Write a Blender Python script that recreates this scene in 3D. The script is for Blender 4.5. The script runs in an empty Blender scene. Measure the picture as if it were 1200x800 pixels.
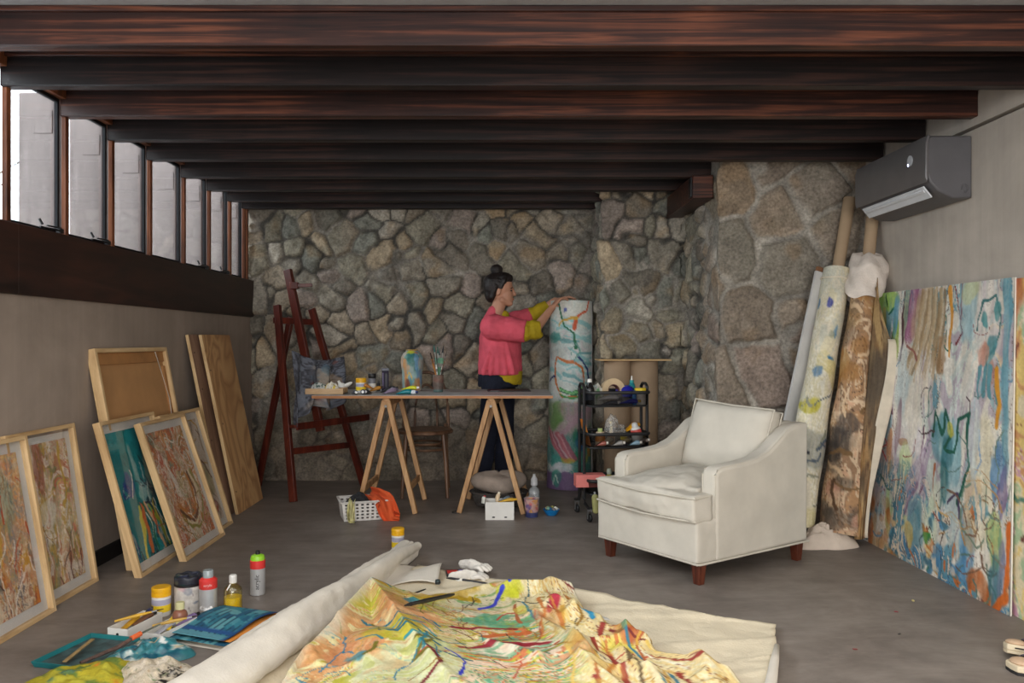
import bpy, bmesh, math, random
import numpy as np
from mathutils import Vector, Matrix, Euler

random.seed(7)
PI = math.pi
SC = bpy.context.scene
COL = SC.collection

# ------------------------------------------------------------------ survey of the room
FOC, EYE, PX, PY = 950.0, 1.12, 590.0, 400.0      # focal length (px of a 1200 wide frame), eye height, vanishing point


def at(px, py, Y):
    return Vector(((px - PX) * Y / FOC, Y, EYE - (py - PY) * Y / FOC))


def fl(px, py, z=0.0):
    Y = FOC * (EYE - z) / (py - PY)
    return Vector(((px - PX) * Y / FOC, Y, z))


# ------------------------------------------------------------------ objects, names, labels
def tag(o, label=None, cat=None, group=None, kind=None):
    if label: o['label'] = label
    if cat: o['category'] = cat
    if group: o['group'] = group
    if kind: o['kind'] = kind
    return o


def thing(name, label, cat, loc=(0, 0, 0), rz=0.0, group=None, rot=None):
    o = bpy.data.objects.new(name, None)
    o.empty_display_size = 0.05
    COL.objects.link(o)
    o.location = loc
    o.rotation_euler = rot if rot else (0, 0, rz)
    return tag(o, label, cat, group)


def WM(o):
    m = o.matrix_basis.copy()
    while o.parent:
        o = o.parent
        m = o.matrix_basis @ m
    return m


def dup(root, loc=None, rot=None, label=None):
    r = root.copy(); COL.objects.link(r)
    if loc is not None: r.location = loc
    if rot is not None: r.rotation_euler = rot
    if label: r['label'] = label
    for ch in [c for c in bpy.data.objects if c.parent == root]:
        c = ch.copy(); COL.objects.link(c); c.parent = r
        for g in [d for d in bpy.data.objects if d.parent == ch]:
            d = g.copy(); COL.objects.link(d); d.parent = c
    return r


def frame_mat(d, up=Vector((0, 0, 1))):
    """rotation whose z axis is d"""
    d = Vector(d).normalized()
    if abs(d.dot(up)) > 0.999: up = Vector((0, 1, 0))
    x = up.cross(d).normalized()
    y = d.cross(x)
    return Matrix((x, y, d)).transposed()


class S:
    """one mesh in the making"""
    def __init__(self):
        self.bm = bmesh.new()
        self.cols = None

    def box(self, c, s, rot=None, top=(1, 1)):
        hx, hy, hz = s[0] / 2, s[1] / 2, s[2] / 2
        vs = []
        for z in (-1, 1):
            kx, ky = (1, 1) if z < 0 else top
            for x, y in ((-1, -1), (1, -1), (1, 1), (-1, 1)):
                v = Vector((x * hx * kx, y * hy * ky, z * hz))
                if rot is not None: v = rot @ v
                vs.append(self.bm.verts.new(v + Vector(c)))
        for f in ((3, 2, 1, 0), (4, 5, 6, 7), (0, 1, 5, 4), (1, 2, 6, 5), (2, 3, 7, 6), (3, 0, 4, 7)):
            self.bm.faces.new([vs[i] for i in f])
        return self

    def bar(self, p0, p1, w, d, up=Vector((0, 0, 1)), taper=1.0):
        """rectangular bar; d measured along 'up' as far as possible, w across"""
        p0, p1 = Vector(p0), Vector(p1)
        ax = (p1 - p0).normalized()
        up = Vector(up)
        if abs(ax.dot(up)) > 0.995: up = Vector((0, 1, 0))
        x = ax.cross(up).normalized(); y = x.cross(ax).normalized()
        vs = []
        for p, k in ((p0, 1.0), (p1, taper)):
            for a, b in ((-1, -1), (1, -1), (1, 1), (-1, 1)):
                vs.append(self.bm.verts.new(p + x * a * w / 2 * k + y * b * d / 2 * k))
        for f in ((3, 2, 1, 0), (4, 5, 6, 7), (0, 1, 5, 4), (1, 2, 6, 5), (2, 3, 7, 6), (3, 0, 4, 7)):
            self.bm.faces.new([vs[i] for i in f])
        return self

    def tube(self, pts, r, n=10, closed=False, flat=1.0, up=Vector((0, 0, 1))):
        pts = [Vector(p) for p in pts]
        N = len(pts)
        rs = r if isinstance(r, (list, tuple)) else [r] * N
        rings = []
        for i, p in enumerate(pts):
            if closed: t = pts[(i + 1) % N] - pts[i - 1]
            else: t = pts[min(i + 1, N - 1)] - pts[max(i - 1, 0)]
            t.normalize()
            u = Vector(up)
            if abs(t.dot(u)) > 0.97: u = Vector((0.2, 1, 0)).normalized()
            x = t.cross(u).normalized(); y = x.cross(t)
            rings.append([self.bm.verts.new(p + x * math.cos(a) * rs[i] + y * math.sin(a) * rs[i] * flat)
                          for a in [2 * PI * k / n for k in range(n)]])
        last = N if closed else N - 1
        for i in range(last):
            a, b = rings[i], rings[(i + 1) % N]
            for k in range(n):
                self.bm.faces.new((a[k], a[(k + 1) % n], b[(k + 1) % n], b[k]))
        if not closed:
            self.bm.faces.new(rings[0][::-1]); self.bm.faces.new(rings[-1])
        return self

    def lathe(self, prof, c=(0, 0, 0), n=24, rot=None, sx=1.0, sy=1.0):
        rings = []
        for r, z in prof:
            if r < 1e-6:
                v = Vector((0, 0, z))
                if rot is not None: v = rot @ v
                rings.append([self.bm.verts.new(v + Vector(c))])
            else:
                ring = []
                for k in range(n):
                    a = 2 * PI * k / n
                    v = Vector((r * math.cos(a) * sx, r * math.sin(a) * sy, z))
                    if rot is not None: v = rot @ v
                    ring.append(self.bm.verts.new(v + Vector(c)))
                rings.append(ring)
        for a, b in zip(rings[:-1], rings[1:]):
            if len(a) == 1 and len(b) == 1: continue
            for k in range(n):
                k2 = (k + 1) % n
                if len(a) == 1: self.bm.faces.new((a[0], b[k2], b[k]))
                elif len(b) == 1: self.bm.faces.new((a[k], a[k2], b[0]))
                else: self.bm.faces.new((a[k], a[k2], b[k2], b[k]))
        return self

    def ell(self, c, r, rot=None, nu=16, nv=10):
        prof = [(math.sin(PI * i / nv), -math.cos(PI * i / nv)) for i in range(nv + 1)]
        prof[0] = (0, -1); prof[-1] = (0, 1)
        sc = Matrix.Diagonal(Vector(r))
        m = (rot @ sc) if rot is not None else sc
        return self.lathe(prof, c, nu, m)

    def cap(self, p0, p1, r0, r1, n=12, sy=1.0, side=None):
        """tapered capsule; sy squashes it along 'side' """
        p0, p1 = Vector(p0), Vector(p1)
        L = (p1 - p0).length
        m = frame_mat(p1 - p0, Vector(side) if side is not None else Vector((0, 1, 0.01)))
        prof = [(0, -r0)] + [(r0 * math.cos(a), r0 * math.sin(a)) for a in (-1.2, -0.8, -0.4, 0)]
        prof += [(r1 * math.cos(a), L + r1 * math.sin(a)) for a in (0, 0.4, 0.8, 1.2)] + [(0, L + r1)]
        return self.lathe(prof, p0, n, m, 1.0, sy)

    def grid(self, fn, nu, nv, wrap=False, mask=None):
        V = [[self.bm.verts.new(fn(i / (nu if wrap else nu), j / nv)) for i in range(nu if wrap else nu + 1)] for j in range(nv + 1)]
        for j in range(nv):
            for i in range(nu):
                if mask and not mask(i, j): continue
                i2 = (i + 1) % nu if wrap else i + 1
                self.bm.faces.new((V[j][i], V[j][i2], V[j + 1][i2], V[j + 1][i]))
        return self

    def prism(self, poly, ax):
        """poly: list of Vector (planar), extruded by ax"""
        a = [self.bm.verts.new(Vector(p)) for p in poly]
        b = [self.bm.verts.new(Vector(p) + Vector(ax)) for p in poly]
        n = len(a)
        self.bm.faces.new(a[::-1]); self.bm.faces.new(b)
        for k in range(n):
            self.bm.faces.new((a[k], a[(k + 1) % n], b[(k + 1) % n], b[k]))
        return self

    def openbox(self, w, d, h, t=0.003, top=1.0, c=(0, 0, 0)):
        """open topped box, outer size w d h, walls t, flared by 'top' """
        def ring(hw, hd, z): return [self.bm.verts.new(Vector((x * hw, y * hd, z)) + Vector(c)) for x, y in ((-1, -1), (1, -1), (1, 1), (-1, 1))]
        o0 = ring(w / 2, d / 2, 0); o1 = ring(w / 2 * top, d / 2 * top, h)
        i1 = ring(w / 2 * top - t, d / 2 * top - t, h); i0 = ring(w / 2 - t, d / 2 - t, t)
        self.bm.faces.new(o0[::-1]); self.bm.faces.new(i0)
        for a, b in ((o0, o1), (o1, i1), (i1, i0)):
            for k in range(4):
                self.bm.faces.new((a[k], a[(k + 1) % 4], b[(k + 1) % 4], b[k]))
        return self

    def noise(self, amt, scale, seed=0.0):
        from mathutils import noise as mn
        for v in self.bm.verts:
            p = v.co * scale + Vector((seed, seed * 1.7, seed * 0.3))
            v.co += Vector(mn.noise_vector(p)) * amt
        return self

    def out(self, name, m, parent=None, local=False, smooth=True, ang=42, bev=0, seg=2, sub=0,
            rem=0, sm=0, disp=None, solid=0, col=None, origin=None, recalc=True):
        bm = self.bm
        if recalc: bmesh.ops.recalc_face_normals(bm, faces=bm.faces)
        me = bpy.data.meshes.new(name)
        bm.to_mesh(me); bm.free()
        o = bpy.data.objects.new(name, me)
        COL.objects.link(o)
        if parent is not None:
            o.parent = parent
            if not local: me.transform(WM(parent).inverted())
        elif origin is None and not local:
            co = np.empty(len(me.vertices) * 3, np.float32); me.vertices.foreach_get('co', co)
            co = co.reshape(-1, 3)
            org = Vector(((co[:, 0].min() + co[:, 0].max()) / 2, (co[:, 1].min() + co[:, 1].max()) / 2, co[:, 2].min()))
            me.transform(Matrix.Translation(-org)); o.location = org
        if isinstance(m, (list, tuple)):
            for q in m: me.materials.append(q)
        else: me.materials.append(m)
        if col is not None:
            a = me.color_attributes.new('Col', 'FLOAT_COLOR', 'POINT')
            c = np.ones((len(me.vertices), 4), np.float32); c[:, :3] = lin(col)
            a.data.foreach_set('color', c.ravel())
        if smooth:
            me.polygons.foreach_set('use_smooth', [True] * len(me.polygons))
            if ang < 180 and not rem: me.set_sharp_from_angle(angle=math.radians(ang))
        if solid:
            q = o.modifiers.new('Solidify', 'SOLIDIFY'); q.thickness = solid; q.offset = -1
        if bev:
            q = o.modifiers.new('Bevel', 'BEVEL'); q.width = bev; q.segments = seg; q.limit_method = 'ANGLE'; q.angle_limit = math.radians(35)
        if rem:
            q = o.modifiers.new('Remesh', 'REMESH'); q.mode = 'VOXEL'; q.voxel_size = rem; q.use_smooth_shade = True
        if sm:
            q = o.modifiers.new('Smooth', 'SMOOTH'); q.iterations = sm; q.factor = 0.5
        if sub:
            q = o.modifiers.new('Subsurf', 'SUBSURF'); q.levels = sub; q.render_levels = sub
        if disp:
            amt, size = disp
            tx = bpy.data.textures.new('wrinkle', 'CLOUDS'); tx.noise_scale = size; tx.noise_depth = 2
            q = o.modifiers.new('Displace', 'DISPLACE'); q.texture = tx; q.strength = amt; q.mid_level = 0.5; q.texture_coords = 'LOCAL'
        return o


# ------------------------------------------------------------------ colour and noise
def lin(c):
    c = np.asarray(c, np.float32) / 255.0
    return np.where(c <= 0.04045, c / 12.92, ((np.maximum(c, 0) + 0.055) / 1.055) ** 2.4)


def L4(c): return tuple(float(x) for x in lin(c)) + (1.0,)


def _hash(ix, iy, seed):
    n = (ix.astype(np.int64) * 374761393 + iy.astype(np.int64) * 668265263 + int(seed * 1013) * 974634777) & 0xFFFFFFFF
    n = ((n ^ (n >> 13)) * 1274126177) & 0xFFFFFFFF
    n = ((n ^ (n >> 16)) * 2246822519) & 0xFFFFFFFF
    return ((n ^ (n >> 15)) & 0xFFFF) / 65535.0


def vn(x, y, seed=0):
    ix, iy = np.floor(x), np.floor(y)
    fx, fy = x - ix, y - iy
    fx = fx * fx * (3 - 2 * fx); fy = fy * fy * (3 - 2 * fy)
    a = _hash(ix, iy, seed); b = _hash(ix + 1, iy, seed); c = _hash(ix, iy + 1, seed); d = _hash(ix + 1, iy + 1, seed)
    return (a * (1 - fx) + b * fx) * (1 - fy) + (c * (1 - fx) + d * fx) * fy


def fbm(x, y, seed=0, o=4):
    t, a, s = 0, 0.5, 0
    for k in range(o):
        t = t + a * vn(x, y, seed + k * 17); s += a
        x = x * 2.03 + 5.1; y = y * 2.03 + 1.7; a *= 0.5
    return t / s


def sstep(a, b, x):
    t = np.clip((x - a) / (b - a), 0, 1)
    return t * t * (3 - 2 * t)


class Art:
    """a small paint box: colours on a grid of points, u to the right, v downwards"""
    def __init__(self, nu, nv, base, asp=1.0, seed=0):
        self.nu, self.nv, self.seed, self.asp = nu, nv, seed, asp
        u, v = np.meshgrid(np.linspace(0, 1, nu), np.linspace(0, 1, nv))
        self.u, self.v = u, v
        self.C = np.zeros((nv, nu, 3)) + np.array(base, float)
        self.k = seed * 31
        self.wx = fbm(u * 14 * asp + 7, v * 9 + 3, seed + 201, 4) - .5; self.wy = fbm(u * 14 * asp + 70, v * 9 + 30, seed + 202, 4) - .5
        self.jit(10, 30, 6)

    def marble(self, pal, sx, sy, warp=1.6, steps=34, mask=None, a=1.0, lines=None, lw=0.10, ang=0.0, oct=5):
        k = self.nk() * 3
        c, s = math.cos(ang), math.sin(ang)
        x = self.u * self.asp; y = self.v
        X = (x * c + y * s) * sx + 40; Y = (-x * s + y * c) * sy + 40
        q1 = fbm(X, Y, k, 3); q2 = fbm(X + 5.2, Y + 1.3, k + 1, 3)
        r1 = fbm(X + 2.4 * warp * (q1 - .5) + 1.7, Y + 2.4 * warp * (q2 - .5) + 9.2, k + 2, 4)
        n = fbm(X + 2.8 * warp * (r1 - .5), Y + 2.8 * warp * (q1 - .5), k + 3, oct)
        t = n * steps + 2.0 * (r1 - .5)
        i = np.floor(t); f = t - i
        P = np.array(pal, float)
        pick = lambda j: P[np.clip((_hash(j, j * 3 + 1, k) * len(P)).astype(int), 0, len(P) - 1)]
        w = sstep(.72, 1.0, f)[..., None]
        colr = pick(i) * (1 - w) + pick(i + 1) * w
        colr = colr * (0.90 + 0.2 * fbm(X * 5, Y * 5, k + 6, 3))[..., None]
        m = np.full(t.shape, float(a)) if mask is None else mask * a
        self.mix(m, colr)
        if lines is not None:
            on = sstep(.5, .62, vn(X * 1.3, Y * 1.3, k + 8)) * (_hash(i, i * 5, k + 9) > .55)
            self.mix((f < lw) * on * m * .85, lines)

    def nk(self):
        self.k += 1
        return self.k

    def jit(self, amt, fu, fv):
        n = fbm(self.u * fu, self.v * fv, self.nk(), 3) - 0.5
        self.C += n[..., None] * amt * 2

    def mix(self, m, col):
        m = np.clip(m, 0, 1)[..., None]
        self.C = self.C * (1 - m) + np.array(col, float) * m

    def blob(self, u, v, ru, rv, col, rough=0.5, a=1.0, f=4.0, soft=0.15, ang=0.0):
        k = self.nk()
        du = (self.u - u) * self.asp + self.wx * .05; dv = self.v - v + self.wy * .05
        c, s = math.cos(ang), math.sin(ang)
        x = (du * c + dv * s) / (ru * self.asp); y = (-du * s + dv * c) / rv
        d = np.sqrt(x * x + y * y) + (fbm(self.u * f * self.asp / ru * 0.15 + k, self.v * f / rv * 0.15, k, 4) - 0.5) * 2 * rough
        st = 0.75 + 0.5 * (vn(self.u * 60, self.v * 14, k) - 0.5)
        self.mix((1 - sstep(1 - soft, 1 + soft, d)) * a * st, np.array(col) + (fbm(self.u * 25, self.v * 25, k + 9, 2)[..., None] - 0.5) * 30)

    def stroke(self, pts, w, col, wob=0.02, a=1.0, f=8.0):
        k = self.nk()
        pu = (self.u + (fbm(self.u * f, self.v * f, k, 3) - 0.5) * 2 * wob) * self.asp
        pv = self.v + (fbm(self.u * f + 9, self.v * f, k + 3, 3) - 0.5) * 2 * wob
        pu = pu + self.wx * .03; pv = pv + self.wy * .03
        best = np.full(pu.shape, 9.0)
        for (a0, b0), (a1, b1) in zip(pts[:-1], pts[1:]):
            a0 *= self.asp; a1 *= self.asp
            dx, dy = a1 - a0, b1 - b0
            t = np.clip(((pu - a0) * dx + (pv - b0) * dy) / (dx * dx + dy * dy + 1e-9), 0, 1)
            best = np.minimum(best, np.hypot(pu - a0 - t * dx, pv - b0 - t * dy))
        ww = w * (0.25 + 1.1 * vn(self.u * 7, self.v * 7, k + 5))
        self.mix((1 - sstep(ww * 0.6, ww, best)) * a, col)

    def bands(self, pal, fu, fv, warp=1.0, wf=3.0, lines=None, mask=None, a=1.0, lw=0.08, ang=0.0):
        k = self.nk()
        c, s = math.cos(ang), math.sin(ang)
        x = self.u * self.asp; y = self.v
        X = x * c + y * s; Y = -x * s + y * c
        w1 = fbm(X * wf, Y * wf, k, 4) - 0.5; w2 = fbm(X * wf + 31, Y * wf + 7, k + 1, 4) - 0.5
        t = fu * X + fv * Y + warp * w1 * 2
        t2 = (fu * -0.3 + fv * 0.5) * X + (fv * 0.3 + fu * 0.5) * Y + warp * w2 * 3
        i, j = np.floor(t), np.floor(t2)
        h = _hash(i, j, k)
        P = np.array(pal, float)
        colr = P[np.clip((h * len(P)).astype(int), 0, len(P) - 1)]
        m = np.full(t.shape, float(a)) if mask is None else mask * a
        self.mix(m, colr)
        if lines is not None:
            e = np.minimum(np.abs(t - np.round(t)), 1)
            on = (vn(X * 5, Y * 5, k + 4) > 0.45)
            self.mix(((e < lw) & on) * m, lines)

    def scrib(self, n, pal, w=0.006, ln=0.15, box=(0, 0, 1, 1), turn=1.2, dirn=None, rnd=None):
        R = random.Random(self.nk())
        for _ in range(n):
            x, y = R.uniform(box[0], box[2]), R.uniform(box[1], box[3])
            d = (dirn if dirn is not None else R.uniform(0, 2 * PI)) + R.uniform(-0.3, 0.3)
            pts = [(x, y)]
            L = ln * R.uniform(0.5, 1.4)
            for q in range(5):
                d += R.uniform(-turn, turn) * 0.6
                x += math.cos(d) * L / 5 / self.asp; y += math.sin(d) * L / 5
                pts.append((x, y))
            self.stroke(pts, w * R.uniform(0.6, 1.5), R.choice(pal), 0.01)

    def dabs(self, n, pal, ru, rv, box=(0, 0, 1, 1), a=0.9, rough=0.5, ang=0.0):
        R = random.Random(self.nk())
        for _ in range(n):
            k = R.uniform(0.5, 1.5)
            self.blob(R.uniform(box[0], box[2]), R.uniform(box[1], box[3]), ru * k, rv * k * R.uniform(0.7, 1.4),
                      R.choice(pal), rough, a * R.uniform(0.6, 1), 3, 0.2, ang + R.uniform(-0.4, 0.4))

    def flat(self): return np.clip(self.C, 6, 250).reshape(-1, 3)


# ------------------------------------------------------------------ materials
def nodes(name):
    m = bpy.data.materials.new(name); m.use_nodes = True
    nt = m.node_tree; nt.nodes.clear()
    out = nt.nodes.new('ShaderNodeOutputMaterial'); b = nt.nodes.new('ShaderNodeBsdfPrincipled')
    nt.links.new(b.outputs[0], out.inputs[0])
    return m, nt, b, out


def tc(nt, scale, kind='Object'):
    t = nt.nodes.new('ShaderNodeTexCoord'); mp = nt.nodes.new('ShaderNodeMapping')
    nt.links.new(t.outputs[kind], mp.inputs[0])
    mp.inputs['Scale'].default_value = scale if isinstance(scale, (tuple, list)) else (scale,) * 3
    return mp.outputs[0]


def noise_n(nt, vec, scale=1.0, detail=4, rough=0.55, dist=0.0):
    n = nt.nodes.new('ShaderNodeTexNoise'); nt.links.new(vec, n.inputs['Vector'])
    n.inputs['Scale'].default_value = scale; n.inputs['Detail'].default_value = detail
    n.inputs['Roughness'].default_value = rough; n.inputs['Distortion'].default_value = dist
    return n.outputs['Fac']


def ramp(nt, fac, stops, interp='LINEAR'):
    r = nt.nodes.new('ShaderNodeValToRGB'); nt.links.new(fac, r.inputs[0])
    cr = r.color_ramp; cr.interpolation = interp
    while len(cr.elements) < len(stops): cr.elements.new(0.5)
    for e, (p, c) in zip(cr.elements, stops): e.position = p; e.color = L4(c)
    return r.outputs[0]


def bump(nt, b, height, strength, dist=0.01):
    n = nt.nodes.new('ShaderNodeBump'); n.inputs['Strength'].default_value = strength; n.inputs['Distance'].default_value = dist
    nt.links.new(height, n.inputs['Height']); nt.links.new(n.outputs[0], b.inputs['Normal'])


_mc = {}


def M(rgb, rough=0.6, var=0.10, ns=14.0, bmp=0.0, bs=60.0, metal=0.0, spec=0.5, coat=0.0, name='paint'):
    key = (tuple(rgb), rough, var, ns, bmp, bs, metal, spec, coat)
    if key in _mc: return _mc[key]
    m, nt, b, _ = nodes(name)
    v = tc(nt, 1.0)
    f = noise_n(nt, v, ns, 4)
    c = np.array(rgb, float)
    nt.links.new(ramp(nt, f, [(0.3, np.clip(c * (1 - var), 0, 255)), (0.7, np.clip(c * (1 + var), 0, 255))]), b.inputs['Base Color'])
    b.inputs['Roughness'].default_value = rough; b.inputs['Metallic'].default_value = metal
    b.inputs['Specular IOR Level'].default_value = spec; b.inputs['Coat Weight'].default_value = coat
    if bmp: bump(nt, b, noise_n(nt, v, bs, 3), bmp)
    _mc[key] = m
    return m


def wood(name, c0, c1, c2, axis='x', sc=1.0, rough=0.5, stretch=14.0, spec=0.4, bmp=0.15, kn=0.6):
    m, nt, b, _ = nodes(name)
    s = {'x': (1, stretch, stretch), 'y': (stretch, 1, stretch), 'z': (stretch, stretch, 1)}[axis]
    v = tc(nt, tuple(q * sc for q in s))
    f = noise_n(nt, v, 1.6, 6, 0.6, kn)
    f2 = noise_n(nt, tc(nt, 2.3), 1.0, 3)
    mx = nt.nodes.new('ShaderNodeMath'); mx.operation = 'ADD'; nt.links.new(f, mx.inputs[0])
    m2 = nt.nodes.new('ShaderNodeMath'); m2.operation = 'MULTIPLY_ADD'; nt.links.new(f2, m2.inputs[0]); m2.inputs[1].default_value = 0.35; m2.inputs[2].default_value = -0.17
    nt.links.new(m2.outputs[0], mx.inputs[1])
    nt.links.new(ramp(nt, mx.outputs[0], [(0.3, c0), (0.52, c1), (0.74, c2)]), b.inputs['Base Color'])
    b.inputs['Roughness'].default_value = rough; b.inputs['Specular IOR Level'].default_value = spec
    bump(nt, b, f, bmp, 0.004)
    return m


def art_mat(name, rough=0.55, bmp=0.2, bs=90.0, spec=0.4, weave=0.06):
    m, nt, b, _ = nodes(name)
    a = nt.nodes.new('ShaderNodeAttribute'); a.attribute_name = 'Col'
    f = noise_n(nt, tc(nt, 1.0), bs, 3)
    mx = nt.nodes.new('ShaderNodeMix'); mx.data_type = 'RGBA'; mx.blend_type = 'MULTIPLY'
    mx.inputs['Factor'].default_value = 1.0
    nt.links.new(a.outputs['Color'], mx.inputs['A'])
    nt.links.new(ramp(nt, f, [(0.2, (255 * (1 - weave * 2),) * 3), (0.7, (255,) * 3)]), mx.inputs['B'])
    nt.links.new(mx.outputs['Result'], b.inputs['Base Color'])
    b.inputs['Roughness'].default_value = rough; b.inputs['Specular IOR Level'].default_value = spec
    if bmp: bump(nt, b, f, bmp, 0.004)
    return m


def clear(name, tint=(255, 255, 255), gloss=0.12, rough=0.05, haze=0.0, hazecol=(230, 235, 235), fres=0.5):
    """thin clear sheet: mostly lets light straight through, with a gloss"""
    m = bpy.data.materials.new(name); m.use_nodes = True
    nt = m.node_tree; nt.nodes.clear()
    out = nt.nodes.new('ShaderNodeOutputMaterial')
    t = nt.nodes.new('ShaderNodeBsdfTransparent'); t.inputs[0].default_value = L4(tint)
    g = nt.nodes.new('ShaderNodeBsdfGlossy'); g.inputs['Roughness'].default_value = rough
    fr = nt.nodes.new('ShaderNodeLayerWeight'); fr.inputs[0].default_value = 0.25
    ml = nt.nodes.new('ShaderNodeMath'); ml.operation = 'MULTIPLY_ADD'; ml.inputs[1].default_value = fres; ml.inputs[2].default_value = gloss * 0.4
    nt.links.new(fr.outputs['Fresnel'], ml.inputs[0])
    mx = nt.nodes.new('ShaderNodeMixShader'); nt.links.new(ml.outputs[0], mx.inputs[0])
    nt.links.new(t.outputs[0], mx.inputs[1]); nt.links.new(g.outputs[0], mx.inputs[2])
    last = mx.outputs[0]
    if haze:
        d = nt.nodes.new('ShaderNodeBsdfDiffuse')
        nt.links.new(ramp(nt, noise_n(nt, tc(nt, 1.0), 14, 3), [(0.3, np.array(hazecol) * 0.85), (0.7, hazecol)]), d.inputs[0])
        m3 = nt.nodes.new('ShaderNodeMixShader'); m3.inputs[0].default_value = haze
        nt.links.new(last, m3.inputs[1]); nt.links.new(d.outputs[0], m3.inputs[2]); last = m3.outputs[0]
    nt.links.new(last, out.inputs[0])
    return m
# ================================================================== ROOM
XL, XR, YB, ZC = -2.03, 2.22, 6.53, 2.31
YP, XP, YK, XK = 4.96, 1.31, 5.90, 0.72      # pier face, pier side, block face, block side
ZJ = 2.17                                    # underside of the beams


def mat_floor():
    m, nt, b, _ = nodes('polished_concrete')
    v = tc(nt, (0.8, 2.0, 1))
    f = noise_n(nt, v, 2.2, 10, 0.70, 0.7)
    base = ramp(nt, f, [(0.28, (112, 102, 95)), (0.5, (130, 120, 112)), (0.72, (148, 138, 129))])
    f2 = noise_n(nt, tc(nt, (1.3, 5.5, 1)), 2.6, 7, 0.7, 1.6)
    sc = ramp(nt, f2, [(0.60, (0, 0, 0)), (0.74, (255, 255, 255))])
    mx = nt.nodes.new('ShaderNodeMix'); mx.data_type = 'RGBA'
    ml = nt.nodes.new('ShaderNodeMath'); ml.operation = 'MULTIPLY'; ml.inputs[1].default_value = 0.5
    nt.links.new(sc, ml.inputs[0]); nt.links.new(ml.outputs[0], mx.inputs['Factor'])
    nt.links.new(base, mx.inputs['A']); mx.inputs['B'].default_value = L4((168, 158, 148))
    f3 = noise_n(nt, tc(nt, (1, 1, 1)), 7, 3, 0.6)
    mx2 = nt.nodes.new('ShaderNodeMix'); mx2.data_type = 'RGBA'; mx2.blend_type = 'MULTIPLY'; mx2.inputs['Factor'].default_value = 1
    nt.links.new(mx.outputs['Result'], mx2.inputs['A'])
    nt.links.new(ramp(nt, f3, [(0.3, (226, 226, 226)), (0.7, (255, 255, 255))]), mx2.inputs['B'])
    nt.links.new(mx2.outputs['Result'], b.inputs['Base Color'])
    r = nt.nodes.new('ShaderNodeMath'); r.operation = 'MULTIPLY_ADD'; r.inputs[1].default_value = 0.25; r.inputs[2].default_value = 0.36
    nt.links.new(f2, r.inputs[0]); nt.links.new(r.outputs[0], b.inputs['Roughness'])
    b.inputs['Specular IOR Level'].default_value = 0.35
    bump(nt, b, f2, 0.06, 0.01)
    return m


def mat_plaster(name, c, var=0.07, rough=0.85):
    m, nt, b, _ = nodes(name)
    c = np.array(c, float)
    f = noise_n(nt, tc(nt, (1, 1, 1.4)), 1.7, 7, 0.6, 0.5)
    f2 = noise_n(nt, tc(nt, (14, 14, 1.1)), 1.2, 4, 0.6)
    a = nt.nodes.new('ShaderNodeMath'); a.operation = 'MULTIPLY_ADD'; a.inputs[1].default_value = 0.4
    nt.links.new(f2, a.inputs[0]); nt.links.new(f, a.inputs[2])
    nt.links.new(ramp(nt, a.outputs[0], [(0.5, c * (1 - var)), (0.9, c * (1 + var))]), b.inputs['Base Color'])
    b.inputs['Roughness'].default_value = rough; b.inputs['Specular IOR Level'].default_value = 0.2
    bump(nt, b, noise_n(nt, tc(nt, 1), 35, 4), 0.05, 0.01)
    return m


m_floor = mat_floor()
m_wl = mat_plaster('left_plaster', (150, 136, 124))
m_wr = mat_plaster('right_plaster', (172, 163, 152))
m_ceil = mat_plaster('ceiling_plaster', (150, 148, 147))
m_beam_red = wood('varnished_red_beam', (22, 14, 14), (54, 31, 25), (118, 68, 46), 'x', 0.8, 0.45, 34, 0.28)
m_beam = wood('varnished_dark_beam', (15, 12, 12), (31, 23, 22), (68, 44, 36), 'x', 0.8, 0.45, 34, 0.25)
m_mull = wood('mullion_wood', (52, 28, 18), (112, 64, 38), (150, 92, 58), 'z', 1.0, 0.5, 10)
m_trim = wood('dark_sill_board', (28, 18, 15), (48, 29, 23), (66, 38, 29), 'y', 1.0, 0.45, 8)
m_post = wood('weathered_post', (116, 106, 103), (138, 126, 122), (154, 142, 138), 'z', 1.0, 0.8, 10, 0.2)
m_blackmetal = M((24, 24, 26), 0.4, 0.1, 20, name='black_metal')
m_glass = clear('window_glass', (246, 250, 252), 0.1)

o = S().box((0.1, 2.0, -0.05), (4.6, 9.4, 0.1)).out('floor', m_floor, origin=0, smooth=False); o['kind'] = 'structure'
o = S().box((0.1, 4.85, ZC + 0.05), (4.5, 3.9, 0.1)).box((0.1, 0.1, ZC + 0.05), (4.5, 5.6, 0.1)).out('ceiling', m_ceil, origin=0, smooth=False); o['kind'] = 'structure'
o = S().box((XL - 0.1, 2.0, 1.315 / 2), (0.2, 9.4, 1.315)).out('wall_left', m_wl, origin=0, smooth=False); o['kind'] = 'structure'
o = S().box((XR + 0.1, 2.0, 1.06), (0.2, 9.4, 2.118)).box((XR + 0.095, 2.0, 2.22), (0.2, 9.4, 0.17)).out('wall_right', m_wr, origin=0, smooth=False); o['kind'] = 'structure'
o = S().box((XL + 0.008, 2.0, 0.04), (0.016, 9.0, 0.08)).out('baseboard_left', M((30, 27, 25), 0.6, name='black_skirting'), origin=0, bev=0.003); o['kind'] = 'structure'
# the wide dark board under the windows, in two lengths that meet near the front
tr = S()
tr.box((XL - 0.045, (3.36 + YB) / 2 + 0.05, 1.4625), (0.13, YB - 3.36 + 0.1, 0.295)).box((XL - 0.045, 0.35, 1.4625), (0.13, 6.026, 0.295))
o = tr.out('trim_left', m_trim, origin=0, bev=0.004); o['kind'] = 'structure'

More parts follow.
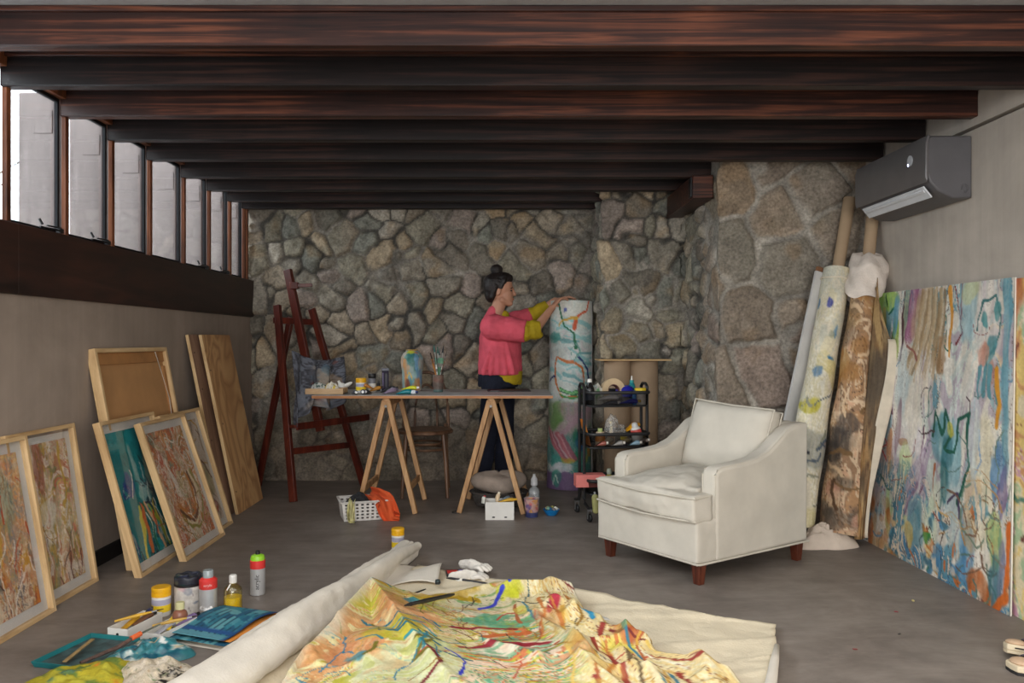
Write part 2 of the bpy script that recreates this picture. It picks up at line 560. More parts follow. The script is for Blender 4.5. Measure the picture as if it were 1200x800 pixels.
# ---- rough stone wall: back, block and pier in one continuous skin
def stone_wall():
    path = [(-2.14, YB), (XK, YB), (XK, YK), (XP, YK), (XP, YP), (2.30, YP)]
    nrm = [(0, -1), (-1, 0), (0, -1), (-1, 0), (0, -1)]
    seg = [math.dist(a, b) for a, b in zip(path[:-1], path[1:])]
    Ltot = sum(seg); st = 0.0125
    ns, nz = int(Ltot / st), int(2.33 / st)
    s = np.linspace(0, Ltot, ns + 1); z = np.linspace(-0.01, 2.32, nz + 1)
    P = np.zeros((ns + 1, 2)); Nn = np.zeros((ns + 1, 2))
    cum = np.cumsum([0] + seg)
    for i, q in enumerate(s):
        k = min(np.searchsorted(cum, q, 'right') - 1, 4)
        t = (q - cum[k]) / seg[k]
        P[i] = np.array(path[k]) * (1 - t) + np.array(path[k + 1]) * t
    def nat(q):
        k = min(max(np.searchsorted(cum, q, 'right') - 1, 0), 4)
        return np.array(nrm[k], float)
    for i, q in enumerate(s):
        n = nat(min(max(q - 0.012, 0), Ltot - 1e-6)) + nat(min(max(q + 0.012, 0), Ltot - 1e-6))
        Nn[i] = n / np.linalg.norm(n) * (1.0 if np.linalg.norm(n) > 1.9 else 1.3)
    SS, ZZ = np.meshgrid(s, z)
    R = random.Random(11)
    pts = []
    xb = cum[4] - 0.94 * 0.45
    def fill(s0, s1, sp):
        rows = int(2.6 / (sp * 0.8))
        for r in range(-1, rows + 1):
            cols = int((s1 - s0) / sp) + 1
            for c in range(cols + 1):
                if R.random() < 0.12: continue
                x0 = s0 + (c + (r % 2) * 0.5 + R.uniform(-0.46, 0.46)) * (s1 - s0) / cols; z0 = r * sp * 0.8 + R.uniform(-0.42, 0.42) * sp
                q = R.random(); big = R.uniform(-.12, .12) * sp
                if z0 > 1.85 and sp < .25: big -= .02
                pts.append((x0, z0, sp, big, R.uniform(0, PI), R.uniform(1.0, 1.75)))
                if R.random() < .22: pts.append((x0 + R.uniform(-.5, .5) * sp, z0 + R.uniform(-.5, .5) * sp, sp, -.2 * sp, R.uniform(0, PI), R.uniform(1, 1.6)))
    fill(-0.1, cum[1] - 0.01, 0.20)
    fill(cum[1] + 0.01, xb, 0.19)
    fill(xb, Ltot + 0.1, 0.37)
    A = np.array(pts)
    wx = SS + (fbm(SS * 4, ZZ * 4, 3, 3) - 0.5) * 0.05 + (fbm(SS * 22, ZZ * 22, 5, 3) - 0.5) * 0.022
    wz = ZZ + (fbm(SS * 4 + 40, ZZ * 4, 4, 3) - 0.5) * 0.05 + (fbm(SS * 22, ZZ * 22, 6, 3) - 0.5) * 0.022
    d1 = np.full(SS.shape, 9.0); d2 = d1.copy(); i1 = np.zeros(SS.shape, int)
    for i, (a, b, sp, big, th, el) in enumerate(A):
        c_, s_ = math.cos(th), math.sin(th)
        dx, dz = wx - a, wz - b
        X, Y = (dx * c_ + dz * s_) / el ** .5, (-dx * s_ + dz * c_) * el ** .5
        d = np.hypot(X, Y) * .72 + np.maximum(np.abs(X), np.abs(Y)) * .28 - big
        c1 = d < d1; c2 = (~c1) & (d < d2)
        d2 = np.where(c1, d1, np.where(c2, d, d2))
        i1 = np.where(c1, i, i1)
        d1 = np.where(c1, d, d1)
    e = (d2 - d1) * 0.5
    rnd = lambda k: _hash(i1 * 7 + 1, i1 * 3 + k, 2)
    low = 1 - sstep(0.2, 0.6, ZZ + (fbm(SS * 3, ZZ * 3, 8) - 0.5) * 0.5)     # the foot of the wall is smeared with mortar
    pier = sstep(xb - 0.1, xb + 0.1, SS)
    mw = 0.0035 + 0.013 * pier + 0.012 * sstep(0.58, 0.75, fbm(SS * 2.2, ZZ * 2.2, 77, 3))
    up = sstep(mw * 0.5, mw + 0.012, e)
    rnd_edge = sstep(0, 0.035, e - mw * .5)
    dx = SS - A[i1, 0]; dz = ZZ - A[i1, 1]
    tilt = (rnd(3) - 0.5) * 0.34 * dx + (rnd(4) - 0.5) * 0.34 * dz
    crack = np.abs(fbm(SS * 8 + rnd(7) * 30, ZZ * 8 + rnd(8) * 30, 21, 4) - 0.5)
    h = up * (0.010 + 0.022 * rnd(5) + np.clip(tilt, -.022, .03)) + rnd_edge * .010 + up * (crack * 0.05) + (fbm(SS * 34, ZZ * 34, 9, 3) - 0.5) * 0.012
    h = h * (1 - 0.5 * low) * (1 - 0.3 * pier) - 0.02
    pal = np.array([(150, 139, 122), (134, 127, 114), (160, 145, 122), (126, 126, 116), (146, 134, 124), (120, 113, 102), (156, 149, 136), (140, 134, 118)], float)
    c = pal[(rnd(1) * 7.99).astype(int)] * (0.90 + 0.22 * rnd(2))[..., None]
    n1 = fbm(SS * 14 + rnd(6) * 50, ZZ * 14, 31, 4); n2 = fbm(SS * 48, ZZ * 48, 32, 3)
    c = c * (0.66 + 0.40 * n1 + 0.30 * n2)[..., None]
    och = sstep(0.60, 0.78, fbm(SS * 6 + rnd(6) * 9, ZZ * 6, 33, 3))[..., None]
    c = c * (1 - 0.4 * och) + np.array((158, 128, 92)) * 0.4 * och
    grn = sstep(0.6, 0.8, fbm(SS * 2.5 + 9, ZZ * 2.5, 34, 3))[..., None]
    c = c * (1 - 0.25 * grn) + np.array((120, 126, 112)) * 0.25 * grn
    c = c * (1 - pier[..., None]) + (c * 0.60 + np.array((132, 108, 92)) * 0.26) * pier[..., None]
    mort = (np.array((148, 142, 132)) * (0.66 + 0.6 * fbm(SS * 9, ZZ * 9, 35, 3))[..., None])
    dark = (1 - sstep(0.50, 0.62, fbm(SS * 3.4, ZZ * 3.4, 36, 2)))[..., None] * (1 - .8 * pier[..., None])
    mort = mort * (1 - 0.45 * dark)
    k = (1 - sstep(mw * 0.5, mw + 0.008, e))[..., None]
    c = c * (1 - k) + mort * k
    smear = (sstep(.56, .7, fbm(SS * 3.1 + 8, ZZ * 3.1, 38, 4)) * (1 - sstep(.0, .05, e)))[..., None] * .8 * (1 - .6 * pier[..., None])
    c = c * (1 - smear) + np.array((142, 136, 126)) * (.75 + .5 * n2)[..., None] * smear
    c = c * (1.06 + 0.16 * pier[..., None])
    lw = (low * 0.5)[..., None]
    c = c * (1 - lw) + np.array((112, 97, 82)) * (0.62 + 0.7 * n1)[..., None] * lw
    b = S()
    V = [[b.bm.verts.new((P[i, 0] + Nn[i, 0] * h[j, i], P[i, 1] + Nn[i, 1] * h[j, i], z[j])) for i in range(ns + 1)] for j in range(nz + 1)]
    for j in range(nz):
        for i in range(ns):
            b.bm.faces.new((V[j][i], V[j][i + 1], V[j + 1][i + 1], V[j + 1][i]))
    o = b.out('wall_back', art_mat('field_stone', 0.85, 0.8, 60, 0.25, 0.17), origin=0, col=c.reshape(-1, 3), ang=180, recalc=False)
    o['kind'] = 'structure'


stone_wall()

# ---- beams
BY = [2.91, 3.36, 3.81, 4.26, 4.72, 5.22, 5.67, 6.10, 6.43]
words = ['foremost red brown ceiling beam spanning the whole room', 'second dark ceiling beam from the front', 'third ceiling beam from the front, reddish brown',
         'fourth ceiling beam from the front, ending above the air conditioner', 'fifth ceiling beam from the front, ending on the stone pier',
         'sixth ceiling beam from the front, its end on the short side beam', 'seventh ceiling beam from the front',
         'third ceiling beam from the back stone wall', 'rearmost ceiling beam close to the back stone wall']
words[7] = 'last but one ceiling beam before the back stone wall'
xe = [2.215, 2.215, 2.215, 2.205, 2.20, 1.385, 1.37, 1.30, 0.74]
for i, y in enumerate(BY):
    r = thing('ceiling_beam', words[i], 'beam', (0, y, ZJ), 0, 'ceiling beams')
    w = xe[i] + 2.07
    S().box((xe[i] - w / 2, 0, 0.07), (w, 0.06, 0.14)).out('joist', m_beam_red if i in (0, 2) else m_beam, r, True, bev=0.005)
    S().box((xe[i] - w / 2, -0.038, 0.128), (w, 0.018, 0.02)).out('fillet', m_beam_red, r, True, bev=0.003)
    if i > 0:
        S().box((xe[i] - w / 2, 0.036, 0.128), (w, 0.012, 0.02)).out('fillet', m_beam_red, r, True, bev=0.003)
r = thing('support_beam', 'short dark beam between the stone pier and the stone block, under the beam ends', 'beam', (1.25, 5.45, 2.02))
S().box((0, 0.10, 0.07), (0.13, 0.95, 0.148)).out('girder', m_beam_red, r, True, bev=0.006)
S().box((-0.069, -0.32, 0.07), (0.008, 0.07, 0.12)).out('plate', m_blackmetal, r, True, bev=0.002)

# ---- window band on the left: mullions at the beams, panes between, posts outside
my = [2.42] + [y + 0.0 for y in BY[1:]] + [6.50]
for i, y in enumerate(my):
    o = S().box((XL - 0.03, y, 1.93), (0.022, 0.030, 0.64)).out('trim_%d' % (i + 1), m_mull, origin=0, bev=0.003); o['kind'] = 'structure'
ends = [1.2] + my
for i, (a, b_) in enumerate(zip(ends[:-1], ends[1:])):
    y0, y1 = a + 0.024, b_ - 0.024
    x = XL - 0.052
    w = S()
    for yy in (y0 + 0.008, y1 - 0.008): w.box((x, yy, 1.93), (0.018, 0.016, 0.63))
    for zz in (1.623, 2.245): w.box((x, (y0 + y1) / 2, zz), (0.018, y1 - y0, 0.022))
    f = w.out('window_%d' % (i + 1), M((20, 20, 22), 0.7, 0.1, 20, spec=.2, name='black_frame'), origin=0, bev=0.002); f['kind'] = 'structure'
    S().box((x, (y0 + y1) / 2, 1.934), (0.006, y1 - y0 - 0.03, 0.61)).out('pane', m_glass, f, smooth=False)
    if i in (2, 3, 6, 7):
        q = S()
        yy = y1 - 0.03
        q.tube([(XL - 0.02, yy - 0.17, 1.628), (XL - 0.016, yy, 1.632)], 0.005, 6).tube([(XL - 0.02, yy - 0.15, 1.64), (XL - 0.03, yy - 0.16, 1.665)], 0.006, 6)
        q.box((XL - 0.02, yy - 0.01, 1.63), (0.02, 0.03, 0.02)).tube([(XL - 0.016, yy - 0.12, 1.64), (XL - 0.02, yy, 1.644)], 0.004, 6)
        q.out('window_stay', m_blackmetal, f)
        f.name = 'window_%d' % (i + 1)
o = S().box((XL - 0.035, 3.8, 2.28), (0.05, 5.6, 0.06)).out('trim_11', m_mull, origin=0, bev=0.003); o['kind'] = 'structure'
pl = ['weathered grey post outside the glass, nearest the front', 'second grey outside post from the front, behind an open window stay', 'third grey outside post from the front',
      'fourth grey outside post from the front', 'fifth grey outside post from the front', 'sixth grey outside post from the front', 'grey outside post nearest the stone wall']
for i, y in enumerate(BY[2:8] + [6.46]):
    r = thing('timber_post', pl[i], 'post', (-2.21, y + 0.075, 0.8), 0, 'posts outside the windows')
    S().box((0, 0, 0.75), (0.175, 0.09, 1.5)).out('shaft', m_post, r, True, bev=0.006)
    S().box((0.03, -0.046, 1.36), (0.09, 0.008, 0.11)).out('notch_block', m_post, r, True, bev=0.003)

# a bare tree seen through the front panes
r = thing('bare_tree', 'leafless tree outside the front window panes', 'tree', (-4.6, 6.2, 0))
R = random.Random(5)
b = S(); b.tube([(-4.6, 6.2, 0), (-4.55, 6.1, 1.2), (-4.5, 6.0, 2.2)], [0.09, 0.075, 0.05], 8); m_bark = M((120, 112, 104), 0.9, 0.25, 20, 0.4, name='bark')
b.out('trunk', m_bark, r)
b = S()
for k in range(26):
    a = R.uniform(0, 2 * PI); z0 = R.uniform(1.0, 2.2); L = R.uniform(0.5, 1.2)
    p = Vector((-4.55, 6.1, z0)); d = Vector((math.cos(a), math.sin(a) * 0.8, R.uniform(0.1, 0.8)))
    b.tube([p, p + d * L * 0.5 + Vector((0, 0, R.uniform(-.1, .1))), p + d * L], [0.022, 0.014, 0.005], 5)
    for q in range(3):
        t = R.uniform(0.3, 0.8); e = p + d * L * t
        b.tube([e, e + Vector((R.uniform(-.3, .3), R.uniform(-.3, .3), R.uniform(-.1, .3)))], [0.009, 0.003], 4)
b.out('branches', m_bark, r)

# ---- air conditioner on the right wall
r = thing('air_conditioner', 'grey wall mounted air conditioner with open white louvre', 'air conditioner', (2.12, 4.20, 1.80))
m_ac = M((104, 101, 101), 0.32, 0.04, 8, metal=0.25, name='grey_shell'); m_ac2 = M((86, 84, 86), 0.45, 0.05, 8, name='dark_grey_plastic')
y0, y1 = 3.84, 4.60
prof = [(XR, 2.095), (XR, 1.80), (2.13, 1.80), (2.06, 1.835), (2.02, 1.875), (2.005, 1.92), (2.005, 2.06), (2.02, 2.095)]
S().prism([Vector((x, y0, z)) for x, z in prof], (0, y1 - y0, 0)).out('housing', m_ac2, r, bev=0.008)
fp = [(2.004, 1.872), (1.997, 1.90), (1.997, 2.06), (2.008, 2.098), (2.02, 2.098), (2.012, 2.05), (2.012, 1.90)]
S().prism([Vector((x, y0 - 0.006, z)) for x, z in fp], (0, y1 - y0 + 0.012, 0)).out('front_panel', m_ac, r, bev=0.004)
S().bar((2.036, y0 + 0.05, 1.838), (2.036, y1 - 0.05, 1.838), 0.008, 0.066, up=Vector((0.62, 0, -0.78))).out('louvre', M((205, 207, 210), 0.4, 0.03, name='white_plastic'), r, bev=0.002)
S().bar((2.024, y0 + 0.06, 1.842), (2.024, y1 - 0.06, 1.842), 0.006, 0.016, up=Vector((0.62, 0, -0.78))).out('vane', M((205, 207, 210), 0.4, 0.03, name='white_plastic'), r, bev=0.002)
S().lathe([(0, 0), (0.026, 0), (0.026, 0.003), (0, 0.003)], (1.9965, 3.98, 2.005), 24, frame_mat((-1, 0, 0))).out('display', M((176, 178, 182), 0.2, 0.02, name='display_disc'), r)
me, nt, bb, _ = nodes('status_light'); bb.inputs['Emission Color'].default_value = (0.6, 0.65, 1, 1); bb.inputs['Emission Strength'].default_value = 6
S().ell((1.994, 3.995, 1.987), (0.003, 0.006, 0.006)).out('status_light', me, r)
for k in range(2):
    S().tube([(2.185 + 0.016 * math.cos(a) * (1 - .3 * k), y0 - 0.001, 1.845 + 0.022 * math.sin(a) * (1 - .3 * k)) for a in [2 * PI * q / 16 for q in range(16)]], 0.002, 5, True).out('screw_cover', m_ac2, r)
# ================================================================== FURNITURE
# ---- armchair
def armchair():
    r = thing('armchair', 'cream upholstered armchair with loose cushions and short brown legs', 'armchair', (1.031, 4.197, 0), math.radians(-55.3))
    fab = M((194, 187, 174), 0.85, 0.04, 6, 0.12, 260, spec=0.2, name='cream_cotton')
    pip = M((190, 183, 169), 0.85, 0.05, 10, spec=0.2, name='cream_piping')
    lg = wood('chair_leg_wood', (50, 22, 16), (86, 42, 28), (112, 60, 40), 'z', 2.0, 0.35, 8)
    # base, its front panel standing forward of the arms
    S().box((0, 0.0, 0.195), (0.60, 0.78, 0.19)).box((0, -0.345, 0.20), (0.68, 0.15, 0.20)).out('base', fab, r, True, rem=0.012, sm=5, disp=(0.008, 0.09))
    S().tube([(-0.335, -0.415, 0.103), (0.335, -0.415, 0.103), (0.342, -0.40, 0.103), (0.348, 0.40, 0.103), (-0.348, 0.40, 0.103), (-0.342, -0.40, 0.103)], 0.005, 6, True).out('piping', pip, r, True)
    for sx in (-1, 1):
        prof = [(-0.30, 0.10), (-0.30, 0.50), (-0.285, 0.525), (-0.25, 0.538), (-0.10, 0.545), (0.0, 0.556), (0.09, 0.585), (0.17, 0.635), (0.24, 0.683), (0.30, 0.702), (0.40, 0.710), (0.405, 0.69), (0.40, 0.10)]
        x0 = 0.255 if sx > 0 else -0.345
        S().prism([Vector((x0, y, z)) for y, z in prof], (0.09, 0, 0)).out('arm', fab, r, True, bev=0.022, seg=4, ang=60)
        e = S()
        for xx in (x0 + 0.008, x0 + 0.082):
            e.tube([(xx, y, z) for y, z in [(-0.296, 0.30), (-0.296, 0.50), (-0.28, 0.522), (-0.25, 0.531), (-0.10, 0.538), (0.0, 0.549), (0.09, 0.578), (0.17, 0.628), (0.24, 0.676), (0.30, 0.695), (0.39, 0.703)]], 0.004, 5)
        e.out('arm_piping', pip, r, True)
    S().box((0, 0.345, 0.41), (0.56, 0.11, 0.60)).out('backrest', fab, r, True, bev=0.03, seg=4, ang=60)
    # seat cushion with ears in front of the arms
    c = S()
    c.box((0, -0.02, 0.365), (0.50, 0.60, 0.13)).box((0, -0.375, 0.355), (0.665, 0.125, 0.125))
    c.ell((0, -0.10, 0.410), (0.25, 0.34, 0.072)).ell((0, -0.40, 0.355), (0.30, 0.05, 0.055))
    c.out('seat_cushion', fab, r, True, rem=0.011, sm=6, disp=(0.026, 0.13))
    sp = S()
    for z, k in ((0.408, 0.0), (0.302, 0.004)):
        sp.tube([(-0.25, -0.30, z), (-0.33, -0.315, z), (-0.336 , -0.43 + k, z - 0.004), (-0.2, -0.446, z - .006), (0, -0.45, z - .012), (0.2, -0.446, z - .006), (0.336, -0.43 + k, z - 0.004), (0.33, -0.315, z), (0.255, -0.30, z)], 0.005, 6)
    sp.out('cushion_piping', pip, r, True)
    # leaning back cushion
    T = Matrix.Translation((0, 0.205, 0.595)) @ Euler((math.radians(-17), math.radians(3), 0)).to_matrix().to_4x4()
    b = S()
    def pillow(u, v, sgn):
        a, c_ = 2 * u - 1, 2 * v - 1
        edge = (1 - abs(a) ** 3.2) ** 0.5 * (1 - abs(c_) ** 3.2) ** 0.5
        pin = 1 - 0.05 * (1 - a * a) * 0 - 0.06 * (abs(a) ** 2 * (1 - abs(c_)) + abs(c_) ** 2 * (1 - abs(a))) * 0.5
        return T @ Vector((a * 0.262 * pin, sgn * (0.035 + 0.055 * edge), c_ * 0.19 * pin))
    for sgn in (-1, 1): b.grid(lambda u, v: pillow(u, v, sgn), 24, 18)
    ring = [(i / 24, 0) for i in range(24)] + [(1, j / 18) for j in range(18)] + [(1 - i / 24, 1) for i in range(24)] + [(0, 1 - j / 18) for j in range(18)]
    V0 = [b.bm.verts.new(pillow(u, v, -1)) for u, v in ring]; V1 = [b.bm.verts.new(pillow(u, v, 1)) for u, v in ring]
    for k in range(len(ring)):
        q = (k + 1) % len(ring); b.bm.faces.new((V0[k], V0[q], V1[q], V1[k]))
    bmesh.ops.remove_doubles(b.bm, verts=b.bm.verts, dist=0.0005)
    pl = b.out('back_cushion', fab, r, True, ang=75, sm=2, disp=(0.014, 0.12))
    e = S()
    for sgn in (-1, 1): e.tube([pillow(u, v, sgn) + Vector((0, 0, 0)) for u, v in ring], 0.0045, 5, True)
    e.out('cushion_edge', pip, pl, True)
    for x, y in ((-0.30, -0.365), (0.30, -0.365), (-0.30, 0.365), (0.30, 0.365)):
        S().box((x, y, 0.052), (0.036, 0.036, 0.104), top=(1.45, 1.45)).out('leg', lg, r, True, bev=0.003)


armchair()

# ---- trestle table
m_top = M((150, 146, 142), 0.5, 0.08, 9, name='grey_worktop'); m_ply = wood('ply_edge', (134, 84, 46), (172, 114, 66), (196, 142, 90), 'x', 2, 0.5, 10)
m_pine = wood('pine', (146, 106, 68), (184, 142, 98), (206, 168, 124), 'z', 1.2, 0.55, 10)
TZ = 0.772
r = thing('table_top', 'long grey topped board with orange brown edge resting on two trestles', 'table top', (-0.46, 5.58, TZ - 0.02))
S().box((0, 0, 0.0085), (1.56, 0.68, 0.017)).out('board', m_ply, r, True, bev=0.001)
S().box((0, 0, 0.0182), (1.558, 0.678, 0.003)).out('laminate', m_top, r, True)


def trestle(x, label, spread):
    r = thing('trestle', label, 'trestle', (x, 5.52, 0), math.radians(-5 if x > -.3 else -2), 'trestles under the table')
    S().box((0, 0, 0.725), (0.045, 0.50, 0.052)).out('ridge', m_pine, r, True, bev=0.003)
    for y in (-0.235, 0.235):
        for sx in (-1, 1):
            S().bar((sx * spread, y, 0.002), (sx * 0.012, y + (0.02 if sx > 0 else -0.02) * 0, 0.735), 0.032, 0.042, up=Vector((0, 1, 0))).out('leg', m_pine, r, True, bev=0.003)
    for sx in ((-1, 1) if x < -.3 else ()):
        k = 0.16
        S().bar((sx * (spread * (1 - k / 0.735)), -0.235, k), (sx * (spread * (1 - k / 0.735)), 0.235, k), 0.018, 0.04).out('stretcher', m_pine, r, True, bev=0.002)
    for y in (-0.258, 0.258): S().lathe([(0, 0), (0.009, 0), (0.009, 0.006), (0, 0.006)], (0, y, 0.70), 12, frame_mat((0, 1 if y > 0 else -1, 0))).out('hinge_bolt', M((120, 116, 110), 0.4, metal=0.8, name='hinge_steel'), r, True)
    return r


trestle(-0.755, 'pine trestle carrying the left end of the table', 0.19)
trestle(-0.06, 'pine trestle carrying the right end of the table', 0.21)

# ---- bentwood chair
r = thing('bentwood_chair', 'dark brown bentwood chair pushed in behind the trestle table', 'chair', (-0.575, 5.97, 0), math.radians(4))
m_bent = wood('bentwood', (66, 46, 34), (102, 74, 54), (132, 100, 74), 'z', 1.5, 0.4, 8)
S().lathe([(0, 0.445), (0.185, 0.445), (0.203, 0.452), (0.205, 0.468), (0.195, 0.478), (0.15, 0.474), (0, 0.470)], n=36).out('seat', m_bent, r, True)
for x in (-0.15, 0.15):
    S().tube([(x * 0.88, -0.13, 0.45), (x, -0.155, 0.25), (x * 1.08, -0.185, 0.0)], [0.017, 0.016, 0.012], 10).out('leg', m_bent, r, True)
    S().tube([(x * 1.0, 0.15, 0.50), (x * 1.0, 0.165, 0.40), (x * 1.05, 0.19, 0.2), (x * 1.15, 0.235, 0.0)], [0.016, 0.016, 0.015, 0.012], 10).out('leg', m_bent, r, True)
S().tube([(0.152 * math.cos(a), 0.152 * math.sin(a), 0.335) for a in [2 * PI * k / 32 for k in range(32)]], 0.009, 8, True).out('stretcher', m_bent, r, True)
S().tube([(0.125 * math.cos(a), 0.125 * math.sin(a), 0.375) for a in [2 * PI * k / 32 for k in range(32)]], 0.008, 8, True).out('stretcher', m_bent, r, True)
def hoop(w, zt, z0, y0=0.165, lean=0.10):
    P = []
    for k in range(17):
        a = PI * k / 16
        z = z0 + (zt - z0) * math.sin(a) ** 0.62
        P.append((-w * math.cos(a) * (1.0 if 0.2 < a / PI < .8 else 1.0), y0 + lean * (z - 0.45) / 0.45, z))
    return P
S().tube(hoop(0.168, 0.885, 0.47), 0.013, 10).out('back_hoop', m_bent, r, True)
S().tube(hoop(0.085, 0.79, 0.47), 0.010, 10).out('inner_hoop', m_bent, r, True)

# ---- easel
r = thing('studio_easel', 'reddish brown wooden studio easel in the far left corner', 'easel', (-1.5, 6.0, 0))
m_red = wood('easel_wood', (48, 17, 12), (82, 31, 21), (108, 48, 32), 'z', 1.2, 0.4, 9)
fn = Vector((0.93, -0.36, 0))
LB, LT = Vector((-1.466, 5.66, 0)), Vector((-1.655, 5.93, 1.385))
RB, RT = Vector((-1.08, 6.28, 0)), Vector((-1.462, 6.18, 1.37))
for p, q in ((LB, LT), (RB, RT)): S().bar(p, q, 0.034, 0.05, up=fn).out('leg', m_red, r, bev=0.003)
MB_, MT = Vector((-1.375, 5.985, 0.46)), Vector((-1.638, 6.06, 1.655))
S().bar(MB_ + fn * 0.03, MT + fn * 0.03, 0.036, 0.06, up=fn).out('mast', m_red, r, bev=0.003)
S().bar((-1.90, 6.27, 0), (-1.60, 6.10, 1.30), 0.034, 0.045, up=fn).out('rear_leg', m_red, r, bev=0.003)
def lerp(a, b, t): return a + (b - a) * t
for t0, t1, ex, w, nm in ((0.92, 0.925, 0.02, 0.045, 'crossbar'), (0.245, 0.235, 0.0, 0.045, 'crossbar')):
    a, b = lerp(LB, LT, t0), lerp(RB, RT, t1); d = (b - a).normalized()
    S().bar(a - d * ex - fn * 0.02, b + d * ex - fn * 0.02, 0.024, w, up=Vector((0, 0, 1))).out(nm, m_red, r, bev=0.002)
a, b = lerp(LB, LT, 0.375), lerp(RB, RT, 0.385); d = (b - a).normalized()
S().bar(a - d * 0.02 + fn * 0.055, b + d * 0.16 + fn * 0.055, 0.07, 0.022).bar(a - d * 0.02 + fn * 0.095, b + d * 0.16 + fn * 0.095, 0.012, 0.05).out('canvas_tray', m_red, r, bev=0.003)
k = lerp(MB_, MT, 0.9) + fn * 0.06
S().box(k, (0.06, 0.05, 0.05)).bar(k + Vector((0, 0, 0.0)), k + Vector((0.13, 0.02, 0.005)), 0.03, 0.026).out('top_clamp', m_red, r, bev=0.003)
k = lerp(MB_, MT, 0.05) + fn * 0.05
S().ell(k, (0.022, 0.022, 0.03)).out('knob', m_red, r)

# smock hanging on the easel
def smock():
    nu, nv = 46, 50
    top0 = lerp(LB, LT, 0.80) + fn * 0.05; top1 = lerp(RB, RT, 0.72) + fn * 0.06 
    b = S()
    def fn_(u, v):
        a = top0 + Vector((0.02, -0.03, -0.05)); c = top1 + Vector((0.05, 0.0, 0.02))
        bot0 = Vector((-1.50, 5.72, 0.60)); bot1 = Vector((-1.18, 6.02, 0.72))
        p = lerp(lerp(a, c, u), lerp(bot0, bot1, u), v)
        sag = -0.05 * math.sin(PI * u) * (1 - v)
        f = 0.035 * math.sin(u * 21 + 3 * v) * (0.3 + v) + 0.02 * math.sin(u * 37 - 5 * v) * v
        hem = -0.10 * v * v * (0.5 + 0.5 * math.sin(u * 8.0 + 2.2)) + 0.05 * v * u
        return p + fn * (0.03 + f * 0.8) + Vector((0, 0, sag + hem))
    b.grid(fn_, nu, nv)
    A = Art(nu + 1, nv + 1, (100, 100, 106), 0.9, 4)
    A.marble([(104, 104, 112), (84, 84, 90), (124, 126, 134), (94, 96, 104), (70, 70, 76), (112, 116, 126)], 2.4, 2.0, 1.5, 16, lines=(50, 50, 54)); [A.blob(0.5, .9, .3, .12, (190, 176, 160), .7, .7)]
    0 and A.bands([(96, 96, 102), (118, 120, 128), (80, 80, 86), (108, 108, 116)], 3, 1, 1.2, 2)
    A.blob(0.62, 0.55, 0.16, 0.34, (196, 176, 150), 0.6, 0.85); A.blob(0.55, 0.42, 0.10, 0.2, (176, 164, 150), 0.6, 0.8); A.blob(0.62, 0.25, 0.1, 0.14, (96, 130, 150), 0.7, 0.7)
    A.blob(0.72, 0.62, 0.14, 0.2, (170, 140, 108), 0.6, 0.8); A.blob(0.5, 0.75, 0.12, 0.15, (150, 120, 120), 0.7, 0.7)
    A.dabs(26, [(190, 184, 176), (120, 140, 156), (150, 90, 80), (60, 60, 66)], 0.03, 0.05, (0.3, 0.1, 0.9, 0.95))
    o = b.out('painting_smock', art_mat('stained_denim', 0.85, 0.3, 120, 0.2), col=A.flat(), solid=0.006, ang=180, sub=1)
    tag(o, 'paint-stained dark grey smock hanging on the red easel', 'smock')


smock()

# ---- black three tier trolley
CART = Matrix.Translation((0.705, 5.21, 0)) @ Matrix.Rotation(math.radians(10), 4, 'Z')
r = thing('utility_trolley', 'black three-tier rolling trolley crowded with paint supplies', 'trolley', (0.705, 5.21, 0), math.radians(10))
mbk = M((30, 30, 31), 0.45, 0.1, 18, name='trolley_black')
TW, TD = 0.40, 0.29
trays = [0.715, 0.455, 0.165]
m_mesh = clear('dark_wire_mesh', (176, 174, 172), 0.03, 0.4, 0.10, (40, 40, 40), .05)
for z in trays:
    f = S()
    def rr(w, d, zz, k=0.04, n=5):
        P = []
        for cx, cy, a0 in ((w / 2 - k, -d / 2 + k, -PI / 2), (w / 2 - k, d / 2 - k, 0), (-w / 2 + k, d / 2 - k, PI / 2), (-w / 2 + k, -d / 2 + k, PI)):
            for q in range(n + 1): P.append((cx + k * math.cos(a0 + PI / 2 * q / n), cy + k * math.sin(a0 + PI / 2 * q / n), zz))
        return P
    f.tube(rr(TW, TD, z + 0.085), 0.008, 8, True, flat=1.3).tube(rr(TW - 0.02, TD - 0.02, z), 0.006, 8, True)
    f.box((0, 0, z), (TW - 0.04, TD - 0.04, 0.004))
    t_ = f.out('tray', mbk, r, True)
    b = S(); A0, A1 = rr(TW - 0.018, TD - 0.018, z + 0.004), rr(TW - 0.006, TD - 0.006, z + 0.082)
    v0 = [b.bm.verts.new(p) for p in A0]; v1 = [b.bm.verts.new(p) for p in A1]
    for i in range(len(v0)): b.bm.faces.new((v0[i], v0[(i + 1) % len(v0)], v1[(i + 1) % len(v0)], v1[i]))
    b.out('mesh_side', m_mesh, t_, True)
for sx in (-1, 1):
    for sy in (-1, 1):
        S().tube([(sx * (TW / 2 + 0.008), sy * 0.055, 0.835), (sx * (TW / 2 + 0.008), sy * 0.055, 0.13), (sx * (TW / 2 + 0.008), sy * 0.075, 0.10), (sx * (TW / 2 + 0.008), sy * 0.16, 0.085)], 0.010, 8).out('post', mbk, r, True)
    S().tube([(sx * (TW / 2 + 0.008), -0.055, 0.83), (sx * (TW / 2 + 0.008), -0.03, 0.85), (sx * (TW / 2 + 0.008), 0.03, 0.85), (sx * (TW / 2 + 0.008), 0.055, 0.83)], 0.010, 8).out('handle', mbk, r, True)
S().tube([(-TW / 2, -0.14, 0.085), (-TW / 2 + .03, -0.145, 0.082), (TW / 2 - .03, -0.145, 0.082), (TW / 2, -0.14, 0.085)], 0.008, 8).out('base_bar', mbk, r, True)
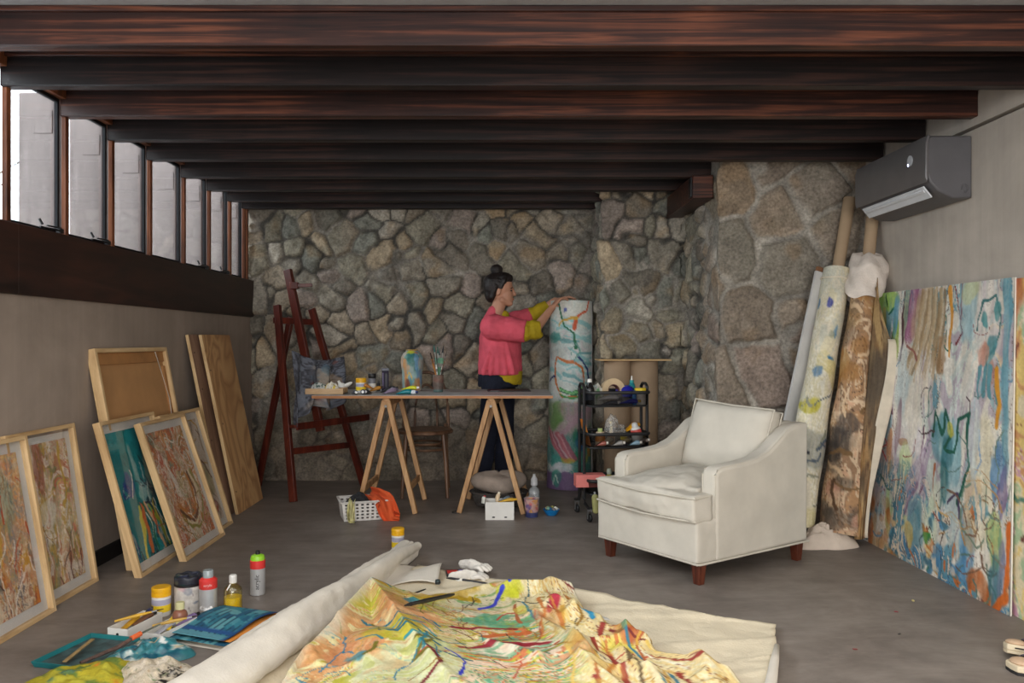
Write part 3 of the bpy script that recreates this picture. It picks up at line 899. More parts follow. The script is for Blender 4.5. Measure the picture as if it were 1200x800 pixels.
for sx in (-1, 1):
    for sy in (-1, 1):
        c = Vector((sx * TW / 2, sy * 0.15, 0))
        w = S().lathe([(0, -0.009), (0.022, -0.009), (0.026, -0.005), (0.026, 0.005), (0.022, 0.009), (0, 0.009)], c + Vector((0, 0, 0.026)), 18, frame_mat((1, 0.3, 0))).out('castor', mbk, r, True)
        S().bar(c + Vector((-0.014, 0, 0.02)), c + Vector((-0.010, 0, 0.075)), 0.022, 0.003, up=Vector((1, 0, 0))).bar(c + Vector((0.014, 0, 0.02)), c + Vector((0.010, 0, 0.075)), 0.022, 0.003, up=Vector((1, 0, 0))).box(c + Vector((0, 0, 0.074)), (0.026, 0.026, 0.012)).out('fork', M((150, 150, 150), 0.35, metal=0.8, name='castor_steel'), w, True)
# ================================================================== PAINTINGS
m_fr = wood('frame_maple', (170, 136, 92), (206, 174, 128), (226, 198, 156), 'z', 1.5, 0.5, 8)
m_frx = wood('frame_maple_x', (170, 136, 92), (206, 174, 128), (226, 198, 156), 'x', 1.5, 0.5, 8)
m_board = M((206, 202, 196), 0.8, 0.03, 8, name='mat_board')
m_pic = art_mat('painted_paper', 0.6, 0.1, 80, 0.3)
m_pglass = clear('picture_glass', (253, 253, 253), 0.03, 0.03, fres=0.10)


def framed(x_base, x_top, y0, w, h, label, art):
    hz = math.sqrt(h * h - (x_top - x_base) ** 2)
    lean = math.atan2(abs(x_top - x_base), hz)
    r = thing('framed_painting', label, 'painting', (x_base, y0, 0), rot=(-lean, 0, PI / 2), group='framed paintings along the left wall')
    fw, fd = 0.018, 0.036
    for xx in (fw / 2, w - fw / 2): S().box((xx, fd / 2, h / 2), (fw, fd, h)).out('frame_side', m_fr, r, True, bev=0.0015, smooth=False)
    for zz in (fw / 2, h - fw / 2): S().box((w / 2, fd / 2, zz), (w - 2 * fw, fd, fw)).out('frame_rail', m_frx, r, True, bev=0.0015, smooth=False)
    S().box((w / 2, 0.028, h / 2), (w - 2 * fw, 0.006, h - 2 * fw)).out('mat_board', m_board, r, True, smooth=False)
    mg = 0.042
    nu, nv = 90, 140
    S().grid(lambda u, v: Vector((fw + mg + u * (w - 2 * fw - 2 * mg), 0.0225, h - fw - mg - v * (h - 2 * fw - 2 * mg))), nu, nv).out('artwork', m_pic, r, True, col=art.flat(), ang=180)
    S().box((w / 2, 0.012, h / 2), (w - 2 * fw, 0.002, h - 2 * fw)).out('glazing', m_pglass, r, True, smooth=False)
    return r


def art_warm(seed, base, pal, lines, sx=2.3, sy=1.15):
    A = Art(91, 141, base, 0.66, seed)
    A.marble(pal, sx, sy, 1.9, 20, lines=lines)
    A.marble([(p[0] * .55 + base[0] * .45, p[1] * .55 + base[1] * .45, p[2] * .55 + base[2] * .45) for p in pal], sx * 2.2, sy * 1.7, 1.9, 22, sstep(.46, .54, fbm(A.u * 6, A.v * 4 + 9, seed + 4, 4)), .8)
    A.marble(pal[::-1] + [base], sx * 1.6, sy * 1.4, 1.8, 20, sstep(.48, .56, fbm(A.u * 5 + 3, A.v * 4, seed + 5, 4)), .9, lines=lines)
    A.jit(16, 60, 9); A.jit(12, 12, 40)
    return A


ORANGE = [(206, 122, 56), (214, 160, 96), (184, 84, 54), (226, 208, 182), (204, 158, 64), (216, 186, 146), (140, 132, 116), (196, 136, 100), (128, 128, 90), (120, 112, 116), (214, 140, 76), (170, 110, 70)]
A1 = art_warm(3, (232, 208, 178), ORANGE, (92, 66, 62)); A1.blob(0.72, 0.2, 0.10, 0.22, (120, 150, 126), 0.8, 0.55); A1.blob(0.15, 0.55, 0.12, 0.1, (120, 124, 136), 0.8, 0.6)
A1.blob(0.3, 0.22, 0.22, 0.14, (216, 146, 56), 0.8, 0.5); A1.scrib(16, [(90, 60, 54), (240, 228, 210), (200, 90, 50)], .006, .3, turn=.8, dirn=PI / 2)
PALE = [(226, 212, 192), (206, 150, 118), (206, 186, 150), (188, 132, 96), (178, 100, 84), (150, 146, 104), (232, 218, 198), (206, 142, 110), (238, 228, 212), (200, 118, 88), (222, 180, 120), (236, 220, 196), (176, 156, 144), (204, 168, 90), (240, 230, 216), (216, 190, 176)]
A2 = art_warm(8, (230, 218, 200), PALE, (112, 76, 64), 2.0, 1.0); A2.blob(0.42, 0.2, 0.11, 0.24, (164, 88, 72), 0.8, 0.7); A2.stroke([(0.82, 0.02), (0.8, 0.2), (0.9, 0.35), (0.78, 0.5)], 0.018, (190, 154, 60), 0.05)
A2.blob(0.45, 0.5, 0.13, 0.09, (236, 228, 212), 0.6, 0.85); A2.scrib(14, [(120, 66, 56), (190, 140, 60), (80, 70, 70)], .006, .25, turn=.9, dirn=PI / 2)
TEAL = [(20, 122, 130), (28, 146, 150), (226, 220, 206), (38, 66, 130), (206, 150, 110), (120, 136, 76), (16, 84, 92), (160, 180, 176), (30, 130, 136), (24, 60, 70)]
A3 = Art(91, 141, (38, 120, 126), 0.66, 12)
A3.marble(TEAL, 2.2, 1.1, 1.9, 20, lines=(24, 40, 50))
A3.blob(0.2, 0.06, 0.3, 0.12, (22, 150, 156), 0.7, 0.8); A3.blob(0.72, 0.25, 0.07, 0.28, (200, 154, 122), 0.6, 0.8, ang=0.2); A3.blob(0.42, 0.3, 0.11, 0.24, (214, 212, 200), 0.8, 0.8)
A3.blob(0.22, 0.42, 0.10, 0.08, (40, 60, 140), 0.7, 0.85); A3.blob(0.82, 0.6, 0.13, 0.38, (24, 118, 124), 0.5, 0.85); A3.blob(0.5, 0.52, 0.13, 0.10, (224, 220, 208), 0.7, 0.8)
for k in range(6): A3.stroke([(0.3 + 0.05 * k, 0.6), (0.28 + 0.1 * k, 0.8), (0.2 + 0.14 * k, 1.0)], 0.032, [(220, 206, 90), (210, 112, 60), (30, 116, 84), (230, 176, 134), (160, 170, 60), (24, 90, 100)][k], 0.04)
for k in range(5): A3.stroke([(0.35 + 0.07 * k, 0.42), (0.72, 0.5 + 0.02 * k), (0.62, 0.62), (0.45, 0.6)], 0.007, (60, 66, 80), 0.04)
A3.scrib(14, [(230, 226, 214), (206, 90, 50), (220, 186, 70)], 0.009, 0.2, turn=0.8, dirn=PI / 2)
MIX = [(206, 150, 120), (214, 176, 160), (128, 140, 120), (206, 110, 66), (120, 96, 70), (222, 200, 178), (230, 218, 196), (186, 128, 48), (214, 148, 96), (150, 138, 60), (238, 228, 210), (194, 100, 72), (208, 178, 128), (160, 150, 108), (234, 222, 200), (224, 206, 190)]
A4 = art_warm(21, (226, 214, 192), MIX, (92, 70, 52), 2.8, 1.5); A4.blob(0.3, 0.7, 0.14, 0.11, (200, 120, 66), 0.9, 0.4)
for k in range(4): A4.stroke([(0.84 - .05 * k, 0.42), (0.93 - 0.06 * k, 0.58), (0.9 - .07 * k, .72), (.78 - .07 * k, .84 - .02 * k), (0.6 - 0.05 * k, 0.90 - 0.03 * k), (.42, .88 - .04 * k), (0.25, 0.78 - 0.04 * k)], 0.018, [(156, 146, 74), (230, 214, 176), (120, 84, 60), (198, 128, 62)][k], 0.02)
A4.scrib(18, [(110, 76, 50), (150, 120, 50), (240, 230, 214)], .006, .2, turn=1)
GREY5 = [(188, 172, 158), (206, 188, 170), (164, 148, 134), (216, 200, 184), (178, 142, 124), (192, 176, 152)]
A5 = Art(91, 141, (188, 172, 158), 0.66, 33); A5.marble(GREY5, 2, 1, 1.6, 16, lines=(110, 90, 76)); A5.blob(0.85, 0.62, 0.15, 0.16, (156, 146, 88), 0.4, 0.6)
A5.scrib(12, [(190, 150, 70), (130, 100, 80)], 0.01, 0.3, turn=1.0); A5.dabs(10, [(170, 60, 50), (200, 150, 90), (230, 220, 205)], 0.06, 0.05, (0.5, 0.8, 1, 1))

framed(-1.860, -1.985, 2.80, 0.578, 0.742, 'framed orange painting nearest the front, cut by the edge of the photo', A1)
framed(-1.895, -2.010, 3.27, 0.53, 0.748, 'framed pale painting with red brown streaks, just behind the front orange one', A2)
framed(-1.712, -1.915, 3.84, 0.60, 0.765, 'framed teal and blue painting leaning behind a warm coloured one', A3)
framed(-1.612, -1.850, 4.125, 0.58, 0.745, 'framed painting of ochre and pink swirls, in front of the teal one', A4)
framed(-1.668, -1.880, 4.43, 0.58, 0.745, 'framed greyish painting mostly hidden behind the ochre swirl painting', A5)

# large picture seen from its back
r = thing('picture_back', 'large wooden frame with brown hardboard back facing the room', 'frame', (-1.80, 3.965, 0), rot=(-math.atan2(0.20, 1.085), 0, PI / 2))
w, h, fw, fd = 0.85, 1.105, 0.022, 0.045
for xx in (fw / 2, w - fw / 2): S().box((xx, fd / 2, h / 2), (fw, fd, h)).out('frame_side', m_fr, r, True, bev=0.002, smooth=False)
for zz in (fw / 2, h - fw / 2): S().box((w / 2, fd / 2, zz), (w - 2 * fw, fd, fw)).out('frame_rail', m_frx, r, True, bev=0.002, smooth=False)
S().box((w / 2, 0.033, h / 2), (w - 2 * fw, 0.004, h - 2 * fw)).out('hardboard', M((182, 136, 88), 0.75, 0.06, 5, name='hardboard'), r, True, smooth=False)
for cc, ss in (((w / 2, 0.026, h - fw - 0.03), (w - 2 * fw, 0.012, 0.06)), ((0.037, 0.026, h / 2 - .04), (0.03, 0.012, h - 2 * fw - .09)), ((w - 0.037, 0.026, h / 2 - .04), (0.03, 0.012, h - 2 * fw - .09))):
    S().box(cc, ss).out('stretcher_bar', M((166, 118, 70), 0.7, 0.08, 8, name='stretcher_brown'), r, True, bev=0.002)
S().tube([(w * 0.84, 0.016, h - 0.02), (w * 0.865, 0.012, h - 0.12), (w * 0.93, 0.014, h - 0.3), (w * 0.9, 0.014, h - 0.5), (w * 0.88, 0.014, h - 0.75)], 0.0025, 6).out('hanging_wire', M((190, 180, 165), 0.5, name='cord'), r, True)

# two boards
def mat_ply():
    m, nt, b, _ = nodes('plywood_face')
    n = noise_n(nt, tc(nt, (2.2, 2.2, 1.3)), 1.0, 3, 0.5, 0.6)
    mt = nt.nodes.new('ShaderNodeMath'); mt.operation = 'MULTIPLY'; mt.inputs[1].default_value = 22
    nt.links.new(n, mt.inputs[0]); fr = nt.nodes.new('ShaderNodeMath'); fr.operation = 'PINGPONG'; fr.inputs[1].default_value = 1
    nt.links.new(mt.outputs[0], fr.inputs[0])
    nt.links.new(ramp(nt, fr.outputs[0], [(0.0, (166, 122, 78)), (0.5, (194, 150, 102)), (1.0, (206, 164, 114))]), b.inputs['Base Color'])
    b.inputs['Roughness'].default_value = 0.6
    return m


def board(name, label, xb, xt, y0, w, h, t, m, holes):
    r = thing(name, label, 'board', (xb, y0, 0), rot=(-math.atan2(abs(xt - xb), h), 0, PI / 2))
    H = math.hypot(h, xt - xb)
    S().box((w / 2, t / 2, H / 2), (w, t, H)).out('panel', m, r, True, bev=0.0015, smooth=False)
    S().box((-0.0005, t / 2, H / 2), (0.003, t * 0.98, H * 0.998)).out('edge', m_fr, r, True, smooth=False)
    q = S()
    for x, z in holes: q.lathe([(0, -0.0008), (0.006, -0.0008), (0.006, 0.0005), (0, 0.0005)], (x, 0, z * H), 10, frame_mat((0, 1, 0)))
    q.out('screw_hole', M((40, 28, 22), 0.8, name='hole_dark'), r, True)


board('plywood_board', 'tall plywood board with swirling grain leaning on the left wall', -1.715, -1.955, 5.25, 0.535, 1.165, 0.02, mat_ply(), [(0.04, 0.12), (0.05, 0.5), (0.03, 0.8)])
board('scrap_board', 'narrow greyish brown board with screw holes, behind the plywood board', -1.765, -1.998, 5.14, 0.50, 1.165, 0.02,
      wood('old_board', (112, 84, 66), (142, 110, 88), (162, 130, 108), 'z', 1.5, 0.7, 8), [(0.04, 0.9), (0.05, 0.7), (0.035, 0.42), (0.05, 0.2), (0.03, 0.1)])

# ---- large canvases on the right wall
def big_canvas():
    NU, NV = 190, 290
    A = Art(NU + 1, NV + 1, (216, 209, 196), 0.93, 2)
    cr, bl, tl, lv = (222, 214, 200), (126, 160, 172), (70, 132, 136), (164, 146, 160)
    # vertical washes
    for u, wd, c in ((0.06, .07, (150, 176, 172)), (.15, .05, (196, 196, 178)), (.22, .06, (206, 200, 186)), (.33, .06, (216, 208, 198)), (.45, .07, (222, 212, 194)), (.57, .05, (206, 214, 206)), (.66, .05, (160, 186, 190)), (.78, .06, (214, 206, 186)), (.9, .05, (222, 206, 160))):
        A.blob(u, 0.5, wd, 0.7, c, 0.35, 0.8)
    PB = [(222, 214, 200), (198, 204, 196), (150, 178, 184), (212, 200, 184), (226, 220, 208), (178, 164, 172), (190, 200, 168), (214, 190, 160), (206, 208, 202), (120, 156, 168)]
    A.marble(PB, 3.2, .8, 2.0, 20, a=.9, lines=(120, 96, 84))
    A.jit(20, 80, 5)
    A.marble(PB[:5] + [(96, 146, 160), (206, 150, 96), (150, 120, 146), (140, 176, 120)], 4.6, 1.3, 2.0, 20, sstep(.50, .56, fbm(A.u * 7, A.v * 4, 77, 4)), .85, lines=(84, 60, 60))
    # top left: lime on blue
    A.blob(.06, .08, .10, .15, (104, 160, 172), .5); A.blob(.09, .03, .11, .045, (150, 186, 84), .6); A.blob(.10, .13, .03, .06, (186, 176, 96), .6); A.blob(.02, .02, .03, .03, (120, 190, 60), .5)
    A.stroke([(.14, .08), (.2, .06), (.21, .14), (.16, .2)], .009, (22, 104, 76), .02); A.stroke([(.11, .02), (.13, .06)], .008, (40, 90, 50), .01)
    A.blob(.22, .2, .03, .09, (150, 180, 70), .5); A.blob(.21, .1, .025, .1, (96, 150, 168), .4)
    # magenta, tan
    A.blob(.295, .08, .028, .12, (100, 118, 92), .5, .7); A.blob(.345, .09, .04, .14, (146, 74, 120), .6, .85); A.blob(.40, .05, .02, .06, (206, 180, 184), .4)
    A.blob(.46, .12, .09, .16, (178, 152, 116), .5, .85)
    for k in range(16): A.stroke([(.42 + .011 * k, .01), (.40 + .012 * k, .14), (.32 + .016 * k, .30 + .01 * (k % 5))], .010, [(170, 142, 104), (186, 160, 122), (196, 176, 146), (150, 124, 92)][k % 4], .012, .8)
    A.blob(.57, .24, .03, .06, (150, 112, 74), .7, .8)
    A.stroke([(.275, .0), (.27, .1), (.285, .19), (.27, .27)], .008, (70, 36, 44), .012)
    A.stroke([(.58, .1), (.60, .22), (.63, .25), (.64, .2)], .006, (26, 104, 84), .015); A.stroke([(.62, .0), (.635, .1), (.63, .26)], .016, (214, 150, 60), .012)
    A.stroke([(.66, 0), (.68, .09), (.72, .17), (.67, .2)], .012, (116, 36, 44), .014); A.stroke([(.70, 0), (.70, .12)], .010, (124, 44, 50), .01)
    A.blob(.75, .1, .06, .12, (138, 176, 186), .5, .8); A.blob(.75, .03, .05, .04, (196, 200, 160), .5)
    # pale figure with teal
    A.blob(.86, .14, .07, .13, (222, 214, 204), .4, .95); A.stroke([(.80, .16), (.83, .07), (.9, .05), (.93, .14), (.9, .22), (.84, .25), (.86, .3)], .007, (60, 112, 110), .02)
    A.blob(.85, .13, .02, .025, (78, 140, 140), .6); A.blob(.91, .1, .02, .03, (78, 140, 140), .6); A.blob(.87, .22, .03, .04, (84, 140, 146), .6); A.blob(.83, .24, .03, .05, (196, 128, 104), .7, .8); A.blob(.88, .3, .03, .05, (190, 120, 100), .7, .7)
    for k in range(4): A.stroke([(.82 + .03 * k, .28), (.81 + .035 * k, .38)], .012, (90, 140, 148), .012)
    A.stroke([(.92, .28), (.93, .4), (.92, .46)], .014, (214, 150, 52), .015)
    A.blob(.965, .14, .022, .3, (104, 156, 170), .25, 1.0); A.blob(.96, .42, .02, .2, (110, 158, 170), .3, 1.0)
    # left column
    A.blob(.14, .4, .05, .1, (130, 166, 176), .6, .9); A.blob(.1, .47, .04, .05, (210, 140, 80), .6, .9); A.stroke([(.2, .3), (.19, .4), (.22, .48)], .010, (96, 48, 60), .012); A.stroke([(.18, .25), (.19, .33)], .016, (214, 160, 60), .01)
    A.stroke([(.02, .58), (.12, .47), (.13, .52), (.06, .62)], .010, (196, 168, 96), .015); A.stroke([(.03, .55), (.13, .45)], .005, (40, 40, 40), .01)
    A.blob(.06, .78, .055, .24, (72, 110, 140), .35, .95); A.blob(.02, .62, .03, .1, (150, 168, 174), .5); A.blob(.16, .68, .05, .16, (172, 160, 162), .4, .9); A.blob(.17, .55, .03, .06, (160, 184, 190), .5)
    A.stroke([(.15, .55), (.2, .6), (.16, .62), (.21, .66)], .006, (190, 70, 70), .012); A.blob(.24, .66, .02, .06, (196, 124, 56), .6); A.blob(.22, .6, .02, .05, (206, 150, 110), .6)
    A.blob(.08, .88, .03, .06, (206, 110, 50), .8); A.blob(.1, .93, .03, .06, (64, 124, 172), .6); A.blob(.13, .97, .025, .05, (206, 110, 50), .7); A.blob(.06, .84, .02, .03, (222, 190, 170), .6)
    # centre white, brown bit, lime wash
    A.blob(.36, .5, .09, .14, (226, 218, 206), .5, .9); A.blob(.33, .57, .03, .015, (150, 104, 70), .5); A.blob(.35, .74, .05, .14, (190, 206, 142), .5, .8)
    A.blob(.26, .8, .03, .1, (150, 190, 120), .6, .7)
    for k in range(9): A.stroke([(.52 - .004 * k, .52 + .01 * k), (.50 - .012 * k, .68), (.42 - .016 * k, .82 + .006 * k)], .012, [(176, 160, 176), (150, 130, 150), (196, 186, 190), (138, 110, 136)][k % 4], .012, .9)
    A.stroke([(.48, .5), (.46, .62), (.5, .7), (.42, .84), (.38, .9)], .006, (104, 60, 84), .012)
    # teal middle
    A.blob(.60, .52, .075, .09, (86, 140, 150), .6, .95); A.blob(.68, .56, .05, .1, (112, 160, 170), .5, .9); A.blob(.65, .6, .03, .1, (52, 104, 112), .6, .9); A.blob(.63, .68, .03, .08, (24, 84, 88), .7, .85); A.blob(.69, .71, .04, .1, (150, 178, 184), .5, .8)
    A.stroke([(.54, .52), (.56, .44), (.6, .5), (.63, .44), (.66, .5), (.62, .55), (.68, .56), (.72, .46), (.77, .44), (.78, .6), (.72, .72)], .008, (18, 84, 68), .022); A.blob(.655, .49, .02, .02, (196, 180, 70), .5)
    A.stroke([(.57, .62), (.56, .7), (.58, .76)], .012, (160, 90, 50), .012); A.stroke([(.66, .74), (.72, .7), (.74, .8), (.7, .86)], .006, (70, 52, 84), .015)
    A.blob(.58, .8, .04, .12, (214, 216, 196), .4, .9); A.blob(.55, .83, .04, .1, (206, 220, 190), .5, .8); A.stroke([(.6, .9), (.55, .84), (.48, .9), (.52, .95), (.62, .92), (.66, .82), (.62, .78)], .005, (60, 40, 34), .012)
    # bottom centre orange brown and blues
    for k in range(8): A.stroke([(.50 + .012 * k, .84 + .008 * k), (.54 + .016 * k, .92)], .012, [(186, 106, 48), (206, 134, 64), (160, 84, 40)][k % 3], .016)
    A.blob(.45, .84, .05, .08, (100, 150, 164), .6, .9); A.blob(.42, .93, .06, .07, (108, 154, 170), .5, .9); A.blob(.40, .9, .03, .04, (206, 180, 110), .7); A.blob(.38, .96, .02, .04, (60, 40, 40), .5, .8)
    A.blob(.53, .88, .03, .022, (52, 150, 70), .4); A.blob(.60, .965, .05, .02, (24, 96, 70), .5)
    for k in range(6): A.stroke([(.52 + .01 * k, .91 + .012 * k), (.62 + .008 * k, .96 + .012 * k)], .007, [(222, 200, 150), (196, 150, 90)][k % 2], .01)
    A.blob(.66, .965, .11, .05, (72, 134, 180), .7, 1); A.blob(.78, .9, .045, .14, (80, 138, 178), .7, 1); A.blob(.66, .95, .04, .03, (222, 200, 180), .7); A.blob(.72, .99, .03, .03, (206, 130, 70), .7)
    A.dabs(20, [(206, 120, 60), (226, 206, 184), (80, 138, 178)], .02, .02, (.55, .9, .8, 1))
    A.blob(.86, .965, .06, .05, (180, 96, 46), .6, 1); A.blob(.83, .995, .05, .012, (84, 30, 26), .5)
    # right column cream, sketches
    A.blob(.86, .62, .06, .2, (222, 210, 176), .4, .9); A.stroke([(.83, .48), (.84, .56), (.8, .62), (.82, .7)], .006, (130, 160, 190), .012); A.blob(.93, .6, .025, .1, (60, 112, 160), .6, .9); A.blob(.95, .66, .015, .08, (84, 60, 110), .6, .8)
    A.blob(.92, .8, .04, .07, (150, 170, 80), .6, .75); A.blob(.80, .75, .04, .12, (196, 164, 120), .6, .75)
    A.scrib(26, [(150, 120, 80), (110, 130, 110), (180, 140, 90), (120, 90, 70)], .004, .16, (.76, .6, .98, .92), 1.6)
    A.blob(.93, .93, .03, .09, (52, 106, 120), .5, .9); A.blob(.96, .9, .02, .1, (120, 116, 140), .6, .8); A.blob(.965, .995, .05, .03, (40, 112, 150), .5); A.stroke([(1.0, .75), (.985, .95), (.93, 1.0)], .02, (206, 104, 40), .015)
    A.dabs(30, [(196, 150, 90), (206, 190, 160), (180, 110, 60)], .02, .025, (.12, .8, .36, 1), .8, .7)
    for uu, vv, ru, rv, c_ in ((.3, .35, .05, .12, (178, 196, 200)), (.4, .42, .05, .1, (226, 214, 196)), (.5, .34, .05, .07, (206, 190, 170)), (.27, .68, .025, .12, (196, 176, 186)), (.45, .62, .04, .08, (210, 200, 204)), (.74, .35, .05, .08, (214, 206, 196)), (.8, .52, .025, .12, (196, 206, 206)), (.7, .82, .05, .08, (196, 204, 196)), (.29, .5, .02, .09, (150, 120, 130)), (.49, .7, .025, .07, (150, 124, 150))):
        A.blob(uu, vv, ru, rv, c_, .8, .75)
    A.jit(16, 70, 7); A.jit(10, 14, 30)
    lowr = sstep(.55, .8, A.v)
    A.marble([(206, 116, 54), (226, 210, 188), (76, 134, 172), (196, 150, 90), (222, 206, 180), (90, 146, 166), (170, 90, 46), (60, 110, 130)], 4.5, 2.4, 1.9, 20, lowr * sstep(.54, .6, fbm(A.u * 6, A.v * 7, 91, 4)), .9, lines=(60, 40, 36))
    A.scrib(40, [(90, 120, 110), (206, 170, 110), (150, 90, 80), (120, 150, 170), (70, 50, 50)], .004, .10, (0, .1, 1, 1), 1.4)
    h = math.hypot(1.395, 0.125); w = 1.385
    lean = math.atan2(0.125, 1.395)
    r = thing('large_canvas', 'large unframed abstract canvas of blue, cream and teal leaning on the right wall', 'canvas', (2.040, 4.69, 0), rot=(-lean, 0, math.radians(-90 + 1.1)), group='large canvases on the right wall')
    th = 0.006
    def pos(u, v):
        z = h * (1 - v)
        skew = 0.02 * (1 - v) * (1 - u) * -1 + 0.16 * (1 - v) * u * -1
        return Vector((u * w + skew, 0.002 * math.sin(9 * u) * math.sin(4 * v) - 0.004, z))
    S().grid(pos, NU, NV).out('painted_face', art_mat('oil_paint', 0.5, 0.25, 60, 0.35), r, True, col=A.flat(), ang=180)
    b = S()
    q = [pos(0, 0), pos(1, 0), pos(1, 1), pos(0, 1)]
    b.prism([Vector((p.x, 0.0005, p.z)) for p in q], (0, th, 0)).out('stretcher', M((214, 208, 196), 0.8, 0.04, name='raw_canvas'), r, True, smooth=False)
    # second canvas, running on out of the photo
    A = Art(121, 141, (222, 210, 178), 1.0, 6); A.marble([(222, 206, 170), (206, 150, 100), (230, 220, 196), (170, 190, 150), (200, 150, 170), (226, 196, 120)], 2, 1.2, 1.9, 20, lines=(120, 60, 50))
    A.blob(.03, .1, .08, .16, (164, 72, 44), .6, 1); A.blob(.05, .3, .06, .14, (226, 204, 170), .5); A.blob(.04, .35, .04, .12, (150, 190, 130), .5, .8); A.blob(.03, .55, .07, .1, (176, 110, 140), .6, .8); A.stroke([(.0, .4), (.1, .35), (.14, .2)], .008, (110, 40, 40), .02)
    A.blob(.06, .8, .1, .12, (186, 140, 170), .5); A.stroke([(.0, .75), (.06, .7), (.12, .8), (.08, .93), (.0, .98)], .012, (206, 110, 46), .02); A.blob(.08, .88, .06, .03, (140, 50, 80), .5); A.blob(.5, .5, .2, .3, (150, 176, 180), .7); A.blob(.8, .3, .15, .3, (206, 150, 90), .7)
    A.scrib(30, [(110, 60, 50), (90, 130, 110), (206, 150, 70)], .008, .25); A.blob(.02, .97, .06, .03, (70, 36, 26), .5)
    r = thing('large_canvas', 'large red and yellow canvas cut off by the right edge, behind the blue one', 'canvas', (2.092, 3.62, 0), rot=(-math.atan2(0.105, 1.39), 0, math.radians(-90)), group='large canvases on the right wall')
    S().grid(lambda u, v: Vector((u * 1.4 + 0.0, 0.0 - 0.003, 1.393 * (1 - v))), 120, 140).out('painted_face', bpy.data.materials['oil_paint'], r, True, col=A.flat(), ang=180)
    S().box((0.70, 0.009, 1.393 / 2), (1.4, 0.016, 1.393)).out('stretcher', M((214, 208, 196), 0.8, 0.04, name='raw_canvas'), r, True, smooth=False)


big_canvas()


# ---- rolls
def roll(name, label, cat, p0, p1, r0, r1, art, m, wob=0.006, seed=0, off=0.0):
    r = thing(name, label, cat, p0)
    p0, p1 = Vector(p0), Vector(p1)
    mt = frame_mat(p1 - p0); L = (p1 - p0).length
    NU, NV = art.nu, art.nv - 1
    def f(u, v):
        a = 2 * PI * u + off
        rr = r1 + (r0 - r1) * v
        k = wob * (math.sin(a * 2 + seed + v * 5) + 0.7 * math.sin(a * 3 - v * 11 + seed) * math.sin(v * 9) + 0.5 * math.sin(v * 23 + a))
        return p0 + mt @ Vector(((rr + k) * math.cos(a), (rr + k) * math.sin(a), L * (1 - v)))
    b = S(); b.grid(f, NU, NV, wrap=True)
    b.out('outer_layer', m, r, col=art.flat(), ang=180)
    b = S()
    pts = []
    for k in range(70):
        a = k * 0.32; q = (r1 - 0.004) * (1 - k / 78)
        pts.append(p0 + mt @ Vector((q * math.cos(a), q * math.sin(a), L - 0.004 - 0.0002 * k)))
    b.tube(pts, 0.0025, 5)
    b.lathe([(0, L - 0.02), (r1 - 0.002, L - 0.02)], p0, 32, mt)
    b.lathe([(0, 0.003), (r0 - 0.002, 0.003)], p0, 32, mt)
    b.out('end_layers', M((208, 200, 186), 0.8, 0.05, name='canvas_edge'), r)
    return r, mt, L


# painted roll held by the person (u = angle, the camera sees u about .5 .. 1)
A = Art(120, 161, (196, 206, 202), 0.72, 9)
def U(x): return 0.75 + math.asin(max(-1, min(1, 2 * x - 1))) / (2 * PI)      # x across the visible width
vis = lambda pts: [(U(x), v) for x, v in pts]
A.marble([(206, 214, 208), (176, 202, 200), (222, 222, 212), (150, 190, 192), (196, 206, 202), (210, 206, 206)], 5, 3.4, 1.7, 20, a=.9); A.blob(.75, .06, .3, .07, (218, 216, 204), .5); A.marble([(186, 160, 168), (96, 156, 150), (206, 190, 186), (150, 172, 130), (60, 130, 126), (196, 150, 150), (206, 206, 196), (200, 150, 70), (40, 96, 110)], 5, 3.6, 1.9, 26, sstep(.50, .56, A.v + A.wx * .1), .85, (60, 60, 70)); A.scrib(40, [(150, 196, 196), (206, 220, 216), (120, 170, 172)], .010, .14, (.45, .1, 1.05, .42), .3, 0.1)
A.blob(U(.1), .2, .05, .03, (80, 160, 150), .6, .8)
A.stroke(vis([(.2, .02), (.28, .09), (.34, .14), (.55, .17), (.6, .25)]), .011, (20, 104, 66), .01); A.stroke(vis([(.9, .0), (.85, .05), (.62, .09), (.58, .14)]), .013, (206, 84, 40), .015); A.stroke(vis([(.2, .13), (.45, .1), (.6, .1)]), .014, (206, 160, 50), .015); A.blob(U(.38), .055, .012, .012, (60, 76, 160), .3)
A.stroke(vis([(.15, .36), (.2, .31), (.4, .32), (.6, .33), (.78, .36), (.8, .45), (.7, .5), (.3, .52), (.18, .44), (.15, .36)]), .008, (196, 110, 52), .012)
A.stroke(vis([(.55, .3), (.5, .26), (.62, .22), (.7, .27), (.62, .33)]), .005, (110, 160, 150), .01); A.stroke(vis([(.7, .3), (.88, .36), (.93, .42)]), .010, (40, 60, 110), .012); A.stroke(vis([(.02, .43), (.15, .41)]), .008, (30, 50, 100), .01)
for k in range(5): A.stroke(vis([(.25, .46 + .012 * k), (.5, .48 + .01 * k), (.75, .45 + .012 * k)]), .008, [(30, 130, 60), (120, 190, 120), (22, 104, 60), (226, 220, 200), (60, 150, 70)][k], .008)
A.blob(U(.3), .63, .3, .09, (150, 172, 130), .6, .9); A.blob(U(.2), .6, .08, .06, (120, 160, 96), .6); A.blob(U(.88), .61, .04, .02, (110, 140, 60), .4); A.blob(U(.7), .65, .16, .05, (186, 160, 166), .4, .9, ang=-.35)
A.blob(U(.75), .58, .2, .05, (176, 146, 158), .5, .9); A.stroke(vis([(.1, .75), (.5, .66), (.95, .56)]), .03, (180, 150, 160), .015)
A.blob(U(.7), .8, .22, .1, (72, 140, 130), .5, .9); A.dabs(14, [(206, 130, 50), (30, 80, 130), (214, 180, 50), (30, 130, 80)], .02, .03, (U(.5), .7, U(.98), .84))
A.blob(U(.0), .8, .06, .06, (96, 170, 166), .5)
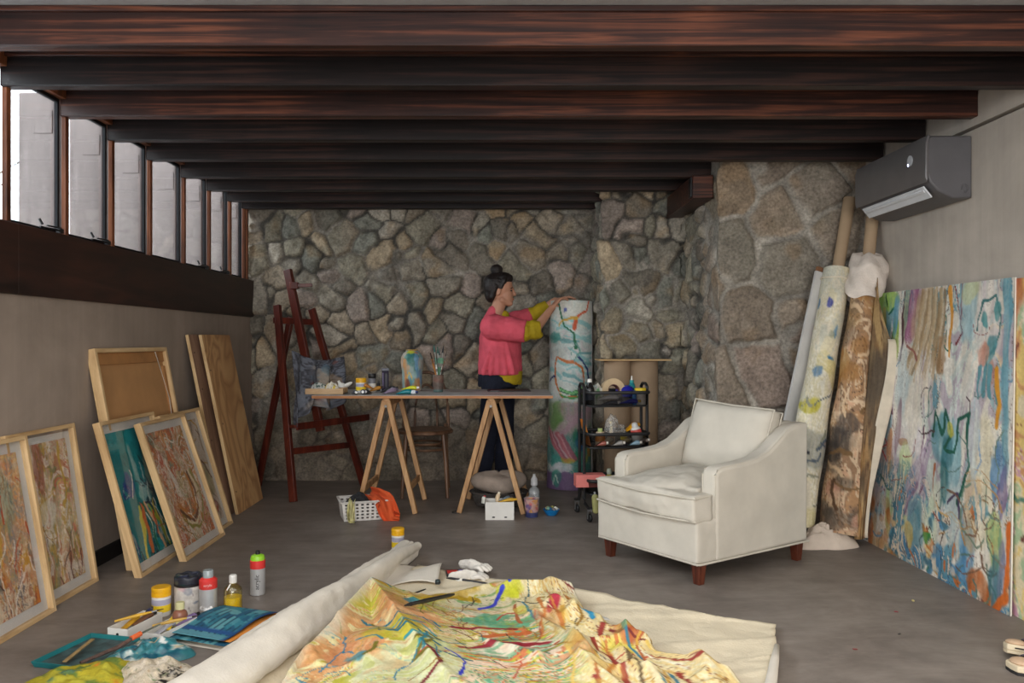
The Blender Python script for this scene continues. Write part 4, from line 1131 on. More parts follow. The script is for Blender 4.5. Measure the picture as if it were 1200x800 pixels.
for k in range(7): A.stroke(vis([(.02 + .05 * k, .68 + .005 * k), (.15 + .05 * k, .77), (.38 + .035 * k, .84)]), .014, [(186, 110, 120), (206, 150, 156), (160, 96, 110), (196, 166, 170)][k % 4], .01)
A.blob(U(.4), .85, .05, .018, (186, 160, 40), .4); A.blob(U(.15), .85, .05, .025, (70, 150, 140), .5)
A.mix(sstep(.895, .91, A.v + .01 * np.sin(A.u * 30)), (116, 92, 128)); A.blob(U(.25), .885, .10, .025, (206, 206, 210), .4); A.blob(U(.15), .935, .04, .045, (60, 140, 120), .4); A.stroke(vis([(.1, .97), (.16, .92), (.22, .96)]), .006, (190, 206, 196), .01); A.blob(U(.9), .93, .09, .05, (60, 130, 120), .5)
r, mt, L = roll('painting_roll', 'tall rolled-up abstract painting standing upright, held by the person', 'painting roll', (0.505, 6.26, 0.0), (0.525, 6.27, 1.43), 0.172, 0.160, A, art_mat('roll_paint', 0.5, 0.2, 70, 0.35), 0.002, 1)
b = S(); b.grid(lambda u, v: Vector((0.675 + 0.018 * u, 6.20 + 0.14 * u, 0.01 + 1.40 * (1 - v))), 4, 12)
b.out('loose_edge', M((190, 186, 186), 0.8, 0.04, name='loose_canvas'), r, solid=0.003)

# pale roll and tan roll in the right corner
A = Art(90, 161, (206, 196, 170), 0.35, 15)
A.marble([(216, 206, 184), (204, 194, 164), (200, 196, 178), (212, 202, 172), (220, 214, 196)], 6, 3, 1.7, 18)
A.dabs(18, [(206, 190, 120), (190, 190, 176), (176, 170, 150)], .1, .05, rough=.7, a=.7); A.blob(U(.35), .15, .045, .02, (52, 60, 140), .3); A.blob(U(.75), .25, .02, .03, (70, 120, 160), .5); A.blob(U(.7), .36, .05, .012, (60, 110, 150), .5)
A.dabs(10, [(70, 110, 150), (176, 120, 110), (120, 130, 110)], .03, .015, (.4, .1, 1, .8)); A.blob(U(.3), .56, .12, .03, (176, 166, 60), .6); A.blob(U(.5), .72, .3, .06, (140, 142, 136), .7, .8)
A.scrib(20, [(90, 100, 110), (60, 60, 66), (140, 140, 120)], .006, .07, (.4, .55, 1.1, .95))
cA0, cA1 = Vector((1.635, 4.545, 0.09)), Vector((1.99, 4.825, 1.545))
r, mt, L = roll('canvas_roll', 'pale paint-flecked canvas roll leaning in the right corner, with long cardboard tube', 'canvas roll', cA0, cA1, 0.092, 0.078, A, art_mat('pale_canvas', 0.8, 0.3, 70, 0.2), 0.005, 2, math.radians(-136))
dA = (cA1 - cA0).normalized()
m_tube = M((158, 134, 106), 0.75, 0.06, 6, name='cardboard_tube')
S().lathe([(0.034, L - 0.1), (0.036, L + 0.46), (0.030, L + 0.46), (0.030, L)], cA0, 20, mt).out('core_tube', m_tube, r, ang=60)
S().tube([cA1 - dA * 0.07 + mt @ Vector((0.083 * math.cos(a), 0.083 * math.sin(a), 0.004 * math.sin(3 * a))) for a in [2 * PI * k / 24 for k in range(24)]], 0.006, 6, True).out('tape_band', M((206, 196, 176), 0.7, name='cream_tape'), r)

A = Art(100, 171, (164, 132, 96), 0.4, 19)
A.marble([(196, 164, 130), (172, 132, 94), (206, 180, 148), (150, 118, 90), (212, 186, 156), (182, 146, 104), (198, 158, 126), (206, 160, 134)], 6.5, 2.4, 1.9, 20, lines=(84, 62, 46))
A.dabs(16, [(150, 104, 52), (176, 140, 90), (110, 92, 74)], .09, .05, (.4, .05, 1.1, .5), .85, .7)
A.dabs(16, [(70, 62, 56), (84, 76, 66), (60, 54, 50)], .10, .03, (.45, .52, 1.05, .98), .9, .5, .3); A.dabs(8, [(196, 140, 116), (206, 180, 150)], .08, .025, (.45, .55, 1, .98), .9, .6)
A.scrib(26, [(90, 66, 46), (206, 176, 140), (120, 92, 60)], .008, .09, (.4, .1, 1.1, 1))
cB0, cB1 = Vector((1.86, 4.46, 0.06)), Vector((2.115, 4.72, 1.50))
m_tan = art_mat('tan_canvas', 0.75, 0.35, 60, 0.25)
r, mt, L = roll('canvas_roll', 'brown and tan painted canvas roll with white cloth round its top, beside the large canvas', 'canvas roll', cB0, cB1, 0.118, 0.078, A, m_tan, 0.006, 4, math.radians(-136))
S().lathe([(0.034, L - 0.1), (0.035, L + 0.36), (0.029, L + 0.36), (0.029, L)], cB0, 20, mt).out('core_tube', m_tube, r, ang=60)
# the loose flap and its pale border
fl_top, fl_tip, fl_bot = Vector((2.10, 4.58, 1.42)), Vector((2.122, 4.44, 1.12)), Vector((1.955, 4.38, 0.06))
NF = 40
B2 = Art(21, 41, (156, 120, 78), 0.3, 23); B2.bands([(176, 146, 100), (150, 112, 70), (120, 96, 70), (160, 126, 84)], 6, 5, 2, 5, (90, 66, 46), None, .9, .1); B2.dabs(6, [(84, 72, 58)], .4, .08)
def edge(v):
    t = min(v / 0.25, 1)
    if v < 0.25: return lerp(fl_top, fl_tip, v / 0.25)
    return lerp(fl_tip, fl_bot, (v - 0.25) / 0.75) + Vector((0.03, 0, 0)) * math.sin((v - 0.25) / 0.75 * PI * 2) * 0.6
def flap(u, v):
    a = lerp(cB1, cB0, v) + Vector((0.02, -0.085 - 0.03 * v, 0)); e = edge(v)
    p = lerp(a, e, u); return p + Vector((0, -0.022 * math.sin(PI * u), 0)) + Vector((0, 0.012 * math.sin(v * 14) * u, 0))
S().grid(flap, 20, NF).out('loose_flap', m_tan, r, col=B2.flat(), ang=180, solid=0.003)
def bord(u, v):
    vv = 0.24 + v * 0.76
    e = flap(1, vv); return e + Vector((0.045, -0.012, 0.0)) * (u - 0.5) * (0.5 + 0.9 * math.sin(PI * min(1, v * 1.2 + .1))) + Vector((0, -0.012, 0))
S().grid(bord, 5, NF).out('canvas_border', M((196, 184, 164), 0.8, 0.05, name='bare_border'), r, ang=180, solid=0.003)
# white cloth on top of the tan roll, as its wrapping
b = S()
def wrap(u, v):
    a = 2 * PI * u; p = lerp(cB1 + (cB1 - cB0).normalized() * 0.13, cB1 - (cB1 - cB0).normalized() * 0.14, v)
    rr = 0.066 + 0.049 * min(1, v * 3) - 0.012 * v + 0.007 * math.sin(a * 3 + v * 7) + 0.006 * math.sin(a * 5 - v * 9)
    if v < 0.02: rr = 0.03
    return p + mt @ Vector((rr * math.cos(a), rr * math.sin(a), 0.02 * math.sin(2 * a + 1) * (1 if 0.05 < v else 0.3) + 0.012 * math.sin(a * 4)))
b.grid(wrap, 36, 24, wrap=True).out('cloth_wrap', M((206, 194, 182), 0.85, 0.08, 9, 0.3, 90, name='white_wrap'), r, ang=180, sub=1)

# cloth crumpled at the foot of the rolls
def crumple(name, label, cat, c, rx, ry, h, m, seed=0, rz=0.0, sharp=1.0, col=None, nr=26, na=60, lobes=0.18, solid=0.0):
    R = random.Random(seed); ph = [R.uniform(0, 6.28) for _ in range(8)]
    b = S(); c = Vector(c)
    cs, sn = math.cos(rz), math.sin(rz)
    rings = []
    xs = []
    for j in range(nr + 1):
        ring = []
        for i in range(na if j else 1):
            t = j / nr; a = 2 * PI * i / na
            k = 1 + lobes * (math.sin(2 * a + ph[0]) * .6 + math.sin(3 * a + ph[1]) * .5 + .4 * math.sin(5 * a + ph[2]))
            x, y = math.cos(a) * t * k, math.sin(a) * t * k
            n = fbm(np.array([x * 2.2 + seed + 50.0]), np.array([y * 2.2 + 50.0]), seed, 3)[0]
            rd = abs(fbm(np.array([x * 2.0 + seed + 90.0]), np.array([y * 2.0 + 30.0]), seed + 3, 3)[0] - .5) * 3
            z = h * (1 - t ** 2.4) ** 0.7 * (0.55 + 0.6 * n) - h * sharp * 0.28 * max(0, 0.5 - rd) * (1 - t ** 4) if t < 1 else 0.0
            z = max(z, 0.0015)
            xs.append((x, y))
            X, Y = x * rx, y * ry
            ring.append(b.bm.verts.new(c + Vector((X * cs - Y * sn, X * sn + Y * cs, z))))
        rings.append(ring)
    for i in range(na): b.bm.faces.new((rings[0][0], rings[1][i], rings[1][(i + 1) % na]))
    for j in range(1, nr):
        for i in range(na): b.bm.faces.new((rings[j][i], rings[j + 1][i], rings[j + 1][(i + 1) % na], rings[j][(i + 1) % na]))
    cc = None
    if col:
        xy = np.array(xs); cc = col(xy[:, 0], xy[:, 1])
    o = b.out(name, m, ang=180, col=cc, solid=solid)
    return tag(o, label, cat) if label else o


crumple('dust_cloth', 'crumpled off-white cloth on the floor at the foot of the canvas rolls', 'cloth', fl(968, 640), 0.15, 0.10, 0.13, M((200, 184, 168), 0.9, 0.06, 8, 0.2, 120, name='rag_cream'), 3, 0.1)

# pale plank leaning behind the armchair
r = thing('pale_plank', 'pale grey plank leaning between the armchair and the canvas rolls', 'plank', (1.56, 4.74, 0))
p0, p1 = Vector((1.545, 4.72, 0.0)), Vector((1.925, 4.87, 1.53))
S().bar(p0, p1, 0.115, 0.02, up=Vector((0.2, -1, 0))).out('face_board', M((188, 186, 182), 0.7, 0.05, 6, name='pale_grey_paint'), r, bev=0.002)
S().bar(p0 + Vector((0.012, 0.022, 0)), p1 + Vector((0.010, 0.022, 0.03)), 0.10, 0.018, up=Vector((0.2, -1, 0))).out('batten', M((120, 82, 54), 0.7, 0.1, 8, name='brown_board'), r, bev=0.002)

# cardboard rolls behind the trolley, with a thin board lying across them
m_card = M((158, 134, 108), 0.8, 0.05, 5, 0.1, 30, name='brown_cardboard')
for x, y, rad, lab, d in ((0.80, 5.69, 0.098, 'brown cardboard roll behind the trolley, next to the painted roll', 0.6), (0.985, 5.70, 0.105, 'brown cardboard roll behind the trolley, on the armchair side', 2.4)):
    r = thing('cardboard_roll', lab, 'cardboard roll', (x, y, 0), d, 'cardboard rolls')
    b = S(); n = 90; v0, v1 = [], []
    for k in range(n):
        a = k * 2 * PI * 1.15 / n; q = rad * (1 - 0.10 * k / n * (1.0))
        v0.append(b.bm.verts.new((q * math.cos(a), q * math.sin(a), 0))); v1.append(b.bm.verts.new((q * math.cos(a), q * math.sin(a), 0.985)))
    for k in range(n - 1): b.bm.faces.new((v0[k], v0[k + 1], v1[k + 1], v1[k]))
    b.out('sheet', m_card, r, True, ang=180, solid=0.006)
    S().lathe([(0, 0.006), (rad * .86, 0.006), (rad * .86, 0.97), (0, 0.97)], n=28).out('inner_layers', m_card, r, True)
o = S().box((0.905, 5.70, 0.992), (0.50, 0.26, 0.008)).out('thin_board', wood('thin_ply', (160, 124, 78), (196, 160, 110), (206, 176, 130), 'x', 2, 0.6, 8), bev=0.001)
tag(o, 'thin flat board lying across the tops of the cardboard rolls', 'board')

# ---- canvases on the floor
def floor_canvas():
    # pale underlay
    P = [Vector((-0.42, 4.00, 0)), Vector((1.06, 3.15, 0)), Vector((0.78, 2.35, 0)), Vector((-0.95, 2.35, 0))]
    N = 90
    r = thing('drop_canvas', 'large cream canvas spread on the floor, its left edge rolled up', 'canvas', (0.1, 3.0, 0))
    def f(u, v):
        p = lerp(lerp(P[0], P[1], u), lerp(P[3], P[2], u), v)
        x = p.x * 3; y = p.y * 3
        n1 = fbm(np.array([u * 5.0 + v * 4 + 20]), np.array([v * 7.0 + 20 + u * 5]), 5, 3)[0]; n2 = fbm(np.array([u * 9 + 20.0]), np.array([v * 9 + 20.0]), 8, 2)[0]
        rg = max(0, 1 - abs(n1 - .5) * 7)
        e = min(u, 1 - u, v, 1 - v)
        edgelift = 0.012 * math.exp(-e * 30) * (0.5 + n2)
        return Vector((p.x + (n2 - .5) * 0.03, p.y + (n1 - .5) * 0.05, 0.003 + 0.008 * rg + 0.006 * n2 + edgelift))
    mc = M((220, 206, 178), 0.85, 0.05, 5, 0.25, 110, name='raw_cream_canvas')
    S().grid(f, N, N).out('sheet', mc, r, ang=180, solid=0.002, disp=(0.012, 0.11))
    mw = M((216, 208, 194), 0.8, 0.05, 6, 0.2, 110, name='white_canvas')
    S().tube([f(1, 0.28) + Vector((0.0, 0, 0.012)), f(1, 0.5) + Vector((0, 0, 0.014)), f(1, 0.75) + Vector((-.01, 0, 0.014)), f(1, 1.0) + Vector((-.01, 0, 0.016))], [0.008, 0.016, 0.02, 0.02], 10, flat=0.7).noise(0.006, 14).out('rolled_hem', mw, r, ang=180)
    # fat white roll along its left side
    ax = [Vector((-0.475, 4.22, 0.045)), Vector((-0.57, 3.80, 0.05)), Vector((-0.68, 3.32, 0.06)), Vector((-0.81, 2.80, 0.065)), Vector((-1.0, 2.05, 0.068))]
    rad = [0.040, 0.056, 0.064, 0.070, 0.074]
    def g(off, scale, seed):
        def h(u, v):
            t = v * 4; i = min(int(t), 3); k = t - i
            p = lerp(ax[i], ax[i + 1], k) + off * (0.25 + .75 * v); q = (rad[i] * (1 - k) + rad[i + 1] * k) * scale
            d = (ax[i + 1] - ax[i]).normalized(); s = d.cross(Vector((0, 0, 1))); a = 2 * PI * u
            w = 0.010 * math.sin(a * 3 + v * 5 + seed) * (1.6 - v) + 0.006 * math.sin(a * 2 - v * 13 + seed) + 0.006 * math.sin(v * 31 + a * 2) * max(0, 0.5 - v)
            pt = p + s * (math.cos(a) * (q * 1.12 + w)) + Vector((0, 0, math.sin(a) * (q + w)))
            pt.z = max(pt.z, 0.004); return pt
        return h
    S().grid(g(Vector((0, 0, 0)), 1.0, 0.3), 60, 110, wrap=True).out('rolled_edge', mw, r, ang=180, disp=(0.010, 0.05))
    S().grid(g(Vector((-0.068, 0.03, -0.018)), 0.74, 2.0), 60, 110, wrap=True).out('outer_roll', mw, r, ang=180, disp=(0.009, 0.05))
    S().grid(lambda u, v: Vector((-0.60 + 0.30 * u, 3.80 + 0.22 * math.sin(u * 2.2) - 0.30 * v, 0.022 + 0.02 * math.sin(u * 7 + v * 3) * (1 - v) + .012 * math.sin(3 * v))), 20, 16).out('corner_fold', mw, r, ang=180, solid=0.002)

    # painted cloth
    NU, NV = 250, 230
    u, v = np.meshgrid(np.linspace(0, 1, NU + 1), np.linspace(0, 1, NV + 1))
    c = [(-0.555, 3.42), (0.21, 3.70), (0.80, 2.30), (-0.76, 2.30)]
    x = (c[0][0] * (1 - u) + c[1][0] * u) * (1 - v) + (c[3][0] * (1 - u) + c[2][0] * u) * v
    y = (c[0][1] * (1 - u) + c[1][1] * u) * (1 - v) + (c[3][1] * (1 - u) + c[2][1] * u) * v
    wx = (fbm(u * 4, v * 4, 51, 3) - .5); wy = (fbm(u * 4 + 9, v * 4, 52, 3) - .5)
    edge = np.minimum(np.minimum(u, 1 - u), np.minimum(v, 1))
    # scalloped right side
    y = y + 0.10 * np.sin(v * 9.5 + .4) * sstep(.75, 1, u) * 0.6 + wy * 0.07
    x = x + 0.05 * np.sin(v * 15 + 1) * sstep(.8, 1, u) + wx * 0.06
    y = np.where(True, y + 0.05 * np.sin(u * 8 + 2.2) * (1 - sstep(0, .25, v)), y)
    def ridge(p, q, h0, h1, w0, w1, skew=0.0):
        dx, dy = q[0] - p[0], q[1] - p[1]; L2 = dx * dx + dy * dy
        t = np.clip(((x - p[0]) * dx + (y - p[1]) * dy) / L2, 0, 1)
        sd = ((x - p[0]) * dy - (y - p[1]) * dx) / math.sqrt(L2)
        d = np.hypot(x - p[0] - t * dx, y - p[1] - t * dy)
        w = w0 + (w1 - w0) * t
        w = w * np.where(sd > 0, 1 + skew, 1 - skew)
        return (h0 + (h1 - h0) * t) * np.exp(-(d / w) ** 1.15)
    pk = (-0.545, 3.33)
    z = np.maximum(ridge(pk, (-0.20, 2.62), .135, .05, .11, .10, -.55), ridge(pk, (-.66, 2.75), .135, .08, .10, .13, .4))
    z = np.maximum(z, ridge((-.60, 3.15), (-.80, 2.65), .06, .09, .07, .1))
    z = np.maximum(z, 0.06 * np.exp(-((x + .45) ** 2 + (y - 2.9) ** 2) / .035))
    z = np.maximum(z, ridge((.02, 3.55), (.30, 3.42), .06, .09, .06, .07)); z = np.maximum(z, ridge((.14, 3.35), (.36, 3.02), .05, .09, .05, .07, .3))
    z = np.maximum(z, ridge((.12, 3.20), (.28, 2.75), .03, .08, .05, .07)); z = np.maximum(z, ridge((.32, 3.02), (.50, 2.85), .07, .08, .06, .08, .3)); z = np.maximum(z, ridge((.45, 2.9), (.72, 2.6), .05, .07, .06, .09)); z = np.maximum(z, ridge((.25, 2.72), (.40, 2.4), .07, .05, .05, .06))
    z = np.maximum(z, ridge((.40, 2.80), (.5, 2.45), .06, .06, .04, .06))
    z = np.maximum(z, ridge((-.25, 3.45), (.0, 3.60), .015, .04, .05, .06)); z = np.maximum(z, ridge((-.12, 3.0), (.12, 2.75), .02, .04, .03, .04))
    fold = np.abs(fbm(x * 3.2 + y * 2 + 20, y * 3.2 - x * 1.6 + 20, 61, 3) - .5)
    z = z + 0.030 * np.clip(1 - fold * 9, 0, 1) * (0.3 + .7 * sstep(.55, .85, u)) + 0.012 * fbm(x * 8 + 20, y * 8 + 20, 62, 3)
    z = np.maximum(z + 0.014 - 0.010 * np.exp(-edge * 40), 0.020)
    b = S()
    vv = [[b.bm.verts.new((x[j, i], y[j, i], z[j, i])) for i in range(NU + 1)] for j in range(NV + 1)]
    for j in range(NV):
        for i in range(NU): b.bm.faces.new((vv[j][i], vv[j][i + 1], vv[j + 1][i + 1], vv[j + 1][i]))
    A = Art(NU + 1, NV + 1, (222, 206, 160), 1.05, 41)
    FL_ = [(214, 184, 96), (206, 150, 96), (222, 208, 166), (186, 180, 70), (214, 170, 60), (226, 214, 180), (160, 190, 150), (206, 128, 84), (226, 220, 196), (140, 170, 110)]
    A.marble(FL_, 1.5, 3.8, 1.8, 34, lines=(110, 84, 50))
    cen = sstep(.36, .46, A.u + A.wx * .3) * (1 - sstep(.64, .76, A.u + A.wx * .3)) * sstep(.15, .3, A.v)
    A.marble([(110, 170, 130), (206, 150, 110), (222, 206, 160), (196, 190, 60), (96, 160, 126), (206, 120, 76), (230, 204, 178), (150, 186, 150), (226, 214, 190)], 1.2, 6.0, 1.9, 40, cen, .95, (120, 50, 44), .14)
    lft = (1 - sstep(.30, .42, A.u + A.wx * .2))
    A.marble([(200, 182, 60), (206, 146, 92), (214, 204, 140), (184, 180, 60), (210, 166, 116), (222, 210, 156), (206, 196, 120)], 1.5, 2.6, 1.8, 28, lft * sstep(.02, .1, A.v), .9, (60, 130, 150), .16)
    rgt = sstep(.66, .76, A.u + A.wx * .2)
    A.marble([(222, 202, 150), (206, 168, 96), (226, 216, 180), (214, 186, 112), (230, 222, 196), (206, 150, 104), (222, 196, 136), (226, 210, 168), (176, 104, 66), (218, 206, 160), (170, 176, 130)], 7, 1.4, 1.4, 46, rgt, .95, (120, 60, 50), .14)
    A.blob(.2, .27, .085, .10, (202, 140, 92), .6, .9); A.blob(.26, .20, .05, .035, (40, 140, 176), .8, .95, ang=-.4); A.blob(.12, .55, .07, .10, (206, 136, 92), .6, .9); A.blob(.15, .62, .04, .03, (40, 130, 160), .7, .9)
    A.blob(.28, .36, .07, .08, (206, 146, 100), .6, .85); A.blob(.22, .47, .10, .06, (196, 184, 50), .6, .9); A.blob(.3, .65, .12, .14, (206, 214, 176), .6, .8)
    A.stroke([(.06, .1), (.2, .12), (.42, .08), (.55, .12)], .022, (196, 160, 40), .02); A.blob(.43, .06, .14, .03, (190, 150, 50), .5, .9)
    for k in range(8): A.stroke([(.08 + .03 * k, .35 + .03 * k), (.2 + .02 * k, .40 + .02 * k), (.3, .36 + .04 * k), (.36, .45 + .03 * k)], .007, [(36, 110, 130), (190, 180, 60), (60, 150, 160), (120, 110, 40)][k % 4], .025)
    A.blob(.72, .13, .06, .06, (206, 210, 40), .7, .95); A.stroke([(.55, .2), (.62, .16), (.7, .1)], .013, (60, 70, 190), .012); A.stroke([(.74, .1), (.8, .05), (.85, .12)], .013, (52, 76, 190), .015)
    A.blob(.86, .05, .1, .05, (206, 214, 210), .6, .8); A.blob(.56, .3, .10, .04, (84, 160, 124), .7, .95); A.blob(.62, .36, .09, .03, (100, 170, 130), .7, .9)
    A.stroke([(.4, .42), (.5, .38), (.62, .40)], .016, (150, 40, 50), .012); A.stroke([(.42, .55), (.55, .52), (.68, .56)], .014, (150, 44, 54), .012); A.stroke([(.78, .36), (.84, .30)], .02, (176, 44, 60), .01); A.stroke([(.5, .46), (.66, .43)], .02, (206, 110, 60), .012)
    A.stroke([(.87, .33), (.86, .46)], .008, (50, 140, 176), .008); A.blob(.95, .3, .02, .05, (190, 100, 46), .5); A.jit(14, 50, 50); A.blob(.9, .62, .06, .05, (206, 190, 50), .6, .8); A.blob(.93, .56, .03, .06, (176, 80, 44), .6, .9)
    A.stroke([(.33, .62), (.38, .7), (.34, .78), (.42, .84)], .006, (120, 40, 50), .02); A.stroke([(.38, .6), (.44, .68), (.41, .76)], .006, (52, 60, 180), .02)
    A.scrib(70, [(120, 50, 44), (60, 100, 110), (150, 110, 40), (190, 80, 60), (70, 60, 50)], .0035, .12, (.35, .1, 1, 1), .9)
    A.scrib(44, [(196, 120, 60), (206, 160, 70), (150, 60, 50), (176, 100, 60), (222, 190, 100), (110, 90, 60), (230, 214, 170), (60, 120, 140)], .007, .20, (.70, .2, 1, 1), .35, PI / 2 + .25)
    A.dabs(9, [(196, 130, 70), (206, 164, 80), (186, 96, 76), (206, 194, 80)], .025, .03, (.7, .2, 1, 1), .8, .7)
    A.scrib(36, [(36, 120, 150), (60, 130, 140), (120, 110, 40)], .0045, .12, (0, .1, .42, 1), .9)
    A.mix((1 - sstep(.0, .05, A.u + .05 * (vn(A.u * 9, A.v * 9, 4) - .5))) * .8, (216, 206, 184))
    o = b.out('painted_cloth', art_mat('floor_cloth_paint', 0.6, 0.2, 80, 0.3), col=A.flat(), ang=180, solid=0.0025)
    tag(o, 'large rumpled cloth painted in yellow, orange and green swirls on the floor', 'painted cloth')
    return x, y, z


FCX, FCY, FCZ = floor_canvas()
def cloth_z(px_, py_):
    d = (FCX - px_) ** 2 + (FCY - py_) ** 2
    return float(FCZ.ravel()[np.argmin(d)])
# ================================================================== PERSON
def person():
    r = thing('person', 'person in pink jacket, mustard shirt and dark jeans, holding the upright painting roll', 'person', (-0.03, 6.10, 0))
    skin = M((188, 138, 112), 0.5, 0.05, 10, spec=0.35, name='skin')
    b = S()
    # trunk, legs, feet
    b.ell((-0.01, 0, 1.10), (0.11, 0.16, 0.20)).ell((-0.005, 0, 0.90), (0.12, 0.155, 0.12))
    for y, hx, kx, ax in ((-0.08, -0.03, -0.075, -0.135), (0.08, 0.02, 0.035, 0.03)):
        b.cap((hx, y, 0.86), (kx, y, 0.48), 0.078, 0.050).cap((kx, y, 0.48), (ax, y, 0.09), 0.052, 0.034).cap((ax - 0.03, y, 0.035), (ax + 0.12, y, 0.03), 0.03, 0.026)
    # neck and head, tipped a little forward
    b.cap((-0.03, 0, 1.27), (0.0, 0, 1.43), 0.058, 0.048)
    b.ell((0.005, 0, 1.535), (0.095, 0.076, 0.094)).ell((0.042, 0, 1.468), (0.062, 0.056, 0.078))
    b.ell((0.072, 0, 1.408), (0.030, 0.034, 0.026)).cap((0.02, -0.045, 1.43), (0.068, -0.015, 1.405), 0.022, 0.020).cap((0.02, 0.045, 1.43), (0.068, 0.015, 1.405), 0.022, 0.020)
    b.cap((0.100, 0, 1.510), (0.116, 0, 1.474), 0.009, 0.0125).ell((0.100, 0, 1.520), (0.010, 0.045, 0.009))
    b.ell((0.098, 0, 1.442), (0.011, 0.020, 0.006)).ell((0.096, 0, 1.431), (0.011, 0.018, 0.006))
    for s in (-1, 1): b.ell((-0.005, s * 0.077, 1.49), (0.018, 0.008, 0.030), Euler((0, 0.25, 0)).to_matrix())
    # arms
    N = dict(sh=(-0.04, -0.165, 1.235), el=(0.255, -0.195, 1.20), wr=(0.395, -0.05, 1.372), kn=(0.448, -0.005, 1.440))
    Fa = dict(sh=(0.0, 0.16, 1.245), el=(0.27, 0.185, 1.325), wr=(0.43, 0.175, 1.438), kn=(0.508, 0.165, 1.456))
    for a in (N, Fa):
        b.cap(a['sh'], a['el'], 0.042, 0.035).cap(a['el'], a['wr'], 0.039, 0.025)
    def hand(a, fdir, side, down):
        w, k = Vector(a['wr']), Vector(a['kn']); side = Vector(side).normalized(); fdir = Vector(fdir).normalized()
        for q in (-1.4, -0.5, 0.5, 1.4): b.cap(w + side * q * 0.009, k + side * q * 0.0135, 0.015, 0.0115)
        for q, L in ((-1.5, 0.062), (-0.5, 0.076), (0.5, 0.080), (1.5, 0.070)):
            p0 = k + side * q * 0.0175; p1 = p0 + fdir * L * 0.45 + Vector((0, 0, 0.006)); p2 = p1 + (fdir + Vector(down) * 0.25).normalized() * L * 0.32; p3 = p2 + (fdir + Vector(down) * 0.6).normalized() * L * 0.28
            b.cap(p0, p1, 0.0098, 0.0092, 8).cap(p1, p2, 0.0092, 0.0085, 8).cap(p2, p3, 0.0085, 0.0075, 8)
        t0 = lerp(w, k, 0.35) + side * 0.02 ; t1 = t0 + fdir * 0.03 + side * 0.026; t2 = t1 + fdir * 0.034 + side * 0.004 + Vector(down) * 0.008
        b.cap(t0, t1, 0.013, 0.0105, 8).cap(t1, t2, 0.0105, 0.0085, 8)
    hand(N, (0.85, 0.45, -0.02), (-0.5, 0.86, 0.0), (0, 0, -1))
    hand(Fa, (0.98, -0.12, 0), (-0.12, -0.98, 0.05), (0, 0, -1))
    b.out('body', skin, r, True, rem=0.0052, sm=3)
    hair = M((30, 23, 21), 0.5, 0.3, 30, 0.3, 140, spec=0.4, name='dark_hair')
    h = S()
    h.ell((-0.018, 0, 1.553), (0.098, 0.089, 0.090)).ell((0.022, 0, 1.592), (0.083, 0.080, 0.050)).ell((-0.068, 0, 1.485), (0.045, 0.066, 0.075)).ell((-0.05, 0, 1.56), (0.075, 0.085, 0.07))
    for s in (-1, 1): h.cap((0.035, s * 0.070, 1.575), (0.010, s * 0.076, 1.520), 0.020, 0.012).cap((-0.03, s * 0.072, 1.53), (-0.055, s * 0.06, 1.45), 0.022, 0.014)
    h.ell((-0.022, 0, 1.660), (0.047, 0.045, 0.042)).ell((-0.038, 0.01, 1.668), (0.028, 0.03, 0.026)).ell((-0.055, 0, 1.53), (0.066, 0.086, 0.09))
    h.out('hair', hair, r, True, rem=0.005, sm=2, disp=(0.006, 0.02))
    S().tube([(-0.018 + 0.026 * math.cos(a), 0.026 * math.sin(a), 1.625 + 0.006 * math.cos(a)) for a in [2 * PI * k / 18 for k in range(18)]], 0.006, 6, True).out('hair_tie', M((196, 200, 208), 0.5, name='pale_band'), r, True)
    for s in (-1, 1):
        S().ell((0.088, s * 0.033, 1.500), (0.008, 0.013, 0.006)).out('eye', M((36, 28, 26), 0.3, name='dark_eye'), r, True)
        S().tube([(0.098, s * 0.016, 1.519), (0.097, s * 0.034, 1.523), (0.085, s * 0.050, 1.516)], 0.0035, 6).out('eyebrow', hair, r, True)
    S().ell((0.103, 0, 1.437), (0.009, 0.019, 0.005)).out('lips', M((168, 96, 88), 0.5, name='lip'), r, True)
    # clothes
    pink = M((203, 84, 98), 0.85, 0.08, 8, 0.25, 130, spec=0.2, name='pink_linen')
    j = S()
    j.lathe([(0, 0.872), (0.168, 0.872), (0.166, 0.95), (0.160, 1.05), (0.155, 1.15), (0.135, 1.24), (0.09, 1.30), (0, 1.31)], (0.005, 0, 0), 32, None, 1.0, 1.12)
    j.cap((-0.035, -0.14, 1.238), (-0.025, 0.14, 1.245), 0.085, 0.080).ell((-0.05, -0.165, 1.225), (.095, .085, .095))
    def flare(p0, p1, r0, r1, wob, sq=1.0):
        p0, p1 = Vector(p0), Vector(p1); L = (p1 - p0).length
        j_ = [(0, -0.01), (r0, 0)] + [(r0 + (r1 - r0) * k / 5 + wob * math.sin(k * 2.4), L * k / 5) for k in range(1, 6)] + [(0, L)]
        return j_, p0, 20, frame_mat(p1 - p0, Vector((0, 1, 0.01))), 1.0, sq
    j.lathe(*flare((-0.06, -0.165, 1.225), (0.195, -0.205, 1.195), 0.092, 0.088, 0.004))
    j.lathe(*flare((-0.01, 0.15, 1.24), (0.245, 0.175, 1.318), 0.085, 0.066, 0.003))
    j.cap((-0.055, 0, 1.27), (-0.04, 0, 1.335), 0.078, 0.056)
    j.cap((0.06, -0.10, 1.24), (0.15, -0.05, 0.93), 0.035, 0.022).cap((0.06, 0.10, 1.24), (0.15, 0.05, 0.93), 0.035, 0.022)
    for k in range(5): j.cap((0.05 - 0.03 * k, -0.16, 1.12 - 0.02 * k), (0.10 - 0.055 * k, -0.182, 0.89), 0.012, 0.020)
    j.out('jacket', pink, r, True, rem=0.0075, sm=4, disp=(0.016, 0.07))
    must = M((172, 148, 30), 0.8, 0.08, 8, 0.2, 120, spec=0.25, name='mustard_cotton')
